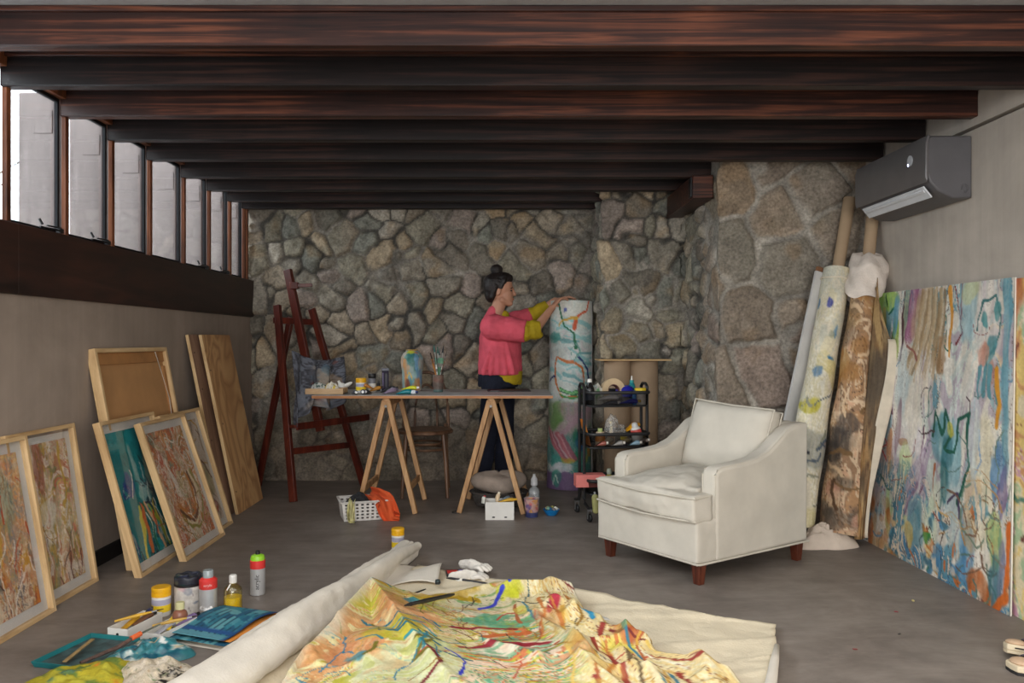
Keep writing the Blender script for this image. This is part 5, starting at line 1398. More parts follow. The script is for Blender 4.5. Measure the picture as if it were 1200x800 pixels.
    s_ = S()
    s_.lathe([(0, 0.80), (0.138, 0.795), (0.146, 0.83), (0.150, 0.90), (0, 0.91)], (0.024, 0, 0), 28, None, 1.0, 1.16)
    S().cap((0.03, 0, 1.27), (0.035, 0, 1.315), 0.055, 0.040).out('shirt_collar', must, r, True)
    for v in s_.bm.verts: v.co.z += max(0.0, (0.12 - v.co.x)) * 0.42 if v.co.z < .85 else 0
    s_.out('shirt', must, r, True, rem=0.007, sm=3, disp=(0.014, 0.05))
    c = S(); c.lathe(*flare((0.17, -0.203, 1.197), (0.300, -0.195, 1.212), 0.078, 0.062, 0.006)).ell((0.275, -0.195, 1.165), (0.045, 0.05, 0.03))
    c.out('shirt_cuff', must, r, True, rem=0.006, sm=3, disp=(0.012, 0.04))
    c = S(); c.lathe(*flare((0.22, 0.172, 1.31), (0.375, 0.185, 1.392), 0.060, 0.052, 0.004)).out('shirt_cuff', must, r, True, rem=0.006, sm=3, disp=(0.010, 0.04))
    jean = M((30, 33, 46), 0.85, 0.15, 20, 0.25, 200, spec=0.2, name='dark_denim')
    d = S(); d.lathe([(0, 0.78), (0.15, 0.78), (0.152, 0.86), (0.142, 0.925), (0, 0.93)], (-0.012, 0, 0), 28, None, 1.0, 1.08)
    for y, hx, kx, ax in ((-0.083, -0.035, -0.078, -0.135), (0.083, 0.025, 0.038, 0.03)):
        d.cap((hx, y, 0.84), (kx, y, 0.48), 0.097, 0.073)
        d.lathe(*flare((kx, y, 0.50), (ax, y, 0.085), 0.073, 0.066, 0.004))
    d.out('jeans', jean, r, True, rem=0.007, sm=4, disp=(0.014, 0.07))
    for y, ax in ((-0.083, -0.135), (0.083, 0.03)):
        q = S(); q.cap((ax - 0.035, y, 0.048), (ax + 0.05, y, 0.05), 0.046, 0.044).cap((ax + 0.05, y, 0.04), (ax + 0.14, y, 0.036), 0.042, 0.034).box((ax + 0.045, y, 0.01), (0.23, 0.075, 0.02))
        q.out('shoe', M((58, 52, 50), 0.7, 0.1, name='dark_shoe'), r, True, rem=0.006, sm=3)
    S().lathe([(0, 0), (0.007, 0), (0.007, 0.003), (0, 0.003)], (-0.06, -0.160, 0.87), 10, frame_mat((0, -1, 0))).out('jeans_button', M((190, 180, 160), 0.3, metal=0.8, name='button_metal'), r, True)


person()
# ================================================================== SMALL THINGS
WHITE = M((222, 219, 212), 0.45, 0.03, 10, name='white_plastic_matte'); BLACK = M((26, 25, 27), 0.5, 0.15, 16, name='black_plastic')
YEL = M((232, 174, 22), 0.4, 0.06, 12, name='yellow_plastic'); YELP = M((228, 196, 40), 0.5, 0.08, 12, name='yellow_label'); GREYL = M((168, 166, 184), 0.5, 0.06, 14, name='lilac_grey_label')
SIL = M((186, 186, 186), 0.35, 0.05, 10, metal=0.35, name='silver_can'); RED = M((206, 52, 48), 0.45, 0.06, 12, name='red_label')
CLR = clear('clear_plastic', (240, 240, 238), 0.2, 0.06, 0.10); CLR2 = clear('hazy_plastic', (232, 234, 236), 0.15, 0.15, 0.30)


def turned(name, label, cat, loc, parts, group=None, rz=0.0, tilt=None):
    r = thing(name, label, cat, loc, rz, group, rot=tilt)
    for nm, prof, m in parts: S().lathe(prof, n=24).out(nm, m, r, True, ang=35)
    return r


def yellow_jar(label, loc, h=0.112, rad=0.036):
    a = [(0, 0), (rad * .94, 0), (rad, 0.004), (rad, h * .66), (rad * .9, h * .70), (0, h * .70)]
    r = turned('paint_jar', label, 'paint jar', loc, [('body', a, WHITE),
        ('label_band', [(rad * 1.004, h * .16), (rad * 1.012, h * .16), (rad * 1.012, h * .40), (rad * 1.004, h * .40)], YELP),
        ('grey_band', [(rad * 1.004, h * .41), (rad * 1.012, h * .41), (rad * 1.012, h * .60), (rad * 1.004, h * .60)], GREYL),
        ('lid', [(rad * .9, h * .69), (rad * 1.03, h * .69), (rad * 1.03, h * .82), (rad * .98, h * .83), (rad * .98, h * .85), (rad * 1.03, h * .86), (rad * 1.03, h * .97), (rad * .96, h), (0, h)], YEL)], 'yellow lidded paint jars')
    return r


yellow_jar('yellow-lidded paint jar on the floor beside the white paint pot', fl(189, 720), 0.116, 0.037)
yellow_jar('yellow-lidded paint jar behind the far end of the white canvas roll', Vector((-0.568, 4.36, 0)), 0.118, 0.034)
yellow_jar('yellow-lidded paint jar standing on the trestle table', Vector((-0.975, 5.55, TZ)), 0.098, 0.035)

# spray cans
def stencil(r, txt, m, size, rad, z, zrot, vert=False):
    c = bpy.data.curves.new('lettering', 'FONT'); c.body = txt; c.size = size; c.align_x = 'CENTER'; c.align_y = 'CENTER'; c.extrude = 0.0004
    o = bpy.data.objects.new('tmp', c); COL.objects.link(o)
    me = bpy.data.meshes.new_from_object(o); bpy.data.objects.remove(o)
    t = S(); t.bm.from_mesh(me); bmesh.ops.subdivide_edges(t.bm, edges=[e for e in t.bm.edges if e.calc_length() > size * .3], cuts=2)
    for v in t.bm.verts:
        x, y = (v.co.x, v.co.y) if not vert else (-v.co.y, v.co.x)
        a = x / rad + zrot; q = rad + 0.0006 + v.co.z
        v.co = Vector((q * math.cos(a), q * math.sin(a), z + y))
    t.out('lettering', m, r, True, ang=30)


rad = 0.0325
r = turned('spray_can', 'silver spray can with lime green cap and red band, standing apart on the floor', 'spray can', fl(302, 696), [
    ('can', [(0, 0.004), (rad * .9, 0), (rad, 0.004), (rad, 0.135), (0, 0.135)], SIL),
    ('red_band', [(rad * .99, 0.118), (rad * 1.02, 0.118), (rad * 1.02, 0.152), (rad * .95, 0.154), (0, 0.154)], RED),
    ('cap', [(rad * .96, 0.152), (rad * .97, 0.160), (rad * .86, 0.172), (rad * .5, 0.178), (0, 0.178)], M((140, 196, 44), 0.4, 0.05, name='lime_cap')),
    ('nozzle', [(0, 0.176), (0.010, 0.176), (0.010, 0.192), (0.007, 0.194), (0, 0.194)], BLACK)])
stencil(r, 'acrylic', M((40, 38, 40), 0.5, name='ink_black'), 0.026, rad, 0.062, -PI / 2 + 0.2, True)
rad = 0.035
r = turned('spray_can', 'paint-smeared silver spray can with red shoulder and clear grey cap', 'spray can', fl(244, 719), [
    ('can', [(0, 0.004), (rad * .9, 0), (rad, 0.004), (rad, 0.118), (0, 0.118)], SIL),
    ('red_shoulder', [(rad * 1.005, 0.108), (rad * 1.03, 0.108), (rad * 1.03, 0.142), (rad * .7, 0.152), (0, 0.152)], RED),
    ('cap', [(0.021, 0.150), (0.021, 0.178), (0.019, 0.181), (0, 0.181)], M((142, 152, 154), 0.2, 0.05, name='grey_cap'))])
stencil(r, 'acrylic', M((226, 190, 186), 0.5, name='ink_pale'), 0.013, rad * 1.03, 0.126, -PI / 2 + 0.3)
q = S(); R = random.Random(2)
for k in range(12): q.ell((0.036 * math.cos(-1.9 + .12 * k), 0.036 * math.sin(-1.9 + .12 * k), R.uniform(0.006, 0.034)), (R.uniform(.006, .012),) * 3, nu=8, nv=6)
q.out('paint_drips', M((206, 200, 190), 0.5, 0.35, 60, name='mixed_drips'), r, True, rem=0.003, sm=2)

# big white paint pot
rad = 0.055
A = Art(64, 33, (206, 200, 192), 2, 51); A.dabs(30, [(222, 218, 210), (190, 176, 170), (206, 150, 160), (120, 126, 140), (190, 184, 176)], .04, .08, rough=.7); A.scrib(10, [(150, 140, 140), (206, 170, 176)], .012, .25, (0, 0, 1, .8), .4, PI / 2)
r = thing('paint_pot', 'large white paint pot with paint-caked dark lid', 'paint pot', fl(221, 716))
S().grid(lambda u, v: Vector((rad * math.cos(2 * PI * u), rad * math.sin(2 * PI * u), 0.118 * (1 - v))), 64, 32, wrap=True).out('body', art_mat('stained_plastic', 0.5, 0.1, 60), r, True, col=A.flat(), ang=180)
S().lathe([(rad, 0.112), (rad * 1.04, 0.113), (rad * 1.04, 0.120), (rad, 0.121)], n=32).out('rim', BLACK, r, True)
A = Art(64, 24, (40, 42, 52), 2, 53); A.dabs(40, [(24, 24, 30), (60, 66, 84), (90, 100, 80), (52, 60, 96), (120, 120, 120), (30, 80, 70)], .05, .12, rough=.7)
def lid(u, v):
    a = 2 * PI * u; pr = [(rad * 1.0, 0.121), (rad * 1.03, 0.124), (rad * 1.03, 0.148), (rad * .98, 0.153), (rad * .8, 0.152), (rad * .75, 0.149), (0.0, 0.149)]
    t = v * 6; i = min(int(t), 5); k = t - i
    q = pr[i][0] * (1 - k) + pr[i + 1][0] * k; z = pr[i][1] * (1 - k) + pr[i + 1][1] * k
    return Vector((q * math.cos(a), q * math.sin(a), z + 0.002 * math.sin(a * 7) * (v > .3)))
S().grid(lid, 64, 23, wrap=True).out('lid', art_mat('caked_lid', 0.45, 0.3, 50), r, True, col=A.flat(), ang=60)

# oil bottle
r = turned('oil_bottle', 'clear square-shouldered bottle half full of yellow oil with white cap', 'bottle', fl(273, 717), [
    ('glass', [(0, 0.001), (0.036, 0.001), (0.038, 0.004), (0.038, 0.092), (0.034, 0.104), (0.016, 0.118), (0.015, 0.128), (0.0125, 0.128), (0.0135, 0.117), (0.032, 0.102), (0.036, 0.091), (0.036, 0.004), (0, 0.003)], clear('bottle_glass', (252, 250, 236), 0.15, 0.04, 0.0, fres=.2)),
    ('oil', [(0, 0.004), (0.0352, 0.004), (0.0352, 0.066), (0, 0.066)], M((228, 196, 44), 0.3, 0.03, 6, spec=0.4, name='yellow_oil')),
    ('cap', [(0, 0.122), (0.015, 0.122), (0.0155, 0.126), (0.0155, 0.152), (0.013, 0.155), (0, 0.155)], WHITE)])
S().tube([(-0.004, -0.02, 0.122), (-0.010, -0.028, 0.108), (-0.014, -0.033, 0.10)], 0.003, 6).out('drip', WHITE, r, True)

# small copper coloured bottle
r = turned('small_bottle', 'small copper brown bottle with cream cap beside the white paint drawers', 'bottle', fl(211, 739), [
    ('body', [(0, 0), (0.026, 0), (0.028, 0.003), (0.028, 0.064), (0.024, 0.076), (0.014, 0.083), (0.014, 0.088), (0, 0.088)], M((140, 92, 72), 0.35, 0.1, 12, name='copper_paint')),
    ('label', [(0.0282, 0.008), (0.0288, 0.008), (0.0288, 0.052), (0.0282, 0.052)], M((186, 180, 130), 0.6, 0.25, 40, name='smeared_label')),
    ('cap', [(0.0, 0.086), (0.017, 0.086), (0.017, 0.110), (0.015, 0.112), (0, 0.112)], M((206, 200, 150), 0.5, 0.08, name='cream_cap'))])


# paint tubes
def paint_tube(label, p, ang, L=0.10, rad=0.012, body=(200, 200, 200), cap=(30, 30, 30), pitch=0.0, band=None, group='paint tubes', cat='paint tube'):
    r = thing('paint_tube', label, cat, p, rot=(0, -pitch, ang), group=group)
    NU = 14
    def f(u, v):
        a = 2 * PI * u; k = v
        w = rad * (1.25 - 0.25 * k); t = rad * (0.12 + 0.88 * min(1, k * 1.5))
        if k > 0.97: w *= .8; t *= .8
        return Vector((L * k, w * math.cos(a), t + t * math.sin(a) + (rad - t) * 0.0))
    b = S(); b.grid(f, NU, 14, wrap=True); 
    b.lathe([(rad * .8, 0), (rad * .45, L * .06), (0, L * .06)], (L, 0, rad), 14, frame_mat((1, 0, 0)))
    b.out('body', M(body, 0.35, 0.08, 30, name='tube_' + '_'.join(map(str, body))), r, True, ang=50)
    if band:
        S().grid(lambda u, v: f(u, 0.45 + 0.4 * v) * 1 + Vector((0, (f(u, 0.45 + .4 * v).y) * 0.03, (f(u, .45 + .4 * v).z - rad) * 0.03)), NU, 4, wrap=True).out('label_band', M(band, 0.5, 0.06, name='band_' + '_'.join(map(str, band))), r, True, ang=180)
    S().lathe([(0, 0), (rad * .62, 0), (rad * .58, L * .16), (rad * .5, L * .18), (0, L * .18)], (L * 1.03, 0, rad), 14, frame_mat((1, 0, 0))).out('cap', M(cap, 0.4, 0.08, name='cap_' + '_'.join(map(str, cap))), r, True)
    return r


# two small white drawers full of tubes
def drawer(label, p, rz, l=0.20, w=0.088, h=0.046):
    r = thing('paint_drawer_box', label, 'box', p, rz, 'small white drawers')
    S().openbox(w, l, h, 0.003, c=(0, l / 2, 0)).out('tray', WHITE, r, True, smooth=False)
    S().lathe([(0, 0), (0.0055, 0), (0.0055, 0.0015), (0, 0.0015)], (0.0, -0.0005, h * .52), 12, frame_mat((0, -1, 0))).out('pull_hole', M((20, 16, 14), 0.8, name='hole_dark'), r, True)
    return r


pA, pB = Vector((-1.445, 3.035, 0)), Vector((-1.300, 2.985, 0))
drawer('small white drawer of paint tubes, on the left, with black pull hole', pA, math.radians(-14))
drawer('small white drawer of paint tubes, nearer the blue papers', pB, math.radians(-18), 0.20, 0.092)
R = random.Random(9)
tc_ = [('ochre', (186, 140, 40)), ('brown', (110, 76, 56)), ('navy', (44, 56, 96)), ('silver', (170, 170, 176)), ('yellow', (222, 186, 50)), ('violet', (120, 100, 140))]
for i, (nm, c) in enumerate(tc_):
    base, rz = (pA, math.radians(-14)) if i < 3 else (pB, math.radians(-18))
    d = Vector((-math.sin(rz), math.cos(rz), 0)); s = Vector((math.cos(rz), math.sin(rz), 0))
    k = i % 3
    p = base + d * (0.05 + 0.035 * k) + s * (-0.02 + 0.02 * k) + Vector((0, 0, 0.022 + 0.006 * k))
    paint_tube('%s paint tube lying in the %s white drawer' % (nm, 'left' if i < 3 else 'right'), p, rz + PI / 2 + R.uniform(-0.5, 0.5), 0.088, 0.011, c, R.choice([(30, 30, 30), (220, 216, 210)]), 0.08, group='tubes in the white drawers')
for i, (c, nm) in enumerate((((206, 160, 40), 'mustard handled brush poking out of the left white drawer'), ((190, 150, 60), 'yellow handled brush lying across the right white drawer'))):
    base = (pA, pB)[i]
    p0 = base + Vector((-0.035 + .02 * i, 0.05, 0.056)); p1 = p0 + Vector((0.11, 0.07 - .02 * i, 0.012))
    r = thing('paint_brush', nm, 'brush', p0, group='brushes in the white drawers')
    S().tube([p0, lerp(p0, p1, .6), p1], [0.004, 0.007, 0.004], 8).out('handle', M(c, 0.45, 0.1, name='brush_wood'), r)
    S().tube([p1, lerp(p0, p1, 1.16)], [0.006, 0.005], 8, flat=.5).out('ferrule', SIL, r)
    S().tube([lerp(p0, p1, 1.15), lerp(p0, p1, 1.34)], [0.006, 0.002], 8, flat=.5).out('bristles', M((60, 46, 38), 0.9, 0.2, 50, name='bristle'), r)

# stack of papers: the top sheets painted teal, curling
def sheet(label, rz, dx, dy, z, col, w=0.265, d=0.315, curl=0.0, art=None):
    c = Vector((-1.075 + dx, 3.13 + dy, z))
    NU, NV = 30, 40
    def f(u, v):
        x, y = (u - .5) * w, (.5 - v) * d
        X = x * math.cos(rz) - y * math.sin(rz); Y = x * math.sin(rz) + y * math.cos(rz)
        return c + Vector((X, Y, curl * (0.5 + 0.5 * math.cos((v - .35) * 5.5)) * (0.6 + .4 * u)))
    if art is None:
        o = S().grid(f, 10, 14).out('paper_sheet', M(col, 0.8, 0.04, 6, name='sheet_%d' % col[2]), ang=180, solid=0.0014)
    else:
        o = S().grid(f, NU, NV).out('paper_sheet', bpy.data.materials['painted_paper'], ang=180, solid=0.0014, col=art.flat())
    tag(o, label, 'paper sheet', 'stack of papers on the floor')


def teal_art(seed, band):
    A = Art(31, 41, (44, 110, 128), .7, seed)
    A.bands([(44, 114, 134), (80, 148, 160), (34, 90, 120), (104, 166, 172), (56, 130, 146)], 14, .6, .8, 2, (22, 60, 84), None, .9, .12)
    if band:
        A.mix(sstep(.74, .76, A.v) * (1 - sstep(.83, .85, A.v)), (38, 84, 140)); A.mix(sstep(.86, .87, A.v), (90, 150, 164)); A.mix(sstep(.9, 1.0, A.u), (30, 66, 110))
    return A


sheet('bottom pale sheet of the paper stack, sticking out at the front', -0.36, 0.030, -0.020, 0.003, (222, 212, 196))
sheet('cream sheet second from the bottom of the paper stack', -0.42, 0.045, -0.005, 0.007, (214, 200, 180))
sheet('white sheet third from the bottom, fanned out to the right', -0.50, 0.060, 0.006, 0.012, (226, 220, 208))
sheet('buff sheet in the middle of the paper stack', -0.45, 0.040, 0.002, 0.017, (206, 188, 164))
sheet('lower teal painted sheet showing along the front of the paper stack', -0.36, 0.0, -0.014, 0.022, (60, 120, 150), art=teal_art(61, False))
sheet('sheet with an orange edge just under the top teal sheet', -0.42, 0.024, 0.012, 0.028, (206, 130, 50), curl=.010)
sheet('top teal and blue painted sheet of the paper stack', -0.37, -0.008, 0.006, 0.034, (60, 120, 150), curl=.020, art=teal_art(67, True))

# teal tray with stir stick and tongs
r = thing('paint_tray', 'shallow teal plastic tray with dried dark paint', 'tray', fl(108, 768), math.radians(-14))
S().openbox(0.24, 0.27, 0.022, 0.006, 1.06).out('tray', M((24, 112, 116), 0.4, 0.08, 10, name='teal_plastic'), r, True, bev=0.002)
S().box((0, 0, 0.0085), (0.222, 0.252, 0.004)).out('dried_paint', M((52, 74, 76), 0.5, 0.4, 26, name='dark_dried_paint'), r, True)
p0, p1 = Vector((-1.50, 2.77, 0.026)), Vector((-1.505, 2.97, 0.030))
o = S().bar(p0, p1, 0.014, 0.005).out('stir_stick', M((150, 126, 84), 0.7, 0.15, 20, name='stick_wood'), bev=0.001); tag(o, 'wooden stirring stick lying along the left side of the teal tray', 'stick')
r = thing('palette_knife', 'old palette knife with orange-marked handle across the right of the teal tray', 'palette knife', (-1.36, 2.86, 0.03))
S().tube([(-1.43, 2.74, 0.034), (-1.36, 2.86, 0.042), (-1.325, 2.925, 0.058)], [0.006, 0.008, 0.007], 8).out('handle', M((92, 70, 62), 0.6, 0.25, 40, name='worn_handle'), r)
S().tube([(-1.325, 2.925, 0.058), (-1.27, 3.0, 0.075)], [0.010, 0.007], 8, flat=.2).out('blade', M((120, 126, 112), 0.4, 0.2, 30, metal=0.5, name='dull_blade'), r)
S().tube([(-1.335, 2.906, 0.055), (-1.315, 2.94, 0.062)], 0.0095, 8).out('orange_mark', M((206, 96, 50), 0.5, name='orange_paint'), r)


# crumpled things in the lower left corner
def colf(base, spots, seed, grow=1.0):
    def g(x, y):
        c = np.zeros(x.shape + (3,)) + np.array(base, float)
        c = c * (0.85 + 0.3 * fbm(x * 4 + 50, y * 4 + 50, seed, 3))[..., None]
        for k, (s, th) in enumerate(spots):
            m = sstep(th, th + .08, fbm(x * 3 * grow + 20 * k + 50, y * 3 * grow + 70, seed + k * 7, 4))[..., None]
            c = c * (1 - m) + np.array(s, float) * m
        return np.clip(c, 8, 250)
    return g


m_rag = art_mat('rag_cloth', 0.85, 0.35, 130, 0.2)
m_film = art_mat('painted_film', 0.3, 0.2, 60, 0.5)
crumple('plastic_film', 'crumpled teal paint-covered plastic film beside the teal tray', 'plastic sheet', Vector((-1.255, 2.88, 0)), 0.135, 0.105, 0.075, m_film, 12, 0.55, 1.8,
        colf((60, 130, 138), [((206, 214, 206), .62), ((30, 92, 110), .58), ((206, 186, 150), .68), ((222, 222, 216), .72)], 5, 1.2))
crumple('yellow_rag', 'greenish yellow paint-soaked rag in the front left corner', 'rag', Vector((-1.365, 2.64, 0)), 0.165, 0.12, 0.085, m_rag, 14, 0.15, .7,
        colf((166, 154, 44), [((104, 124, 56), .5), ((176, 168, 56), .57), ((196, 130, 40), .70), ((88, 120, 90), .66)], 8, 1.4))
crumple('knitted_cloth', 'stained beige ribbed cloth with a black patterned patch, in the front left', 'cloth', Vector((-1.135, 2.66, 0)), 0.150, 0.125, 0.085, art_mat('ribbed_knit', 0.9, 0.5, 190, 0.15, 0.10), 17, -0.1, .9,
        lambda x, y: (lambda c: np.where(((x > .28) & (x < .62) & (y < .1) & (np.sin((y + np.abs(((x * 9) % 1) - .5) * .16) * 60) > .15))[..., None], np.array((44, 40, 38.0)), c))(colf((206, 192, 168), [((216, 204, 184), .5), ((150, 150, 120), .66), ((176, 120, 60), .74), ((70, 76, 90), .76), ((110, 140, 90), .75)], 21, 2.2)(x, y)))

# tools lying on the floor canvas
def brush(label, p0, p1, rad, col, group=None, br=True):
    r = thing('paint_brush', label, 'brush', p0, group=group)
    p0, p1 = Vector(p0), Vector(p1)
    S().tube([p0, lerp(p0, p1, .1), lerp(p0, p1, .62), lerp(p0, p1, .78)], [rad * .5, rad * .8, rad, rad * .7], 10).out('handle', M(col, 0.4, 0.1, name='handle_%d' % col[0]), r)
    S().tube([lerp(p0, p1, .78), lerp(p0, p1, .88)], rad * .85, 10).out('ferrule', M((60, 58, 58), 0.4, metal=.6, name='dark_ferrule'), r)
    S().tube([lerp(p0, p1, .88), p1], [rad * .9, rad * .25], 10).out('bristles', M((34, 30, 28), 0.9, 0.2, 50, name='dark_bristle'), r)


def on_cloth(px, py, lift=0.01):
    Y0 = 3.2
    for _ in range(12):
        p = at(px, py, Y0); z = cloth_z(p.x, p.y) + lift
        Y0 += (p.z - z) * 2.0 if abs(p.z - z) > 1e-3 else 0
    p = at(px, py, Y0); p.z = cloth_z(p.x, p.y) + lift
    return p


a, b_ = on_cloth(532, 696, .016), on_cloth(474, 709, .016)
brush('thick black brush lying on the painted cloth', a, b_, 0.009, (32, 30, 30), 'brushes on the floor canvas')
a, b_ = fl(499, 690, .035), fl(475, 699, .04)
brush('thin black brush at the top edge of the painted cloth', a, b_, 0.004, (30, 30, 32), 'brushes on the floor canvas')
p = fl(513, 684, 0.03)
turned('bottle_cap', 'small black bottle cap lying on the cream canvas edge', 'cap', p, [('disc', [(0, 0), (0.011, 0), (0.012, 0.003), (0.012, 0.016), (0.010, 0.019), (0, 0.019)], M((24, 44, 46), 0.4, name='dark_teal_cap')), ('ridge', [(0.012, 0.004), (0.013, 0.005), (0.013, 0.009), (0.012, 0.010)], BLACK)])
paint_tube('white paint tube with teal smears lying on the cream canvas', fl(712, 725, 0.026), math.radians(205), 0.125, 0.017, (206, 204, 200), (24, 84, 92), 0.0, (34, 104, 112), 'paint tubes')

# gloves and tins near the back edge of the floor canvas
def glove(label, c, rz, z):
    b = S(); c = Vector(c); c.z = z
    cs, sn = math.cos(rz), math.sin(rz)
    def T(x, y, h=0.0): return c + Vector((x * cs - y * sn, x * sn + y * cs, h))
    b.cap(T(-.06, 0, .012), T(0, 0, .018), .024, .030, sy=.5).cap(T(-.0, 0, .018), T(.03, 0, .016), .032, .030, sy=.5)
    for k, L in ((-1.5, .05), (-.5, .062), (.5, .06), (1.5, .048)): b.cap(T(.035, k * .017, .016), T(.04 + L * .6, k * .021, .024), .010, .0095).cap(T(.04 + L * .6, k * .021, .024), T(.04 + L, k * .022 + .004, .010), .0095, .0085)
    b.cap(T(-.02, .026, .016), T(.015, .055, .012), .012, .010)
    o = b.out('work_glove', M((214, 208, 198), 0.85, 0.08, 20, 0.3, 150, name='white_glove'), rem=0.004, sm=2, disp=(.006, .03)); tag(o, label, 'glove', 'work gloves')


g = fl(553, 664, 0.03); glove('upper crumpled white glove lying on the small tin', (g.x, g.y, 0), math.radians(-38), 0.020)
g = fl(546, 680); glove('lower flat white glove lying on the floor by the canvas edge', (g.x, g.y, 0), math.radians(-6), 0.004)
r = thing('charcoal_tin', 'small dark tin with red and lilac label under the upper glove', 'tin', fl(535, 675), math.radians(8))
S().box((0, 0, 0.012), (0.10, 0.075, 0.024)).out('tin', M((40, 36, 38), 0.45, 0.1, name='dark_tin'), r, True, bev=0.003)
S().box((-0.02, -0.005, 0.0245), (0.05, 0.05, 0.001)).out('red_label', RED, r, True); S().box((0.028, -0.008, 0.0246), (0.036, 0.05, 0.001)).out('lilac_label', M((150, 130, 190), 0.5, name='lilac'), r, True)
brush('long black flat brush on the floor beside the lower glove', fl(572, 684, .01), fl(523, 677, .012), 0.008, (36, 34, 36), 'brushes on the floor canvas')
crumple('paper_tissue', 'small white crumpled tissue beside the black brush near the gloves', 'tissue', fl(541, 682), 0.032, 0.022, 0.022, M((222, 218, 208), 0.9, name='tissue'), 23, 0, 1.2)

# ---- by the trestles
r = thing('plastic_basket', 'white perforated plastic basket on the floor in front of the left trestle', 'basket', fl(428, 606), math.radians(18))
bw, bd, bh, t = 0.29, 0.20, 0.115, 1.10
m_bk = M((212, 208, 202), 0.5, 0.04, 10, name='basket_white')
for k, (n, nmx) in enumerate(((19, 'side'), (13, 'end'), (19, 'side'), (13, 'end'))):
    L = (bw, bd, bw, bd)[k]; off = (bd, bw, bd, bw)[k]
    ca, sa = math.cos(k * PI / 2), math.sin(k * PI / 2)
    def f(u, v, L=L, off=off, ca=ca, sa=sa):
        s = 1 + (t - 1) * v
        x, y = (u - .5) * L * (s if 1 else 1), -off / 2 * s
        return Vector((x * ca - y * sa, x * sa + y * ca, 0.004 + bh * v))
    S().grid(f, n, 11, mask=lambda i, j: not (i % 2 == 1 and j % 2 == 1 and j > 0)).out('basket_' + nmx, m_bk, r, True, solid=0.003, smooth=False)
S().box((0, 0, 0.004), (bw, bd, 0.004)).out('bottom', m_bk, r, True)
P = [(x * bw / 2 * t * 1.02, y * bd / 2 * t * 1.02, bh + 0.006) for x, y in ((-1, -1), (-.5, -1), (0, -1), (.5, -1), (1, -1), (1, 0), (1, 1), (0, 1), (-1, 1), (-1, 0))]
S().tube(P, 0.010, 8, True, flat=.55).out('rim', m_bk, r, True)
RB_ = WM(r)
crumple('dark_cloth', 'dark grey cloth heaped in the white basket', 'cloth', RB_ @ Vector((-0.03, 0.01, 0.075)), 0.115, 0.085, 0.085, M((36, 37, 40), 0.9, 0.15, 14, 0.3, 120, name='charcoal_cloth'), 31, 0.3, 1.2)
def rag(name, label, cat, path, w, m, seed, col=None, nu=14, nv=40, fold=.012):
    path = [Vector(p) for p in path]
    def f(u, v):
        t = v * (len(path) - 1); i = min(int(t), len(path) - 2); k = t - i
        k = k * k * (3 - 2 * k) * .5 + k * .5
        p = lerp(path[i], path[i + 1], k); ww = w[i] * (1 - k) + w[i + 1] * k
        d = (path[i + 1] - path[i]).normalized(); s = d.cross(Vector((0.25, -1, 0.35)).normalized()).normalized(); n = s.cross(d)
        q = p + s * (u - .5) * ww + n * fold * (math.sin(u * 9 + v * 3 + seed) + .6 * math.sin(u * 17 - v * 8 + seed))
        q.z = max(q.z, 0.004)
        return q
    o = S().grid(f, nu * 2, nv).out(name, m, ang=180, solid=0.003, col=col); tag(o, label, cat)
B_ = lambda x, y, z: RB_ @ Vector((x, y, z))
rag('orange_rag', 'bright orange rag hanging over the rim of the white basket', 'rag', [B_(.03, .04, .145), B_(.06, -.07, .150), B_(.10, -.125, .125), B_(.125, -.14, .06), B_(.15, -.155, .012), B_(.19, -.16, .008)], [.08, .10, .12, .12, .10, .09],
    M((206, 84, 38), 0.85, 0.08, 10, 0.3, 110, name='orange_cloth'), 1.0)
rag('stained_rag', 'thin yellowish white rag hanging on the front corner of the white basket', 'rag', [B_(-.10, -.09, .125), B_(-.105, -.128, .122), B_(-.108, -.135, .06), B_(-.105, -.14, .008), B_(-.09, -.15, .006)], [.05, .04, .05, .045, .03],
    M((186, 180, 130), 0.85, 0.2, 30, 0.3, 110, name='stained_linen'), 2.0)

# white drawer box, cup, soap bottle, bowl, tub, ring
pb = fl(585.5, 609); pb.y += 0.06
r = thing('storage_box', 'white cardboard box of tubes with two oval holes, under the right trestle', 'box', pb)
S().openbox(0.180, 0.13, 0.112, 0.004).out('box', WHITE, r, True, smooth=False)
for x in (-.038, .038): S().lathe([(0, 0), (0.010, 0), (0.010, 0.001), (0, 0.001)], (x, -0.0655, 0.018), 14, frame_mat((0, -1, 0), Vector((1, 0, 0))), .45, 1.0).out('oval_hole', M((30, 26, 24), 0.8, name='hole_dark'), r, True)
paint_tube('mustard yellow paint tube on top of the white box under the trestle', pb + Vector((-0.01, -0.03, 0.105)), 0.12, 0.10, 0.012, (196, 152, 40), (196, 152, 40), .03)
paint_tube('slate blue paint tube propped in the white box under the trestle', pb + Vector((0.0, 0.02, 0.105)), 0.2 + PI / 2 * 0 - .5, 0.07, 0.014, (84, 100, 112), (60, 60, 70), .1)
paint_tube('cream paint tube standing up in the white box under the trestle', pb + Vector((-0.02, 0.02, 0.07)), 0.4, 0.075, 0.014, (220, 196, 160), (226, 214, 190), 1.2)
paint_tube('white tube with red cap hanging over the left side of the white box', pb + Vector((-0.105, -0.045, 0.10)), 0.7, 0.04, 0.012, (206, 206, 196), (196, 40, 50), 1.0)
pc = fl(623, 605)
A = Art(60, 31, (190, 150, 140), 2, 71); A.dabs(50, [(206, 80, 50), (226, 160, 60), (84, 70, 130), (196, 60, 60), (222, 196, 150), (120, 80, 140), (60, 60, 100)], .05, .12, rough=.7); A.mix(sstep(.72, .78, A.v), (56, 62, 104))
r = thing('paint_cup', 'plastic cup smeared inside with orange and purple paint', 'cup', pc)
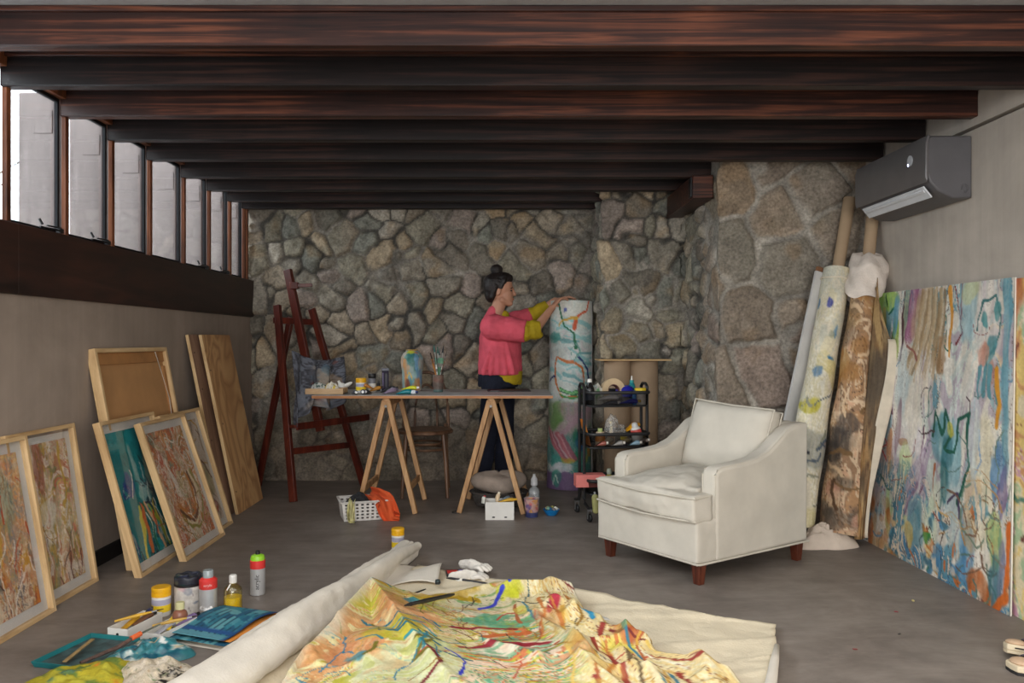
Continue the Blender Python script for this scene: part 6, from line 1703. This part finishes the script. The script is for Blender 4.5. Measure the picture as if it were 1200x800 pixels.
S().grid(lambda u, v: Vector(((0.048 - .008 * v) * math.cos(2 * PI * u), (0.048 - .008 * v) * math.sin(2 * PI * u), 0.004 + 0.112 * (1 - v))), 60, 30, wrap=True).out('cup_wall', art_mat('smeared_cup', .3, .1, 50), r, True, col=A.flat(), ang=180, solid=.0015)
S().lathe([(0, 0), (0.039, 0), (0.041, 0.006), (0, 0.006)]).out('cup_base', M((60, 66, 110), .3, name='cup_base'), r, True)
S().tube([(0.0485 * math.cos(a), 0.0485 * math.sin(a), 0.117) for a in [2 * PI * k / 28 for k in range(28)]], 0.0022, 6, True).out('cup_rim', CLR2, r, True)
turned('soap_bottle', 'clear pump bottle standing behind the paint-smeared cup', 'bottle', fl(626, 597) , [
    ('bottle', [(0, 0.0), (0.034, 0.0), (0.036, 0.005), (0.036, 0.12), (0.030, 0.14), (0.016, 0.152), (0.015, 0.165), (0, 0.165)], CLR2),
    ('liquid', [(0, 0.004), (0.033, 0.004), (0.033, 0.125), (0, 0.125)], M((196, 196, 194), .4, name='soap_liquid')),
    ('collar', [(0, 0.165), (0.018, 0.165), (0.018, 0.185), (0.006, 0.19), (0.006, 0.205), (0, 0.205)], WHITE),
    ('clear_cap', [(0.024, 0.165), (0.022, 0.205), (0.012, 0.222), (0.009, 0.228), (0.009, 0.238), (0, 0.238)], M((176, 176, 176), .25, .05, name='smoky_cap'))])
pw = fl(646, 603.5)
r = turned('blue_bowl', 'small bright blue bowl of scraps on the floor', 'bowl', pw, [('bowl', [(0, 0.0), (0.028, 0.0), (0.034, 0.004), (0.052, 0.034), (0.055, 0.040), (0.050, 0.040), (0.034, 0.010), (0, 0.008)], M((20, 120, 186), .35, .04, name='blue_plastic'))])
R = random.Random(4)
for i, (nm, c) in enumerate((('white', (222, 220, 206)), ('olive', (150, 146, 84)), ('cream', (206, 196, 150)), ('pale green', (120, 170, 150)), ('grey', (120, 116, 110)))):
    a = i * 1.35; o = S().ell((0, 0, 0), (0.016, 0.010, 0.010), nu=10, nv=8).noise(.004, 60, i).out('cap_scrap', M(c, .6, .1, name='scrap_' + nm.replace(' ', '_')), rem=.002, sm=1)
    o.location = pw + Vector((0.026 * math.cos(a), 0.022 * math.sin(a), 0.036 + .004 * (i % 2))); o.rotation_euler = (.3, .4, a); tag(o, '%s scrap in the small blue bowl' % nm, 'scrap', 'scraps in the blue bowl')
r = thing('floor_cushion', 'squashed grey brown cushion in a clear low tub under the right trestle', 'cushion', (-0.03, 5.52, 0))
b = S()
def pouf(u, v):
    a = 2 * PI * u; t = v
    q = math.sin(PI * min(t, .999)) ** .45
    z = 0.165 - .065 * math.cos(PI * t) + .0
    return Vector((-0.03 + 0.185 * q * math.cos(a) + .01 * math.sin(3 * a), 5.52 + 0.12 * q * math.sin(a), z + 0.012 * math.sin(2 * a + 1) - .03 * math.cos(a) * (t > .5) * 0))
b.grid(pouf, 48, 16, wrap=True).out('cushion', M((146, 132, 120), .9, .12, 10, .35, 90, name='grey_brown_felt'), r, ang=180, disp=(.02, .08))
b = S().lathe([(0, 0.0), (0.60, 0.0), (0.80, 0.015), (0.98, 0.10), (1.03, 0.102), (1.0, 0.108), (0.95, 0.10), (0.77, 0.02), (0, 0.006)], (-0.03, 5.52, 0), 40, None, 0.20, 0.15)
for v in b.bm.verts: pass
b.out('tub', clear('tub_plastic', (190, 188, 186), .15, .2, .35, (130, 124, 120)), r)
o = S().tube([(-0.305 + 0.032 * math.cos(a), 5.31 + 0.03 * math.sin(a), 0.003) for a in [2 * PI * k / 22 for k in range(22)]], 0.0022, 6, True).out('wire_ring', BLACK); tag(o, 'thin black wire ring lying on the floor by the right trestle', 'wire ring')

# ---- on the table
zt = TZ + 0.0
def tx(px, Y): return (px - PX) * Y / FOC
r = thing('wooden_tray', 'shallow pale wooden tray on the left end of the table', 'tray', (tx(383, 5.42), 5.42, zt))
mt_ = wood('tray_wood', (150, 118, 84), (182, 150, 112), (200, 172, 136), 'x', 2, .6, 9)
S().box((0, 0, 0.004), (0.25, 0.16, 0.006)).out('base', mt_, r, True)
for p, s in (((0, -.078, .019), (.25, .008, .036)), ((0, .078, .019), (.25, .008, .036)), ((-.121, 0, .019), (.008, .15, .036)), ((.121, 0, .019), (.008, .15, .036))): S().box(p, s).out('side', mt_, r, True, bev=.001)
crumple('stained_rag', 'yellow-stained white rag heaped on the wooden table tray', 'rag', (tx(390, 5.42), 5.42, zt + .028), .05, .045, .05, m_rag, 35, 0, 1.2, colf((214, 206, 190), [((206, 180, 60), .6), ((150, 150, 130), .7)], 3))
crumple('grey_rag', 'greyish green rag on the left of the wooden table tray', 'rag', (tx(375, 5.44), 5.44, zt + .028), .055, .04, .05, m_rag, 36, 0, 1.2, colf((180, 180, 172), [((70, 90, 84), .6), ((40, 44, 46), .66)], 6))
r = turned('ceramic_dish', 'white ceramic bottle shape lying behind the wooden table tray', 'dish', (tx(401, 5.58), 5.58, zt + .03), [('belly', [(0, -.028), (.022, -.022), (.034, 0), (.028, .02), (.012, .034), (.008, .05), (.011, .055), (0, .055)], WHITE)], tilt=(0, -.5, 0))
r['label'] = 'round white ceramic piece lying behind the wooden table tray'
S().ell((0.03, 0, 0.0), (.05, .02, .014)).out('spout', WHITE, r, True)

turned('squeeze_bottle', 'white and grey squeeze bottle with black cap on the table', 'bottle', (tx(436, 5.6), 5.6, zt), [
    ('body', [(0, 0), (.024, 0), (.026, .004), (.026, .062), (0, .062)], WHITE), ('grey_band', [(0, .06), (.0262, .06), (.0262, .085), (.02, .10), (0, .10)], M((110, 110, 116), .4, name='grey_band')),
    ('cap', [(0, .095), (.024, .095), (.027, .10), (.028, .122), (.026, .126), (0, .126)], BLACK)])
turned('ink_bottle', 'tiny black bottle between the squeeze bottle and the purple box', 'bottle', (tx(443.5, 5.7), 5.7, zt + .02), [('body', [(0, -.02), (.012, -.02), (.012, .03), (.008, .036), (0, .036)], BLACK), ('cap', [(0, .036), (.008, .036), (.008, .05), (0, .05)], M((60, 56, 56), .5, name='grey_cap2'))])
r = thing('pastel_box', 'tall dark purple box standing on the table', 'box', (tx(451.5, 5.68), 5.68, zt), .15)
S().box((0, 0, .072), (.048, .030, .144)).out('carton', M((40, 33, 52), .6, .08, spec=.2, name='dark_purple'), r, True, bev=.002)
S().box((0, 0, .152), (.050, .032, .018)).out('end_flap', M((96, 98, 108), .5, .05, name='grey_lilac'), r, True, bev=.002)
S().box((-.016, -.0155, .075), (.006, .001, .11)).out('stripe', M((104, 92, 130), .5, name='violet_stripe'), r, True); S().box((.006, -.0155, .075), (.014, .001, .10)).out('label_panel', M((34, 30, 40), .5, name='dark_panel'), r, True)

TT = [('white paint tube lying with its round cap to the front of the table', (414, 5.40), -1.2, .09, .014, (60, 60, 70), (222, 222, 218), .0),
      ('navy paint tube with white cap pointing out at the table front', (426, 5.42), -1.45, .085, .016, (52, 56, 84), (226, 226, 222), .0),
      ('black paint tube with white cap next to the navy one', (433, 5.44), -1.7, .08, .015, (40, 40, 44), (214, 214, 212), .0),
      ('ochre paint tube at the back of the table heap', (431, 5.55), .3, .09, .013, (186, 130, 50), (60, 44, 30), .2),
      ('brown orange paint tube across the table heap', (437, 5.50), 2.6, .09, .013, (176, 112, 44), (150, 90, 40), .15),
      ('lilac grey paint tube slanting at the table front', (449, 5.36), .4, .085, .016, (128, 112, 132), (90, 80, 96), .12),
      ('black paint tube lying under the purple box', (446, 5.52), .1, .10, .018, (30, 30, 34), (26, 26, 28), .1),
      ('charcoal paint tube behind the lilac one', (453, 5.50), -.5, .08, .016, (44, 44, 50), (30, 30, 30), .2),
      ('teal paint tube with black cap beside the painted vase', (464, 5.34), .05, .10, .017, (20, 116, 124), (24, 24, 26), .0),
      ('yellow paint tube on top of the teal one', (470, 5.42), .1, .10, .013, (206, 206, 40), (220, 220, 214), .0),
      ('white paint tube with dark blue cap at the table front by the vase', (476, 5.36), -.35, .07, .014, (206, 210, 214), (40, 60, 110), .0)]
for i, (lab, (px, Y), ang, L, rd, c, cp, pt) in enumerate(TT):
    paint_tube(lab, Vector((tx(px, Y), Y, zt + (0.026 if 'on top' in lab or 'across' in lab else 0.001))), ang, L, rd, c, cp, pt, None, 'paint tubes on the table')

# painted vase
A = Art(80, 61, (150, 170, 166), 1.6, 81); A.dabs(60, [(90, 150, 170), (206, 150, 110), (150, 190, 190), (40, 100, 96), (190, 110, 80), (222, 200, 180), (84, 120, 160)], .06, .12, rough=.7)
A.blob(.72, .12, .10, .10, (206, 196, 40), .6); A.blob(.78, .3, .10, .12, (40, 104, 96), .6); A.blob(.66, .6, .03, .25, (206, 140, 80), .5); A.blob(.84, .4, .03, .2, (110, 150, 190), .5); A.blob(.70, .85, .06, .12, (120, 60, 40), .6); A.blob(.85, .85, .06, .12, (196, 120, 60), .6); A.stroke([(.7, .72), (.74, .64), (.78, .72)], .012, (222, 180, 60), .02)
r = thing('painted_vase', 'tall jar covered all over with coloured paint daubs, on the table', 'jar', (tx(483, 5.72), 5.72, zt))
vp = [(.062, 0), (.068, .01), (.070, .06), (.070, .12), (.074, .16), (.080, .20), (.078, .235), (.064, .262), (.045, .278), (.040, .286)]
def vase(u, v):
    t = (1 - v) * (len(vp) - 1); i = min(int(t), len(vp) - 2); k = t - i
    q = vp[i][0] * (1 - k) + vp[i + 1][0] * k; z = vp[i][1] * (1 - k) + vp[i + 1][1] * k; a = 2 * PI * u
    return Vector((q * math.cos(a), q * math.sin(a), z))
S().grid(vase, 80, 60, wrap=True).out('body', art_mat('daubed_glaze', .5, .4, 40), r, True, col=A.flat(), ang=180, solid=.004)
S().tube([(.041 * math.cos(a), .041 * math.sin(a), .287) for a in [2 * PI * k / 24 for k in range(24)]], .005, 6, True).out('rim', M((150, 120, 60), .5, .3, 30, name='ochre_rim'), r, True)
S().lathe([(0, .002), (.060, .002), (.060, .006), (0, .006)]).out('base', M((110, 70, 50), .6, name='vase_base'), r, True)

# brush cup and its brushes
pcup = Vector((tx(513.5, 5.6), 5.6, zt))
A = Art(48, 21, (104, 92, 84), 1.2, 91); A.dabs(24, [(84, 100, 96), (120, 90, 76), (90, 74, 66), (130, 70, 60)], .12, .1, rough=.6); A.mix(sstep(.8, .9, A.v), (80, 106, 104))
r = thing('brush_cup', 'paint-stained metal cup of brushes on the table', 'cup', pcup)
S().grid(lambda u, v: Vector(((.039 - .006 * v) * math.cos(2 * PI * u), (.039 - .006 * v) * math.sin(2 * PI * u), .118 * (1 - v))), 48, 20, wrap=True).out('cup', art_mat('stained_tin', .5, .2, 50), r, True, col=A.flat(), ang=180, solid=.002)
S().lathe([(0, .001), (.032, .001), (.032, .004), (0, .004)]).out('cup_bottom', M((80, 80, 80), .5, metal=.5, name='tin_grey'), r, True)
BR = [('broad brush with orange ferrule', (-.055, 0, .27), (170, 110, 50), .011, (54, 40, 34), 1), ('green handled brush', (-.030, .0, .325), (60, 120, 104), .007, (40, 90, 84), 0), ('dark green handled brush', (-.005, .01, .315), (40, 96, 80), .008, (50, 80, 70), 0),
      ('slim teal brush', (.010, -.01, .30), (50, 130, 120), .006, (40, 60, 60), 0), ('long dark brush', (.038, .0, .32), (44, 60, 66), .007, (30, 36, 40), 0), ('brown handled brush', (.062, .005, .29), (120, 80, 56), .008, (44, 30, 26), 0),
      ('broad green paint scraper', (.020, -.012, .235), (70, 110, 84), .022, (90, 130, 104), 1), ('white handled brush', (-.012, -.02, .19), (206, 204, 198), .006, (206, 204, 198), 0), ('thin white tipped brush', (.030, -.022, .185), (190, 190, 186), .005, (222, 220, 214), 0)]
for nm, tp, c, rd, tipc, flat in BR:
    p0 = pcup + Vector((tp[0] * -.25, -tp[1] * .3, .008)); p1 = pcup + Vector(tp)
    q = thing('paint_brush', nm + ' standing in the metal cup on the table', 'brush', p0, group='brushes in the table cup')
    S().tube([p0, lerp(p0, p1, .5), lerp(p0, p1, .72)], [.003, rd * .5, rd * .7], 8).out('handle', M(c, .45, .1, name='bh_%d' % c[0]), q)
    S().tube([lerp(p0, p1, .72), lerp(p0, p1, .84)], [rd * .75, rd], 8, flat=.5).out('ferrule', M((150, 96, 40) if 'orange' in nm else (120, 118, 112), .4, metal=.5, name='bf_%d' % c[0]), q)
    S().tube([lerp(p0, p1, .84), p1], [rd, rd * (.8 if flat else .3)], 8, flat=.45).out('bristles', M(tipc, .85, .15, 50, name='bt_%d' % tipc[0]), q)
r = thing('black_portfolio', 'flat black folder lying on the right part of the table', 'folder', (tx(596, 5.72), 5.72, zt), .05)
S().box((0, 0, .004), (.30, .20, .007)).out('cover', BLACK, r, True, bev=.002); S().box((-.10, -.10, .004), (.06, .012, .009)).out('clasp', M((50, 50, 52), .4, metal=.5, name='clasp'), r, True)

# ---- on the trolley (its own frame)
def C(x, y, z): return CART @ Vector((x, y, z))
z1, z2, z3 = [q + 0.004 for q in trays]
GT, GM, GB = 'things on the top trolley tray', 'things on the middle trolley tray', 'things on the bottom trolley tray'
turned('soda_bottle', 'dark bottle with white screw cap at the left end of the top trolley tray', 'bottle', C(-.165, -.03, z1), [('bottle', [(0, 0), (.030, 0), (.032, .005), (.032, .085), (.028, .11), (.013, .135), (.012, .145), (0, .145)], M((28, 26, 26), .2, .1, name='cola_dark')), ('label', [(.0322, .03), (.0328, .03), (.0328, .07), (.0322, .07)], M((60, 70, 90), .5, .2, 30, name='dark_label')), ('cap', [(0, .142), (.014, .142), (.014, .162), (.012, .164), (0, .164)], WHITE)])
crumple('plastic_bag', 'pale bag with a green print on the top trolley tray', 'bag', C(-.10, .0, z1), .062, .055, .15, m_rag, 41, 0, .8, colf((196, 192, 180), [((110, 150, 110), .64), ((150, 160, 160), .6)], 9))
r = thing('tape_roll', 'brown paper tape roll standing on edge in the top trolley tray', 'tape', C(-.005, -.005, z1 + .085), rot=(PI / 2 - .15, 0, .25))
S().lathe([(.040, -.024), (.078, -.024), (.078, .024), (.040, .024), (.040, -.024)], n=36).out('tape', M((196, 172, 136), .7, .06, name='kraft_tape'), r, True)
S().lathe([(.036, -.023), (.040, -.023), (.040, .023), (.036, .023), (.036, -.023)], n=36).out('core', M((110, 70, 60), .7, name='core_brown'), r, True)
turned('plastic_bowl', 'cobalt blue bowl upside down on the top trolley tray', 'bowl', C(.085, .02, z1 + .045), [('bowl', [(0.062, 0), (.066, .002), (.058, .05), (.046, .066), (0, .068)], M((26, 30, 150), .35, .05, name='cobalt')), ('foot', [(.03, .067), (.034, .067), (.034, .072), (.03, .072)], M((30, 34, 140), .35, .05, name='cobalt2'))])
crumple('grey_rag', 'grey cloth stuffed under the blue bowl in the trolley top', 'rag', C(.06, -.03, z1), .07, .06, .055, M((120, 116, 120), .9, .15, name='grey_cloth'), 43)
turned('glue_bottle', 'teal bottle with white nozzle at the back right of the top trolley tray', 'bottle', C(.135, .03, z1), [('bottle', [(0, 0), (.024, 0), (.026, .004), (.026, .10), (.018, .125), (.010, .135), (0, .135)], M((24, 120, 128), .35, .08, name='teal_bottle')), ('collar', [(0, .133), (.013, .133), (.013, .150), (0, .152)], M((30, 140, 140), .4, name='teal_collar')), ('nozzle', [(0, .15), (.006, .15), (.003, .178), (0, .178)], WHITE)])
turned('primer_pot', 'white pot with yellow lid at the right end of the top trolley tray', 'paint pot', C(.158, -.07, z1), [('pot', [(0, 0), (.032, 0), (.034, .004), (.034, .088), (0, .088)], WHITE), ('lid', [(0, .088), (.036, .088), (.036, .102), (.033, .105), (0, .105)], YELP), ('print', [(.0342, .02), (.0347, .02), (.0347, .06), (.0342, .06)], M((206, 196, 190), .5, .1, 30, name='pot_print'))])
turned('marker_pen', 'bright blue stub bottle beside the yellow-lidded pot on the trolley', 'bottle', C(.112, -.09, z1), [('barrel', [(0, 0), (.013, 0), (.013, .07), (0, .07)], M((40, 120, 190), .4, name='sky_blue')), ('cap', [(0, .07), (.010, .07), (.009, .09), (0, .09)], M((30, 80, 150), .4, name='mid_blue'))])
paint_tube('white paint tube lying along the front of the top trolley tray', C(-.13, -.10, z1 + .035), math.radians(10), .13, .018, (206, 204, 206), (150, 150, 160), 0, None, GT)
paint_tube('ultramarine paint tube lying in the front of the top trolley tray', C(0.0, -.11, z1 + .01), math.radians(8), .12, .015, (30, 36, 150), (190, 160, 60), 0, None, GT)
paint_tube('dark paint tube under the white one in the top trolley tray', C(-.12, -.11, z1), math.radians(12), .11, .016, (70, 72, 84), (200, 196, 190), 0, None, GT)

r = thing('orange_card', 'orange card leaning at the left end of the middle trolley tray', 'card', C(-.165, 0, z2), rot=(0, math.radians(-14), math.radians(10)))
S().box((0, 0, .085), (.004, .11, .17)).out('card', M((206, 120, 40), .6, .06, name='orange_card'), r, True); S().box((-.0025, 0, .085), (.001, .09, .05)).out('print', M((214, 160, 70), .6, name='card_print'), r, True)
turned('medium_bottle', 'bottle with orange label in the middle trolley tray', 'bottle', C(-.105, -.06, z2), [('body', [(0, 0), (.030, 0), (.031, .004), (.031, .075), (.024, .09), (0, .09)], M((222, 200, 170), .4, .06, name='cream_bottle')), ('label', [(.0312, .03), (.0318, .03), (.0318, .075), (.0312, .075)], M((226, 140, 40), .5, .08, name='orange_label')), ('cap', [(0, .09), (.016, .09), (.015, .112), (0, .112)], M((176, 190, 120), .4, name='pale_green_cap'))])
crumple('cellophane_bag', 'clear cellophane bag over brushes on the middle trolley tray', 'bag', C(.0, -.02, z2), .085, .06, .22, clear('cellophane', (244, 244, 244), .08, .3, .16, (226, 222, 214), .12), 47, 0, 1.6)
turned('gold_bottle', 'small gold and cream bottle inside the cellophane bag', 'bottle', C(-.02, -.02, z2), [('body', [(0, 0), (.026, 0), (.026, .05), (.016, .075), (0, .075)], M((196, 150, 100), .4, .1, name='gold_cream')), ('neck', [(0, .075), (.012, .075), (.009, .13), (.014, .15), (0, .15)], M((222, 206, 170), .5, name='ivory'))])
turned('lemon_pot', 'small lemon topped pot right of the cellophane bag', 'paint pot', C(.045, -.08, z2), [('pot', [(0, 0), (.022, 0), (.022, .04), (0, .04)], M((120, 116, 130), .4, name='grey_pot')), ('lid', [(0, .04), (.023, .04), (.022, .058), (0, .06)], M((214, 190, 60), .4, name='lemon'))])
paint_tube('golden yellow paint tube on the right of the middle trolley tray', C(.07, -.03, z2 + .085), math.radians(18), .09, .022, (206, 146, 20), (190, 130, 20), .2, None, GM)
turned('hand_cream_bottle', 'leaning white bottle with red band at the right of the middle trolley tray', 'bottle', C(.155, -.05, z2), [('body', [(0, 0), (.034, 0), (.036, .005), (.034, .10), (.026, .115), (0, .115)], WHITE), ('red_band', [(.0358, .08), (.0362, .08), (.0345, .102), (.034, .102)], M((206, 80, 70), .5, name='coral_band')), ('shoulder_cap', [(0, .113), (.022, .113), (.018, .14), (.010, .146), (0, .146)], M((206, 206, 204), .4, name='pale_cap'))], tilt=(0, math.radians(-12), 0))
R = random.Random(8)
for i, (nm, c) in enumerate((('red brown', (150, 84, 70)), ('cream', (206, 194, 170)), ('grey', (150, 146, 140)), ('sand', (190, 170, 130)), ('pale blue', (130, 160, 176)), ('taupe', (130, 116, 108)))):
    paint_tube('%s paint tube lying in the mesh of the middle trolley tray' % nm, C(-.16 + .055 * i, -.115 + .01 * (i % 2), z2 + .005 + .012 * (i % 2)), math.radians(10) + R.uniform(-.5, .5), .075, .015, c, (206, 200, 190), .1, None, GM)
r = thing('pink_box', 'salmon pink carton sticking out of the bottom trolley tray', 'box', C(-.175, -.06, z3 + .035), math.radians(4))
S().box((0, 0, .042), (.185, .10, .078)).out('carton', M((226, 128, 120), .6, .04, name='salmon'), r, True, bev=.002); S().box((.055, -.0505, .03), (.026, .001, .024)).out('sticker', M((226, 206, 200), .6, name='pale_sticker'), r, True)
turned('olive_bottle', 'olive yellow bottle with grey top in the bottom trolley tray', 'bottle', C(-.055, -.09, z3), [('body', [(0, 0), (.028, 0), (.030, .004), (.034, .06), (.022, .10), (.012, .115), (0, .115)], M((150, 136, 60), .35, .15, 16, name='olive_yellow')), ('top', [(0, .115), (.014, .115), (.018, .13), (.012, .15), (0, .152)], M((150, 156, 140), .4, .1, name='grey_green_top'))])
crumple('purple_cloth', 'dark purple cloth at the right of the bottom trolley tray', 'cloth', C(.05, -.03, z3), .085, .08, .11, M((64, 54, 84), .85, .15, 12, .2, 90, name='aubergine'), 51)
paint_tube('grey white paint tube in front of the purple cloth on the trolley', C(.0, -.12, z3 + .02), .2, .09, .018, (170, 164, 160), (206, 200, 196), .15, None, GB)
r = thing('hanging_tube', 'olive green tube hanging from the bottom tray of the trolley', 'tube', C(-.165, -.165, .06))
S().cap(C(-.165, -.17, .075), C(-.17, -.168, .155), .020, .021, sy=.7).out('body', M((166, 164, 104), .6, .08, name='pale_olive'), r); S().tube([C(-.17, -.166, .172), C(-.168, -.152, .185)], .006, 8).out('hook', SIL, r)

# ---- slippers at the right edge
m_sole = M((206, 190, 160), .7, .06, 14, name='pale_sole'); m_up = M((96, 88, 96), .85, .1, 20, .2, 120, name='mauve_grey_cloth'); m_slot = M((34, 28, 26), .8, name='slot_dark')
def clog(label, p, rz, tilt, dark):
    r = thing('slip_on_shoe', label, 'shoe', p, rot=(tilt[0], tilt[1], rz), group='slip-on shoes')
    out = [(.0, .030), (.02, .040), (.06, .045), (.12, .040), (.18, .036), (.23, .034), (.25, .022), (.256, 0)]
    poly = [(-.004, 0)] + out + [(x, -y) for x, y in out[::-1][1:]]
    S().prism([Vector((x, y, .010)) for x, y in poly], (0, 0, .022)).out('midsole', m_sole, r, True, bev=.004, seg=3)
    S().prism([Vector((x, y, 0)) for x, y in poly], (0, 0, .010)).out('outsole', M((30, 28, 28), .7, name='rubber_black') if dark else m_sole, r, True, bev=.002)
    b = S()
    def up(u, v):
        x = .055 + .125 * v; a = PI * u; w = .043 - .004 * v
        return Vector((x, w * math.cos(a), .030 + (.050 + .012 * v - .028 * (1 - v) ** 2) * math.sin(a)))
    b.grid(up, 18, 12).out('upper', m_up, r, True, ang=180, solid=.004)
    b = S(); b.ell((.035, 0, .036), (.035, .034, .012)).out('toe_cap', M((190, 160, 130), .7, .1, name='tan_toe'), r, True)
    S().box((.055, -.0455, .022), (.07, .002, .004), Euler((0, 0, .03)).to_matrix()).box((.055, .0455, .022), (.07, .002, .004)).out('side_groove', m_slot, r, True)
clog('pale soled slip-on shoe at the right edge, tilted, the farther of two', (1.785, 2.885, .017), math.radians(-20), (-.20, .05, 0), False)
clog('pale soled slip-on shoe with black outsole at the right edge, the nearer of two', (1.72, 2.745, 0), math.radians(4), (0, 0, 0), True)

# flecks of dried paint on the concrete
for i, (px, py, c, nm) in enumerate(((1050, 717, (160, 40, 60), 'red'), (1070, 704, (206, 190, 130), 'yellowish'), (1002, 761, (140, 60, 60), 'dark red'), (1054, 743, (60, 56, 54), 'dark'))):
    o = S().ell((0, 0, 0), (.010, .005, .0012), nu=10, nv=6).noise(.002, 70, i).out('paint_fleck', M(c, .5, name='fleck_%d' % i)); o.location = fl(px, py, .0); o.location.z = .0005
    o.rotation_euler.z = i * 1.3
    tag(o, '%s fleck of dried paint on the floor between armchair and shoes' % nm, 'paint fleck', 'paint flecks')
# ================================================================== LIGHT AND CAMERA
W = bpy.data.worlds.new('overcast'); SC.world = W; W.use_nodes = True
nt = W.node_tree
bg = nt.nodes['Background']; bg.inputs[0].default_value = (0.93, 0.96, 1.0, 1); bg.inputs[1].default_value = 3.2


def area(name, loc, rot, sx, sy, power, col=(1, 1, 1), spread=PI):
    l = bpy.data.lights.new(name, 'AREA'); l.shape = 'RECTANGLE'; l.size = sx; l.size_y = sy
    l.energy = power; l.color = col; l.spread = spread
    o = bpy.data.objects.new(name, l); COL.objects.link(o); o.location = loc; o.rotation_euler = rot
    return o


area('daylight_from_doors_behind', (0.3, -2.55, 1.3), (PI / 2, 0, 0), 3.8, 2.1, 120, (1.0, 0.97, 0.94))
area('daylight_through_windows', (-3.4, 3.6, 2.95), (0, math.radians(-58), 0), 2.0, 7.0, 420, (0.95, 0.98, 1.0))
area('added_ceiling_fill', (0.1, 0.7, 2.30), (0, 0, 0), 4.0, 3.2, 90, (1.0, 0.98, 0.96))  # added fill lamp under the closed front ceiling, brightens the floor

cam = bpy.data.cameras.new('camera'); co = bpy.data.objects.new('camera', cam); COL.objects.link(co)
co.location = (0, 0, EYE); co.rotation_euler = (PI / 2, 0, 0)
cam.sensor_width = 36.0; cam.lens = 36.0 * FOC / 1200.0
cam.shift_x = (600 - PX) / 1200.0; cam.shift_y = (PY - 400) / 1200.0
cam.clip_start = 0.05
SC.camera = co
vs = SC.view_settings
vs.view_transform = 'Standard'; vs.look = 'None'; vs.gamma = 1.0; vs.exposure = 0.04
vs.use_curve_mapping = False
SC.cycles.max_bounces = 10; SC.cycles.transparent_max_bounces = 16
SC.cycles.use_denoising = True
